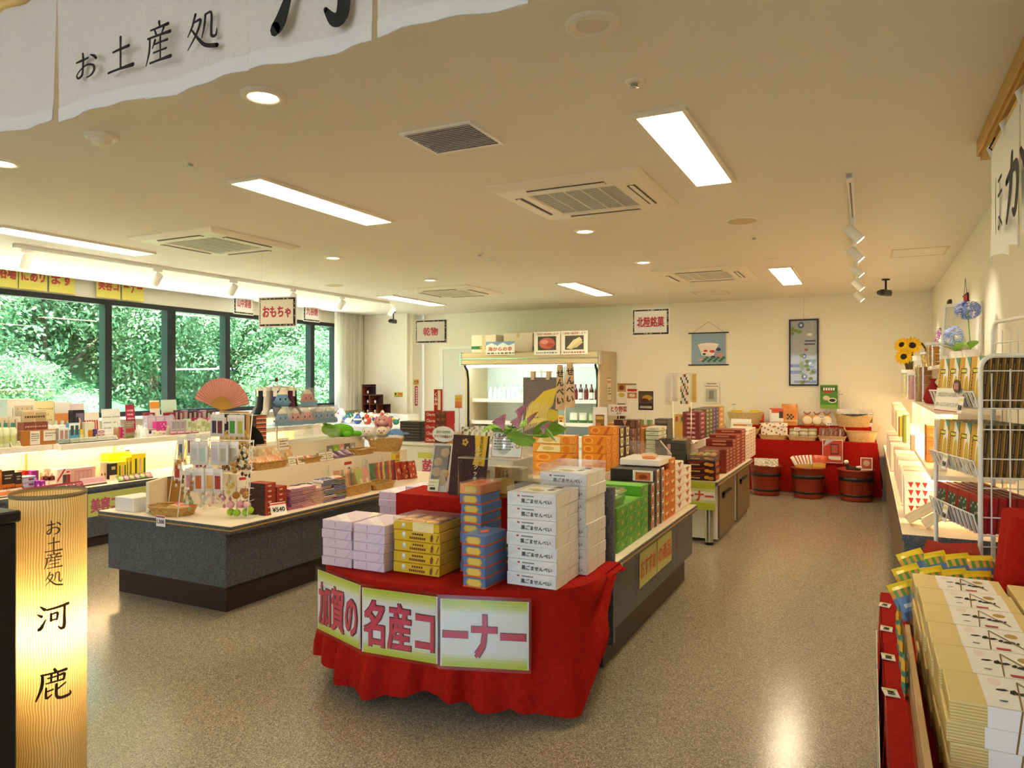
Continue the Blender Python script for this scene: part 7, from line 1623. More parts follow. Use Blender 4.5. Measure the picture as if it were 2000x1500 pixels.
# lower counter goods along the aisle edge
k = boxkind("red_keepsake_box", "gift box", "red lacquered keepsake boxes", .16, .1, .037, mat('#a83a26', .35), {'+x': [('r', -.1, 0, .3, .3, '#e3c9a8')], '-y': [('r', 0, 0, .96, .9, '#3c2a24')]})
for c in range(2):
    for i in range(6 - c): k.place("red lacquered keepsake box, %s layer of the %s stack by the pompoms" % (level(i, 6 - c), ("near", "far")[c]), (-3.86, 3.82 + .108 * c, Z1 + i * .0375))
price("price card leaning on the red keepsake boxes", (-3.74, 3.86, Z1), R90 - .3, .12, .085, .3, '¥540')
def towel_mesh(w, d, h, c1, c2):
    b = B(); n = 4
    for q in range(n):
        z0, z1 = h * q / n, h * (q + 1) / n
        def f(u, v, z0=z0, z1=z1): 
            a = v * math.pi; return ((u - .5) * w, -d / 2 * 1 + (1 - math.sin(a)) * .01 + 0, z0 + (z1 - z0) * (1 - math.cos(a)) / 2)
        b.grid(f, 4, 5, mat(c1 if q % 2 else c2, .9))
        b.grid(lambda u, v, z0=z0, z1=z1: (w / 2 - .004 * math.sin(v * math.pi) * -1, -d / 2 + .008 + u * (d - .008), z0 + (z1 - z0) * v), 4, 3, mat(c2 if q % 2 else c1, .9))
    b.box(-w / 2, w / 2, -d / 2 + .008, d / 2, 0, h, mat(c1, .9)); b.grid(lambda u, v: ((u - .5) * w, (v - .5) * (d - .01) + .004, h + .001 + .002 * math.sin(u * 9 + v * 7)), 6, 6, mat(c2, .9))
    return mesh_of(b)
def towels(n, y, x, cols, what, hh=.022):
    z = Z1
    for i in range(n):
        c1, c2 = cols[i % len(cols)]
        Kind("folded_handkerchief", "handkerchief", "folded handkerchiefs on the left island", [("cloth", towel_mesh(.15, .11, hh, c1, c2))]).place("%s, %s of its pile" % (what, level(i, n)), (x + rnd.uniform(-.008, .008), y + rnd.uniform(-.006, .006), z), R90 + rnd.uniform(-.08, .08)); z += hh + .0035
towels(6, 4.08, -3.83, [('#c97a9a', '#e3b4c4'), ('#b0608a', '#f0d6dc')], "magenta and pink folded handkerchief in the nearest pile")
towels(6, 4.2, -3.83, [('#d98a96', '#efc6c6'), ('#c96a7a', '#f0dcd8')], "rose folded handkerchief in the second pile")
towels(5, 4.315, -3.83, [('#e3a8a0', '#f3e2d8'), ('#d9907a', '#efe0d0')], "salmon folded handkerchief in the third pile")
towels(7, 4.43, -3.83, [('#e9e2d6', '#2f3f8a'), ('#f0eadc', '#b5463a'), ('#e3dac8', '#4a5aa0')], "white and navy folded handkerchief in the fourth pile")
towels(7, 4.55, -3.83, [('#5a3a7a', '#c9b4d0'), ('#2f5a3a', '#d9d0b0'), ('#b5402c', '#e9dcc0'), ('#3a4a8a', '#d0d4e0')], "dark multicoloured folded handkerchief in the fifth pile")
towels(4, 4.18, -4.0, [('#c9a86a', '#efe3c4'), ('#8a6a4a', '#e3d2b0')], "tan folded handkerchief in the rear near pile")
towels(5, 4.36, -4.0, [('#d9a04a', '#3a3a5a'), ('#efe6d2', '#b5502c')], "orange striped folded handkerchief in the rear middle pile")
towels(5, 4.55, -4.0, [('#3a4a9a', '#f0eee6'), ('#b52a34', '#f3efe4')], "blue and white folded handkerchief in the rear far pile")
basket("rectangular wicker basket of patterned envelopes on the aisle edge", -3.88, 4.82, Z1, .2, .34, .085, 0, 1.12, .2)
packs_in("patterned envelope in the rectangular basket, %s from left", 8, -3.87, 4.7, Z1 + .012, 0, .026, .14, .2, ['#c98a6a', '#8a8a7a', '#b5b06a', '#d9a08a'], R90, -.18)
for i, (c, y) in enumerate((('#b9c272', 4.87), ('#d99a90', 4.95))): card("%s card pack leaning upright in the rectangular basket" % ("lime", "pink")[i], .085, .2, [('r', .15, -.15, .4, .4, '#e9dcc0')], (-3.8, y, Z1 + .012), R90, .25, c, .008, cat="souvenir pack", name="card_pack")
basket("low wicker basket of dark chopsticks further along the aisle edge", -3.88, 5.18, Z1, .2, .3, .05, 0, 1.15, .2)
packs_in("dark chopstick pack lying in the low basket, %s from left", 6, -3.88, 5.09, Z1 + .012, 0, .036, .16, .05, ['#4a2a24', '#6a3a2c', '#3a2420'], R90, -1.2)
packs_in("folded silk notebook standing at the island's far edge, %s from left", 9, -4.03, 5.35, Z1 + .002, .0, .034, .12, .19, ['#4a6a4a', '#a83a44', '#b58a4a', '#8a3040', '#c9a05a'], R90, -.12, "silk_notebook", "notebook")
for i in range(3): card("red brocade notebook at the far end of the aisle edge, %s one" % NTH[i], .11, .17, [('e', rnd.uniform(-.4, .4), rnd.uniform(-.4, .4), .2, .12, '#e0b48a') for _ in range(8)], (-4.0 + .03 * i, 5.72 + .06 * i, Z1), R90, .2, '#b5402c', .012, cat="notebook", name="brocade_notebook")
# sock stand by the window
sx_, sy_ = atx(540, 780, -5.75).x, atx(540, 780, -5.75).y
t = thing("sock_stand", "round stand hung with patterned socks against the window", "display rack", (sx_, sy_, 0))
B().lathe([(.18, 0), (.18, .02), (.02, .04)], 20, (0, 0, 0), M_black, cap=True).obj("base", t); B().tube([(0, 0, .03), (0, 0, 1.53)], .014, 10, M_chrome).obj("pole", t)
B().ball((0, 0, 1.55), (.02, .02, .028), 10, mat('#5a2418', .4)).obj("knob", t); B().lathe([(.17, 1.47), (.175, 1.475), (.17, 1.48)], 24, (0, 0, 0), M_chrome).obj("ring", t)
def sock(lab, a, c, c2):
    p = Vector((sx_ + .175 * math.cos(a), sy_ + .175 * math.sin(a), 1.465))
    o = thing("hanging_sock", lab, "socks", p, a + R90, "socks hung on the round stand")
    B().tube([(0, 0, 0), (0, 0, -.12), (.0, -.012, -.2), (.02, -.05, -.27), (.03, -.09, -.31)], [.03, .036, .034, .032, .02], 10, mat(c, .9)).obj("knit", o)
    B().tube([(0, 0, .003), (0, 0, -.03)], .0375, 10, mat(c2, .9)).obj("cuff", o); B().box(-.02, .02, -.042, -.039, -.09, -.02, mat('#f0ece0')).obj("paper_tag", o)
for i in range(12):
    c = ['#2a2c34', '#d6cfc4', '#3a3a6a', '#e3ddd2', '#5a2a44', '#1f1f22', '#cfc6b8', '#44466a', '#2a2422', '#b5aca0', '#33343c', '#8a8a90'][i]
    sock("knit sock %s on the round sock stand by the window" % ["in black", "in beige", "in navy", "in cream", "in wine", "in jet black with stripe", "in oatmeal", "in slate blue", "in dark brown", "in taupe", "in charcoal", "in grey"][i], -1.9 + i * .52, c, '#efe9dc')
# ceramics table
CZ = .8105
def figurine(lab, x, y, z, c, c2, kind, s=1):
    t = thing("ceramic_figurine", lab, "figurine", (x, y, z), rnd.uniform(-.4, .4)); t.scale = (s, s, s); M = mat(c, .2, spec=.6); M2 = mat(c2, .25, spec=.6)
    if kind == 0:
        B().lathe([(.03, 0), (.045, .03), (.05, .055), (.04, .08), (.001, .09)], 14, (0, 0, 0), M).obj("body", t); B().ball((0, -.015, .1), .032, 12, M).obj("head", t)
        for q in (-1, 1): B().tube([(q * .018, -.015, .122), (q * .024, -.015, .145)], [.012, .003], 6, M2).obj("ear", t)
        B().ball((0, -.045, .05), (.022, .01, .018), 8, M2).obj("bib", t)
    elif kind == 1:
        B().lathe([(.02, 0), (.05, .03), (.055, .06), (.03, .1), (.022, .115), (.028, .125)], 16, (0, 0, 0), M).obj("vase", t); B().lathe([(.0555, .05), (.0555, .07)], 16, (0, 0, 0), M2).obj("glaze_band", t)
    else:
        B().ball((0, 0, .035), (.05, .035, .035), 14, M).obj("body", t); B().ball((-.045, -.01, .065), (.025, .022, .024), 12, M2).obj("head", t); B().tube([(.04, 0, .045), (.075, 0, .08)], [.015, .004], 6, M).obj("tail", t)
fc = [('#f0eee8', '#c9302a'), ('#2f7a72', '#e6c24a'), ('#efe9dc', '#4a6ab0'), ('#f3f0ea', '#d9a83a'), ('#3a5aa0', '#f0e6c2'), ('#e9e4da', '#2c2a28'), ('#b53a2a', '#f0e0b0'), ('#f0eee8', '#3f8a5a'), ('#e6d24a', '#3a3a6a'), ('#efeae2', '#b5803a')]
for i in range(12):
    u = 672 + i * 9.4; z = CZ if i % 3 else CZ
    x = aty(u, 820, 9.9).x; figurine("glazed ceramic figurine, %s from left on the corner table's front row" % NTH[i], x, 9.75 + .12 * (i % 2), CZ, *fc[i % 10], i % 3, 1.35)
for i in range(8):
    u = 690 + i * 12; figurine("glazed ceramic figurine, %s from left in the corner table's back row" % NTH[i], aty(u, 800, 10.2).x, 10.12 + .06 * (i % 2), CZ, *fc[(i * 3 + 1) % 10], (i + 1) % 3, 1.4)
figurine("large white ceramic jar at the window end of the corner table", aty(662, 800, 9.9).x, 9.95, CZ, '#f0eeea', '#dcd8d0', 1, 2.0)
t = thing("stepped_shelf", "stepped dark wooden shelf with tiny figures in the corner", "shelf", (-7.9, 10.52, .951))
for i, (x, h) in enumerate(((-.16, .52), (.0, .34), (.16, .17))):
    B().box(x - .08, x + .08, -.1, .1, 0, .012, M_wood).box(x - .08, x - .068, -.1, .1, .012, h, mat('#6a2f1c', .5)).box(x - .068, x + .08, -.1, .1, h - .012, h, mat('#5a2618', .5)).box(x - .068, x + .08, .09, .1, .012, h - .012, mat('#3a1810', .5)).obj("step", t)
    for k in range(int(h / .16)): B().ball((x, -.03, .04 + k * .17), (.02, .018, .03), 8, mat('#e9e4d8', .3)).box(x - .068, x + .08, -.1, .09, .16 * (k + 1), .16 * (k + 1) + .008, mat('#5a2618', .5)).obj("tiny_figure", t)
# ---------------------------------------------------------------- back table: baskets, bags, tubs
BZ, BZ2 = .7205, .9005
def by(u, y): return aty(u, 800, y).x
def bag(lab, u0, u1, v0, y, z, fn, t=.05, rz=0, tilt=-.12, name="snack_bag", cat="snack bag"):
    w = by(u1, y) - by(u0, y); h = aty((u0 + u1) / 2, v0, y).z - z
    return Kind(name, cat, None, [("bag", pouchmesh(w, h, t, fn, 8, 10))]).place(lab, ((by(u0, y) + by(u1, y)) / 2, y, z), (tilt, 0, rz))
def bk(lab, u0, u1, v0, y, z, d=.22, **kw):
    w = by(u1, y) - by(u0, y); h = aty((u0 + u1) / 2, v0, y).z - z
    return basket(lab, (by(u0, y) + by(u1, y)) / 2, y, z, w, d, max(.03, h), m=M_wick2, **kw)
bk("flared wicker basket with squid snack bag, front row left on back table", 1418, 1483, 838, 10.76, BZ, .22, flare=1.3, round_=.7, handles=True)
bag("white and orange squid snack bag in the front left basket", 1427, 1467, 818, 10.76, BZ + .012, lambda u, v: '#d98a2e' if .55 < v < .75 and .1 < u < .9 else '#26221c' if .2 < v < .42 and .15 < u < .85 and int(u * 8) % 2 == 0 else '#f1eee6')
bk("oval wicker tray of cookie bags, front row on back table", 1482, 1540, 849, 10.74, BZ, .2, flare=1.15, round_=.9)
for i in range(2): bag("clear cookie bag in the oval tray, %s one" % ("left" if not i else "right"), 1486 + i * 26, 1512 + i * 26, 826, 10.75, BZ + .012, lambda u, v: '#b5562c' if (int(u * 8) + 2 * int(v * 10)) % 7 == 0 else '#efe6d2')
bk("square wicker tray of grey dried packs, front row on back table", 1539, 1596, 852, 10.74, BZ, .2, flare=1.15, round_=.3)
for i in range(3): bag("greyish clear pack in the square tray, %s from left" % NTH[i], 1541 + i * 18, 1559 + i * 18, 834, 10.73 + .02 * i, BZ + .012, lambda u, v: ['#a89c7a', '#c9bf9e', '#8a7f62'][(int(u * 8) * 3 + int(v * 9)) % 3], tilt=-.5)
bk("square wicker tray of brown dried packs, front row on back table", 1598, 1653, 852, 10.74, BZ, .2, flare=1.15, round_=.3)
for i in range(3): bag("reddish brown dried pack in the square tray, %s from left" % NTH[i], 1599 + i * 17, 1617 + i * 17, 833, 10.73 + .02 * i, BZ + .012, lambda u, v: ['#7d4a3a', '#9a6450', '#6a3a2c'][(int(u * 8) * 2 + int(v * 9)) % 3], tilt=-.5)
bk("handled wicker basket at the right end of the back table", 1652, 1714, 843, 10.8, BZ, .22, flare=1.25, round_=.7, handles=True)
bag("pink snack pack lying in the handled basket", 1668, 1692, 836, 10.8, BZ + .012, lambda u, v: '#d98a96', tilt=-1.2)
bk("large flared wicker basket of yellow snack bags, rear left on back table", 1421, 1491, 806, 11.06, BZ2, .24, flare=1.35, round_=.6)
for i, (u0, u1, c, c2) in enumerate(((1428, 1450, '#e0bd1c', '#c9342a'), (1449, 1470, '#ead02a', '#3a2a1c'), (1464, 1482, '#e6c61c', '#c9402a'), (1476, 1492, '#d9502a', '#f0e0c2'))):
    bag("%s snack bag in the large rear basket, %s from left" % (("yellow", "bright yellow", "golden", "red-orange")[i], NTH[i]), u0, u1, 801 + (i % 2) * 4, 11.06 + .015 * i, BZ2 + .02, lambda u, v, c=c, c2=c2: c2 if .25 < v < .45 and .2 < u < .8 else c)
bag("orange and white crab snack bag, rear row on back table", 1503, 1533, 797, 11.05, BZ2, lambda u, v: '#26221c' if .65 < u < .85 and .35 < v < .8 else '#d9562a' if u + v * .8 > 1.25 - .5 * (v > .7) or v < .15 else '#f3efe8', .06)
bag("orange prawn snack bag, rear row on back table", 1530, 1558, 794, 11.03, BZ2, lambda u, v: '#2c2018' if .3 < v < .6 and .25 < u < .8 and (int(u * 8) + int(v * 10)) % 2 else '#e08a34' if v > .3 else '#e6b060', .06)
bag("plain orange snack bag behind the crab bag", 1526, 1557, 789, 11.12, BZ2, lambda u, v: '#e0852a', .05)
for i in range(3):
    t = thing("ribbon_bag", "gourd-shaped cookie bag tied with ribbon on back table, %s from left" % NTH[i], "snack bag", (by(1577 + i * 19, 11.05), 11.04, BZ2), .1 * (i - 1))
    B().ball((0, 0, .08), (.085 - .01 * i, .03, .085), 14, mat('#d9a25a', .4)).obj("bag", t); B().ball((0, -.02, .08), (.065, .015, .06), 12, mat('#f1e6cc', .5)).obj("label", t)
    B().tube([(-.045, -.01, .2), (-.02, -.015, .17), (0, -.015, .165), (.02, -.015, .17), (.045, -.01, .2)], .008, 6, mat('#a8503a', .4)).obj("ribbon", t); B().tube([(0, 0, .15), (0, 0, .19)], [.012, .02], 8, M_film).obj("neck", t)
standing("green mushroom poster on a stand behind the back table's basket", 1602, 1636, 752, 798, 11.2, BZ2, [('r', 0, .33, .9, .2, '#3a5a24'), *dots(-.35, .33, .7, 5, '#f0efe0', .12), ('r', -.05, .2, .5, .07, '#c9302a'), ('e', -.15, -.05, .4, .2, '#d9cdb0'), ('e', .2, -.15, .5, .22, '#e9e2d0'), ('e', .2, -.15, .38, .14, '#2a241c'), ('r', 0, -.42, 1, .16, '#7fae3a')], bg='#4f8a2e', cat="poster")
t = bk("boat-shaped wicker basket of dark packs, rear right on back table", 1628, 1707, 812, 11.08, BZ2 + .0, .24, flare=1.35, round_=.9, wavy=.06)
for i in range(5): bag("clear pack of dark sweets in the boat-shaped basket, %s from left" % NTH[i], 1634 + i * 13, 1652 + i * 13, 799, 11.06 + .02 * (i % 2), BZ2 + .012, lambda u, v: '#3a2e2a' if .2 < v < .7 else '#d6d0c6', .05)
for i, (u, v, y) in enumerate(((1433, 790, 11.0), (1464, 830, 10.68), (1529, 834, 10.64), (1557, 838, 10.64), (1605, 815, 10.97), (1642, 770, 11.1), (1702, 810, 10.95), (1620, 828, 10.66))):
    z = aty(u, v, y).z; zb = BZ2 if y > 10.94 else BZ
    o = card("small price card on a stick along the back table, %s from left" % NTH[i], .075, .042, [('t', '¥540', 0, 0, .45, '#3a342c', .02)], (by(u, y), y, z - .02), 0, 0, '#f6f2e6', .002, "price card", "price_card", border='#c9605a', group="price cards")
    B().tube([(0, .004, zb - z + .02), (0, .004, .01)], .0015, 4, M_chrome).obj("stick", o)
card("red poster of a rice cracker pack hung on the back table's cloth", .25, .31, [('r', 0, 0, .94, .95, '#c2452e'), ('p', [(-.45, .2), (.1, .5), (-.3, .5)], '#b9c2c6'), ('r', .1, .1, .4, .45, '#4a1f1a'), ('r', .1, .1, .32, .36, '#b5564a'), ('r', .1, -.28, .6, .16, '#e9e2d2'), ('e', -.25, -.38, .4, .14, '#d9502a')], (by(1626, 10.56), 10.565, .44), 0, 0, '#f0e9dc', cat="poster", name="poster_sign")
# lacquered tubs
M_tub = ramp_mat("red_lacquer", "noise", 5, [(.3, '#8c2a17'), (.7, '#a03a20')], rough=.3, stretch=(14, 14, .6))
def tub(lab, u, r):
    x = by(u, 10.33); t = thing("lacquered_tub", lab, "tub", (x, 10.33, 0), 0, "red lacquered tubs before the back table")
    B().lathe([(.001, .001), (r * .86, .001), (r * .87, .03), (r * 1.0, .38), (r * 1.04, .385), (r * 1.04, .405), (r * .97, .405), (r * .96, .36), (.001, .36)], 36, (0, 0, 0), M_tub).obj("body", t)
    for z0, z1 in ((.26, .305), (.06, .09)):
        k = lambda z: r * (.87 + .13 * (z - .03) / .35) + .0025
        B().lathe([(k(z0) - .003, z0), (k(z0), z0), (k(z1), z1), (k(z1) - .003, z1)], 36, (0, 0, 0), mat('#1f2220', .4)).obj("hoop", t)
    return x
tz = .3605
x1 = tub("red lacquered tub of clear sweet packs at the left before back table", 1496, .2)
x2 = tub("red lacquered tub of long cracker sticks in the middle before back table", 1578, .21)
x3 = tub("red lacquered tub with a toy bird at the right before back table", 1672, .215)
for i, (dx, c) in enumerate(((-.06, '#d9d2cc'), (.08, '#b9b48a'))): Kind("clear_sweet_pack", "snack bag", None, [("pack", pouchmesh(.17, .14, .07, lambda u, v, c=c: c if (int(u * 8) + int(v * 9)) % 3 else '#f0ece6'))]).place("shiny clear sweet pack in the left tub, %s one" % ("left" if not i else "right"), (x1 + dx, 10.3, tz), (-.5, 0, .2))
for i in range(2): price("price card on the rim of the left tub, %s one" % ("left" if not i else "right"), (x1 - .03 + .13 * i, 10.135, .4), 0, .09, .035, .6)
for i in range(6): Kind("cracker_stick_pack", "snack bag", None, [("pack", pouchmesh(.06, .2, .025, lambda u, v: '#c9a24a' if v < .4 else '#f0e9da' if u < .7 else '#b5342a', 4, 8))]).place("long white and gold cracker stick pack in the middle tub, %s from left" % NTH[i], (x2 - .1 + .03 * i, 10.3 + .01 * i, tz), (-.3, -.5 + .08 * i, .1))
for i in range(3): Kind("fan_sweet_pack", "snack bag", None, [("pack", pouchmesh(.08, .2, .03, lambda u, v: '#d9502a' if v > .55 else '#d9a83a', 5, 8))]).place("orange and gold pack at the right of the middle tub, %s one" % NTH[i], (x2 + .1 + .03 * i, 10.32, tz), (-.2, .1 * i, 0))
t = thing("toy_bird", "dark brown toy bird with white head sitting in the right tub", "ornament", (x3 - .03, 10.28, tz), .2)
B().ball((0, 0, .04), (.09, .05, .045), 14, mat('#3a2018', .7)).obj("body", t); B().tube([(-.06, 0, .06), (-.08, 0, .11)], [.03, .022], 10, mat('#3a2018', .7)).obj("neck", t); B().ball((-.085, -.005, .135), (.03, .026, .026), 12, mat('#efe8da', .7)).obj("head", t); B().ball((.06, -.02, .07), (.04, .02, .02), 8, mat('#e9dfc8', .7)).obj("wing_patch", t)
card("framed orange card standing in the right tub", .14, .19, [('r', 0, .1, .86, .7, '#b5522c'), ('e', 0, .12, .55, .4, '#c9a48a'), *bars(0, -.36, .8, 2, '#6a5a4a', .1, .04)], (x3 + .12, 10.36, tz), 0, .1, '#f0e9dc', cat="sign")
wc = B().grid(lambda u, v: (.13 + .08 * u + .02 * math.sin(v * 5), 10.35 + .15 * u, .02 + .55 * v - .03 * math.sin(u * 3.1) * (1 - v)), 6, 8, mat('#e3dccb', .9))
tag(wc.obj("white_cloth"), "strip of white cloth hanging at the back table's right end", "cloth")

# ---------------------------------------------------------------- right wall counter goods (they face the entrance)
KZ = .6705
def noodle(lab, y, h, w, th, c, art, tilt, name="noodle_box", x=.2, rz=0):
    me = boxmesh(w, th, h, mat(c, .5), {'-y': art}, .003)
    return tag(put(name, me, None, (x + w / 2, y, KZ), (-tilt, 0, rz)), lab, "gift box", "boxed noodles on the right counter")
M_pale = '#ecd9b0'
for i, (y, xx) in enumerate(((4.86, .3), (4.98, .22))):
    t = thing("wooden_noodle_box", "long pale wooden noodle box with square seal slanting on the counter, %s one" % ("nearer" if not i else "further"), "gift box", (xx, y + .05, KZ + .005), 0)
    t.rotation_euler = (-.12, -.62, 0)
    B().box(0, .4, -.045, .045, 0, .055, ramp_mat("pale_wood", "noise", 8, [(.3, '#e3cc9a'), (.7, '#f0deb4')], rough=.5, stretch=(1, 10, 10)), ch=.004).obj("box", t)
    B().art(.05, .05, [('r', 0, 0, 1, 1, '#2c2018'), ('e', 0, 0, .7, .7, '#b5803a')], (.13, 0, .055), (1, 0, 0), (0, 1, 0)).obj("seal_label", t)
tri = [('r', 0, 0, 1, 1, '#f0e6d8')] + [('p', [(-.45 + .1 * i, .4 - .2 * j), (-.37 + .1 * i, .4 - .2 * j), (-.41 + .1 * i, .25 - .2 * j)], '#b5281c' if i < 3 else '#d9a89a') for i in range(9) for j in range(4)]
for i in range(5): noodle("white noodle pack with red triangle pattern leaning on the counter, %s from the wooden boxes" % NTH[i], 5.25 + i * .06, .26 + .005 * i, .4, .03, '#f0e6d8', tri, .42)
for i in range(12):
    c = ['#f0e2cc', '#e9cfc0', '#efe6d6', '#e6c2b4', '#f3ead8', '#e0b8a8'][i % 6]
    noodle("pale boxed noodle pack in the long leaning row, %s behind the red triangle packs" % NTH[i], 5.75 + i * .16, .24 + .015 * (i % 3), .42, .035, c, [('r', 0, .32, .9, .2, '#d99a8a' if i % 2 else '#e6c48a'), *bars(0, 0, .7, 2, '#b5705a', .2, .05)], .3)
for i in range(10): 
    c = ['#e9d2c2', '#f0e6da', '#d9a8a0', '#efe0c0'][i % 4]
    noodle("pale pack stacked upright at the counter's far part, %s from near" % NTH[i], 7.9 + i * .22, .26, .45, .1, c, [('r', 0, .2, .9, .3, '#c98a8a' if i % 2 else '#d9b46a'), *bars(0, -.2, .7, 2, '#a8604a', .15, .05)], .1, x=.18)
MZ = .9805
def cz_box(lab, u0, u1, v0, y, z, c, art=None, d=.14, name="carton"):
    x0, x1 = by(u0, y), by(u1, y); h = aty((u0 + u1) / 2, v0, y).z - z
    me = boxmesh(x1 - x0, d, max(.03, h), mat(c, .45), {'-y': art or []}, .003)
    return tag(put(name, me, None, ((x0 + x1) / 2, y + d / 2, z)), lab, "carton")
cz_box("tall cream carton at the near end of the lit middle shelf", 1828, 1850, 820, 5.25, MZ, '#e6dcc0', [('e', .2, 0, .3, .2, '#d3c69c')])
for i in range(3):
    me = boxmesh(.16, .2, .085, mat('#d98a3a', .45), {'-y': [('r', 0, .2, 1, .1, '#c9702a'), ('r', 0, -.3, .7, .2, '#e6a45a')]}); tag(put("carton", me, None, (.43, 5.85, MZ + i * .0856)), "orange carton on the lit middle shelf, %s of three" % level(i, 3), "carton")
cz_box("clear pinkish pack left of the orange cartons on middle shelf", 1779, 1788, 850, 6.6, MZ, '#d9a89a', None, .1)
cz_box("green and cream carton further along the middle shelf", 1764, 1778, 812, 7.4, MZ, '#8a9a3a', [('r', .2, 0, .5, 1, '#ece4ca')], .2)
cz_box("brown and green carton beyond on the middle shelf", 1756, 1768, 815, 8.2, MZ, '#7d5a2a', [('r', -.2, 0, .4, 1, '#c9a23a')], .2)
for i in range(6): cz_box("bright pale carton at the middle shelf's far glowing end, %s from near" % NTH[i], 1752 - i * 2, 1775 - i * 3, 806 - i * 4, 8.7 + i * .3, MZ, ['#f0e3c4', '#e6c2a4', '#f3ead6'][i % 3], [('r', 0, .2, .8, .2, '#d99a6a')], .22)
HZ = 1.3605
def canister(lab, u, y, v0, r, c, lid, z=HZ, layers=None):
    x = by(u, y); h = max(.08, aty(u, v0, y).z - z)
    t = thing("canister", lab, "canister", (x, y, z))
    B().lathe([(r, 0), (r, h * .88)], 16, (0, 0, 0), M_acryl, cap=True).obj("clear_wall", t)
    n = layers or 4
    for i in range(n): B().lathe([(r * .9, h * .84 * i / n + .002), (r * .92, h * .84 * (i + .5) / n), (r * .9, h * .84 * (i + 1) / n - .002)], 14, (0, 0, 0), mat(c, .5), cap=True).obj("sweets_layer", t)
    B().lathe([(r * 1.06, h * .88), (r * 1.06, h)], 16, (0, 0, 0), mat(lid, .35), cap=True).obj("lid", t)
canister("clear canister with white lid at the top shelf's far end", 1774, 9.2, 722, .065, '#e3cfa0', '#efeae0', layers=6)
canister("canister of stacked pink sweets on the top lit shelf", 1788, 8.0, 726, .065, '#d98a94', '#e6dcd6', layers=5)
canister("canister of brown crackers on the top lit shelf", 1804, 7.2, 704, .07, '#b5763a', '#efe9dd', layers=4)
canister("white-lidded canister of yellow wafers behind the brown crackers", 1797, 8.8, 695, .07, '#e0b03a', '#f0ece4', layers=4)
t = Kind("gift_pouch", "pouch", None, [("pouch", mesh_of(B().lathe([(.001, 0), (.05, .004), (.07, .04), (.05, .12), (.012, .17), (.03, .2)], 14, (0, 0, 0), mat('#a8141c', .6), sy=.5)))]); t.place("crimson drawstring pouch on the top lit shelf", (by(1822, 6.6), 6.6, HZ))
for i in range(6): cz_box("small patterned carton on the top lit shelf, %s from the crimson pouch" % NTH[i], 1826 + i * 9, 1835 + i * 9, 768 - (i % 3) * 5, 6.2 - i * .12, HZ, ['#b5863a', '#d9c9a0', '#2f3c3a', '#3c3a36', '#c9502a', '#e6dcc6'][i], [('r', 0, .2, .8, .2, '#efe2c4')], .1)
TZ3 = 1.6605
canister("white-lidded canister of orange wafers on the uppermost shelf", 1822, 6.5, 669, .05, '#e0952e', '#f0ece8', TZ3, 5)
canister("wide white-lidded canister of orange wafers on the uppermost shelf", 1812, 7.1, 688, .055, '#dfa23c', '#efeae4', TZ3, 3)
def flower_pot(lab, x, y, z, pot, build):
    t = thing("artificial_flowers", lab, "flowers", (x, y, z)); B().lathe([(.035, 0), (.05, .09), (.053, .092)], 16, (0, 0, 0), mat(pot, .5), cap=True).obj("pot", t); build(t); return t
def sunflower(t, c, nrm, r):
    c, nrm = Vector(c), Vector(nrm).normalized(); a = nrm.orthogonal().normalized(); b_ = nrm.cross(a)
    B().tube([(0, 0, .08), tuple(c * .6 + Vector((0, 0, .05))), tuple(c)], .005, 6, M_stem).obj("stem", t)
    pb = B()
    for q, (n, rr, off) in enumerate(((14, r, 0), (14, r * .85, .2))):
        for k in range(n):
            an = 2 * math.pi * k / n + off; d = a * math.cos(an) + b_ * math.sin(an); s_ = nrm.cross(d)
            pb.add([c + d * r * .25, c + d * rr * .65 + s_ * r * .14 + nrm * .008, c + d * rr + nrm * -.004, c + d * rr * .65 - s_ * r * .14 + nrm * .008], [(0, 1, 2, 3)], mat('#f0c81c' if q else '#e6b80e', .6))
    pb.obj("petals", t)
    B().tube([c - nrm * .004, c + nrm * .014], [r * .36, r * .26], 14, mat('#2a1a12', .9)).obj("flower_centre", t)
def sunf(t):
    sunflower(t, (-.08, -.03, .3), (-.5, -.8, .4), .1); sunflower(t, (.03, -.04, .29), (.1, -.9, .3), .115); sunflower(t, (-.06, -.05, .16), (-.3, -.9, .2), .105)
    for k in range(5): B().add([(0, 0, .1), (.05 * math.cos(k * 1.3), .05 * math.sin(k * 1.3), .14), (.11 * math.cos(k * 1.3), .11 * math.sin(k * 1.3), .12), (.05 * math.cos(k * 1.3 + .5), .05 * math.sin(k * 1.3 + .5), .1)], [(0, 1, 2, 3)], M_leaf).obj("leaf", t)
flower_pot("potted artificial sunflowers on the uppermost shelf's far end", by(1776, 9.6), 9.6, TZ3, '#5a4a34', sunf)
t = thing("wooden_hoop", "dark wooden arch behind the sunflowers", "ornament", (by(1796, 9.8), 9.85, TZ3)); B().tube([(-.07, 0, 0), (-.075, 0, .2), (-.04, 0, .32), (.02, 0, .33), (.07, 0, .25), (.08, 0, 0)], .012, 8, mat('#3a2418', .5)).obj("arch", t)
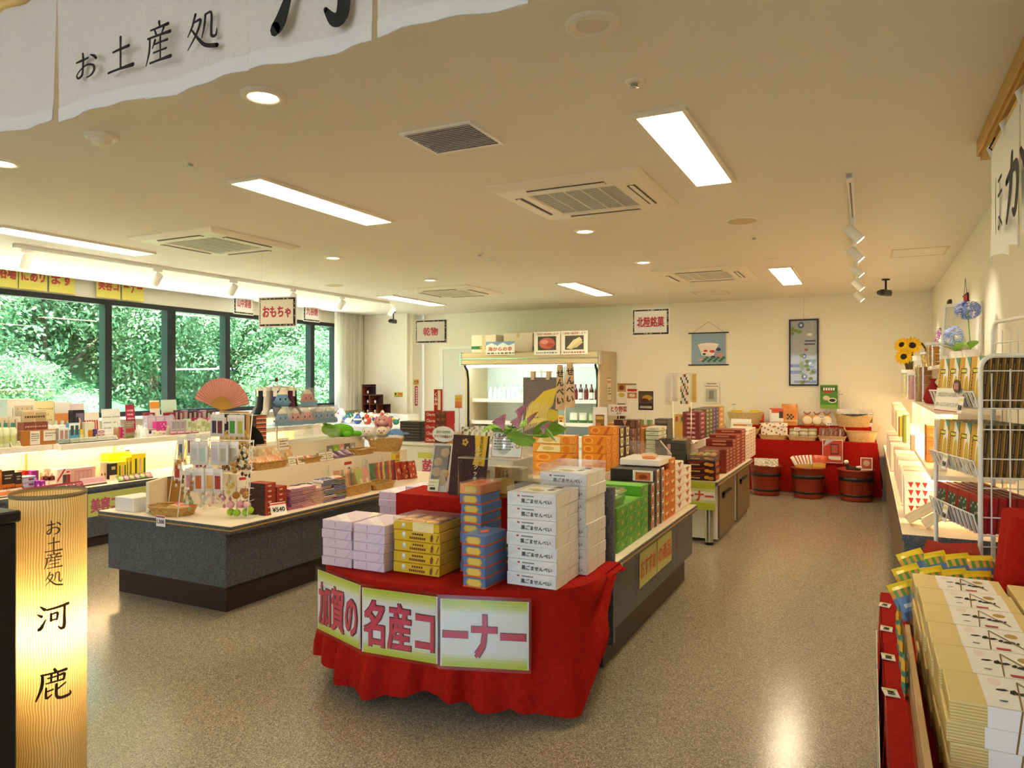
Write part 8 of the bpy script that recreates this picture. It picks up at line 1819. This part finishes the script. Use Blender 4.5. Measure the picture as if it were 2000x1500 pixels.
def hyd(c, n, cen, rad, seed, leaves=True):
    def f(t):
        r = random.Random(seed); pb = B()
        for k in range(n):
            d = Vector((r.gauss(0, 1), r.gauss(0, 1), r.gauss(0, 1))).normalized(); p = Vector(cen) + Vector((d.x * rad[0], d.y * rad[1], d.z * rad[2])); s_ = r.uniform(.012, .018)
            a = d.orthogonal().normalized(); b_ = d.cross(a)
            for q in range(4):
                an = q * math.pi / 2; e = a * math.cos(an) + b_ * math.sin(an); e2 = a * math.cos(an + .8) + b_ * math.sin(an + .8)
                pb.add([p, p + e * s_ * .8, p + (e + e2) * s_ * .8 + d * .003, p + e2 * s_ * .8], [(0, 1, 2, 3)], mat(c[k % len(c)], .7))
        pb.obj("flower_head", t)
        B().tube([(0, 0, .08), (cen[0] * .5, cen[1] * .5, cen[2] * .6), tuple(cen)], .004, 6, M_stem).obj("stem", t)
        if leaves:
            for k in range(4):
                an = k * 1.6; B().grid(lambda u, v, an=an: (math.cos(an) * .12 * v + (u - .5) * .07 * math.sin(3.14 * v) * -math.sin(an), math.sin(an) * .12 * v + (u - .5) * .07 * math.sin(3.14 * v) * math.cos(an), .1 + .1 * v - .05 * v * v), 3, 6, M_leaf).obj("leaf", t)
    return f
flower_pot("small purple artificial orchid on the uppermost shelf", by(1838, 7.0), 7.0, TZ3, '#d9b24a', hyd(['#b55ab0', '#d08ac9', '#9a4a9c'], 40, (-.0, -.02, .24), (.045, .04, .08), 3))
flower_pot("white and green artificial hydrangea on the uppermost shelf", by(1860, 6.6), 6.6, TZ3, '#e9e2d4', hyd(['#d6d9a8', '#eceed8', '#b9c47a'], 90, (0, 0, .32), (.075, .07, .07), 5))
flower_pot("low white artificial blossoms on the uppermost shelf", by(1850, 6.9), 6.3, TZ3, '#e6dccb', hyd(['#ece6cc', '#d9d6a0'], 60, (.02, 0, .17), (.07, .06, .06), 8))
flower_pot("large blue artificial hydrangea near the rack top", .61, 5.75, TZ3, '#efe8e0', hyd(['#6f86d0', '#8fa4e0', '#a8b0e6', '#5a72c0'], 120, (-.02, -.02, .36), (.075, .07, .06), 9))
flower_pot("smaller blue artificial hydrangea left of the large one", .56, 6.0, TZ3, '#efe8e0', hyd(['#7d96d6', '#9ab0e4', '#b4bce8'], 80, (-.03, 0, .2), (.06, .06, .07), 12))
def picture(lab, x, y, z, w, h, fr, inner, rz, items=(), tilt=0):
    t = thing("framed_picture", lab, "picture", (x, y, z), (-tilt, 0, rz))
    b = .022
    for (a, c, e, f) in ((-w / 2, w / 2, 0, b), (-w / 2, w / 2, h - b, h), (-w / 2, -w / 2 + b, b, h - b), (w / 2 - b, w / 2, b, h - b)): B().box(a, c, -.012, .012, e, f, mat(fr, .5)).obj("frame_bar", t)
    B().box(-w / 2 + b, w / 2 - b, 0, .01, b, h - b, mat(inner, .7)).art(w - 2 * b, h - 2 * b, list(items), (0, 0, h / 2)).obj("print", t)
picture("white-framed pale picture standing on the uppermost shelf", .6, 6.35, TZ3 + .05, .3, .42, '#efece4', '#e0d6c0', -.75, [('r', 0, 0, .6, .6, '#d9cfb6')], .08)
B().box(-.1, .1, -.01, .05, -.05, 0, mat('#b5ad9c')).obj("stand_block", bpy.data.objects["framed_picture.001"])
picture("small white-framed leaf picture slanting on the uppermost shelf", .56, 6.75, TZ3, .16, .26, '#f0eee8', '#d3d8cc', -.5, [('e', 0, 0, .3, .7, '#7d9a5a')], .25)
o = picture("narrow dark-framed picture on the right wall near back corner", .732, 8.7, 1.95, .22, .42, '#4a2a1c', '#c9a25a', -R90, [('r', 0, .2, .7, .3, '#b5502c')])
t = thing("wall_scroll", "red patterned cloth hanging on the right wall with a cord", "wall hanging", (.735, 7.3, 1.82), -R90)
B().box(-.12, .12, -.003, .003, 0, .46, mat('#b52a1c', .8)).art(.24, .46, [('e', 0, .1, .5, .3, '#f0e6e0'), ('e', .1, -.15, .6, .3, '#e9dcd6'), ('e', -.1, .32, .4, .15, '#d9502a'), ('p', [(-.4, -.4), (.1, -.2), (.3, -.45)], '#f3ece6')], (0, -.003, .23)).obj("cloth", t)
for z in (0, .46): B().tube([(-.14, 0, z), (.14, 0, z)], .008, 8, mat('#4a2418', .5)).obj("rod", t)
B().tube([(-.1, 0, .46), (0, 0, .6), (.1, 0, .46)], .002, 5, mat('#5a4a34')).obj("cord", t)
# ---------------------------------------------------------------- goods on the wire rack
rz_ = math.radians(13.9); Rr = Matrix.Rotation(rz_, 4, 'Z')
def rack_pt(x, y, z): p = Rr @ Vector((x, y, 0)); return (.45 + p.x, 3.89 + p.y, z)
gf = [('r', -.25, 0, .5, 1, '#cfa030'), ('r', .25, 0, .5, 1, '#efe9dc'), ('p', [(.1, .5), (.5, .5), (.5, .25)], '#5f9a86'), ('e', .25, -.08, .36, .4, '#d0ad2c'), ('r', .25, -.22, .36, .28, '#d0ad2c'), ('r', -.05, .22, .5, .1, '#2a241a'), ('r', -.05, .22, .44, .06, '#d9d23a'), ('e', -.12, -.38, .34, .14, '#4a2418'), *vbars(-.3, .0, .5, '#6a4a1c', .08)]
spine = [('r', 0, 0, 1, 1, '#2a1d14'), ('r', -.38, 0, .24, 1, '#a87a22'), ('r', .38, 0, .16, 1, '#8a641c'), ('r', .0, .15, .2, .4, '#7d6234'), ('r', .0, -.25, .2, .35, '#6a5430')]
def rk(name, grp, w, t, h, c, front, sp):
    b = B().box(-w / 2, w / 2, -t / 2, t / 2, 0, h, mat(c, .35), ch=.002); face_art(b, w, t, h, {'-y': front, '-x': sp, '+x': sp}); return Kind(name, "gift box", grp, [("box", mesh_of(b))])
k_gold = rk("gold_carton", "gold cartons on the wire rack", .132, .026, .235, '#a87a22', gf, spine)
rf = [('r', 0, 0, 1, 1, '#9a1612'), ('r', 0, -.05, .8, .75, '#2f4a2a'), ('e', .1, -.25, .3, .24, '#8a4a2a')] + [('e', rnd.uniform(-.3, .3), rnd.uniform(-.05, .3), .1, .07, '#c9c2b0') for _ in range(9)]
k_red = rk("red_carton", "red cartons on the wire rack", .132, .034, .165, '#a81814', rf, [('r', 0, 0, 1, 1, '#a81814'), ('r', .4, 0, .1, 1, '#5a0c0a')])
CN = ['nearest', 'second', 'third', 'farthest']
for sh, (kk, nd, dp, z, nm) in enumerate(((k_gold, 8, .0285, SHELVES[0][0] + .004, "top"), (k_gold, 8, .0285, SHELVES[1][0] + .004, "middle"), (k_red, 6, .037, SHELVES[2][0] + .004, "lower"))):
    for c in range(4):
        for q in range(nd):
            kk.place("%s carton on the rack's %s shelf, %s from front in the %s column" % ("gold and white" if kk is k_gold else "red and green", nm, NTH[q], CN[c]), rack_pt(.012 + q * dp, .075 + c * .1385, z), (-.08, 0, rz_ - R90))
p = rack_pt(-.045, .28, 1.33)
card("long white notice of handwritten lines clipped to the rack's top basket", .34, .115, [('t', 'この商品は当ホテルのお部屋にて', -.03, .22, .2, '#3a352e', .0, .86), ('t', 'お使いいただいているものでございます', -.03, -.2, .2, '#3a352e', .0, .86), ('r', 0, -.48, 1, .05, '#c9503a')], (p[0], p[1], 1.395), rz_ - R90, .12, '#efe9da', cat="notice", name="clip_on_sign")
for i, (yy, z) in enumerate(((.1, 1.41), (.3, 1.125), (.3, .87))):
    p = rack_pt(-.052, yy, z); card("red-edged price ticket clipped to the rack's %s basket" % ("top", "middle", "lower")[i], .062, .085, [('r', 0, .28, .8, .16, '#d9d67a'), ('t', '¥540', 0, -.15, .3, '#1f1c18', .03, .7)], (p[0], p[1], z - .02), rz_ - R90, .15, '#f4efe6', .002, "price card", "clip_on_price_sign", border='#c9405a')
p = rack_pt(-.05, .14, 1.49); 
o = B().add([(.045 * math.cos(k * math.pi / 10), 0, .045 * .7 * math.sin(k * math.pi / 10) + .03) for k in range(20)], [tuple(range(20))], mat('#5a4a3c')).add([(.045 * math.cos(k * math.pi / 10), .004, .045 * .7 * math.sin(k * math.pi / 10) + .03) for k in range(20)], [tuple(range(20))[::-1]], mat('#5a4a3c')).art(.08, .05, [('r', -.25, 0, .2, .6, '#c9907a'), ('r', 0, 0, .2, .6, '#c9907a'), ('r', .25, 0, .2, .6, '#c9907a')], (0, -.001, .03)).obj("clip_on_sign", None, p, rz_ - R90); tag(o, "small dark oval tag clipped at the top basket's near end", "tag")
# red covered object right of the rack
rc = B(); 
def rcf(u, v):
    a = u * 2 * math.pi; k = 1 - .12 * v; x = .62 + .155 * k * max(-1, min(1, 1.25 * math.cos(a))) - (.03 * (1 - v)); y = 3.44 + .16 * k * max(-1, min(1, 1.25 * math.sin(a)))
    return (x + .012 * math.sin(a * 6) * (1 - v), y + .012 * math.cos(a * 5) * (1 - v), .5455 + v * .48)
rc.grid(rcf, 40, 10, M_red); rc.add([rcf(i / 40, 1) for i in range(40)], [tuple(range(40))], M_red)
rc.art(.03, .14, [('e', 0, .3, .8, .3, '#cfc0b4'), ('e', .1, 0, .7, .25, '#cfc0b4'), ('e', -.1, -.3, .8, .3, '#cfc0b4')], (.492, 3.38, .9), (0, -1, 0), (0, 0, 1))
tag(rc.obj("cloth_covered_box"), "red cloth-covered stand with pale print at the right edge", "covered stand")
# ---------------------------------------------------------------- lower right table goods
GZ = .5455
twine = '#8a6a34'
gt = [('r', .08, 0, .62, 1, '#f3f1ec'), ('e', -.12, .3, .1, .25, '#f2e2de'), ('e', .24, .22, .12, .2, '#b5964a')] 
for (x, y, w, h_) in ((-.08, .06, .1, .08), (.0, .03, .06, .16), (.06, .0, .1, .1), (.13, -.05, .05, .12), (.2, -.08, .12, .12), (.27, -.1, .03, .1)): gt.append(('p', [(x - w / 2, y - h_ / 3), (x, y - h_ / 2), (x + w / 2, y), (x + w / 4, y + h_ / 2), (x - w / 3, y + h_ / 4)], '#1c1916'))
gt += [('p', [(.0, -.5), (.012, -.5), (.062, .36), (.05, .36)], twine), ('p', [(.05, .36), (.062, .38), (.31, -.3), (.3, -.33)], twine), ('r', .12, -.42, .12, .07, '#c2323a'), ('r', -.1, -.3, .06, .03, '#4a4a50')]
gs = [('r', 0, -.38 + .15 * i, 1, .05, '#c9a95a') for i in range(6)]
gfr = gs + [('r', .08, 0, .62, 1, '#efede8'), ('r', .12, .2, .12, .3, '#c2323a'), ('p', [(-.02, -.5), (-.005, -.5), (.015, .5), (.0, .5)], twine)]
k_cream = boxkind("twine_gift_box", "gift box", "cream gift boxes with white band and twine", .283, .2, .0495, mat('#e6cf8e', .5), {'-y': gfr, '-x': gs, '+x': gs, '+z': gt}, ch=.002)
p0 = atz(1783, 1118, .797); p1 = atz(1853, 1365, .797)
rows = 6; pitch = (p0.y - p1.y) / rows
k_cream.parts[0][1].transform(Matrix.Diagonal((1, pitch * .985 / .2, 1, 1)))
for r_ in range(rows):
    yy = p1.y + pitch * (r_ + .5); xl = p1.x + (p0.x - p1.x) * (r_ + .5) / rows
    for i in range(5): k_cream.place("cream twine-tied gift box, %s layer, %s row from the front, left column" % (level(i, 5), NTH[r_]), (xl + .1415 + rnd.uniform(-.004, .004), yy, GZ + i * .0501), rnd.uniform(-.012, .012))
for r_ in range(3, 6):
    yy = p1.y + pitch * (r_ + .5) - .03
    for i in range(5): k_cream.place("cream twine-tied gift box, %s layer, %s row, right-hand column" % (level(i, 5), NTH[r_]), (.595, yy, GZ + i * .0501), rnd.uniform(-.01, .01))
t = thing("wooden_tray_side", "wooden tray board standing along the cream gift boxes' left side", "tray", (0, 0, 0))
B().box(.112, .128, 1.5, 2.95, GZ, GZ + .13, ramp_mat("tray_wood", "noise", 5, [(.3, '#b58f5c'), (.7, '#cfae7c')], rough=.5, stretch=(10, 1, 10)), ch=.002).obj("board", t)
B().box(.104, .111, 1.5, 2.95, GZ + .0, GZ + .12, M_acryl).obj("acrylic_strip", t)
for i in range(4):
    yy = [3.62, 3.28, 2.95, 2.62][i]
    card("white price card lying on the red cloth, %s from the far end" % NTH[i], .062, .045, [('r', .3, 0, .3, .85, '#c9cf8a'), ('t', '¥540', -.12, 0, .5, '#23201c', .02, .5)], (.082, yy, GZ + .0018), R90 + .1 * (i - 1.5), 1.5, '#f4efe6', .002, "price card", "price_card", border='#d9405a', group="price cards")
for i in range(3):
    y0 = 2.3 + i * .45
    card("pale poster sheet hanging on the red cloth's aisle side, %s from near" % NTH[i], .4, .3, [('r', 0, .3, 1, .3, '#b9c26a'), ('r', 0, -.3, .8, .1, '#d9d2c2')], (.024, y0, .2), -R90, 0, '#e6e3d2', cat="poster", name="paper_sign")
# snack packets at the far end
def snack_fn(u, v): return '#e0c41c' if v > .78 else '#5a9a3a' if v > .62 and (int(u * 8)) % 2 else '#d9a04a' if v > .55 else '#e6e9ec' if .2 < u < .8 and .25 < v < .45 else '#5a86b8'
me_s = pouchmesh(.105, .15, .035, snack_fn, 8, 10)
i = 0
for r_ in range(3):
    for c in range(4):
        o = put("snack_packet", me_s, None, (.17 + c * .075 + .02 * r_, 3.32 + r_ * .09, GZ + .05 + .05 * r_), (-.5 - .08 * r_, -.35 + .1 * c, .25)); tag(o, "blue and yellow foil snack packet, %s in the %s row behind the cream boxes" % (NTH[c], ("front", "middle", "rear")[r_]), "snack bag", "foil snack packets behind the cream gift boxes"); i += 1
t = thing("snack_bin", "clear-cornered low bin holding the foil snack packets", "bin", (0, 0, 0))
B().box(.14, .46, 3.24, 3.7, GZ, GZ + .045, mat('#5a4a34', .5)).obj("tray", t); B().box(.13, .138, 3.22, 3.72, GZ, GZ + .2, M_acryl).box(.13, .2, 3.22, 3.228, GZ, GZ + .22, M_acryl).obj("acrylic_wall", t)
for i in range(3): Kind("red_snack_bag", "snack bag", None, [("bag", pouchmesh(.2, .26, .04, lambda u, v: '#b5281c' if (v > .7 or u < .15 or u > .85) else '#4a5a34' if (int(u * 8) + int(v * 10)) % 3 else '#c9c2b0'))]).place("red bag with green photo behind the foil packets, %s from left" % NTH[i], (.24 + .07 * i, 3.62 + .03 * i, GZ + .046), (-.55, .5 - .3 * i, .2))
for i in range(4): Kind("snack_strip", "snack bag", None, [("pack", pouchmesh(.05, .14, .02, lambda u, v: '#3f8a7a' if int(v * 10) % 2 else '#e6b23a', 4, 8))]).place("small striped snack strip between red cloth and tray board, %s from far" % NTH[i], (.1 - .0, 3.15 - .18 * i, GZ), (0, 0, R90))
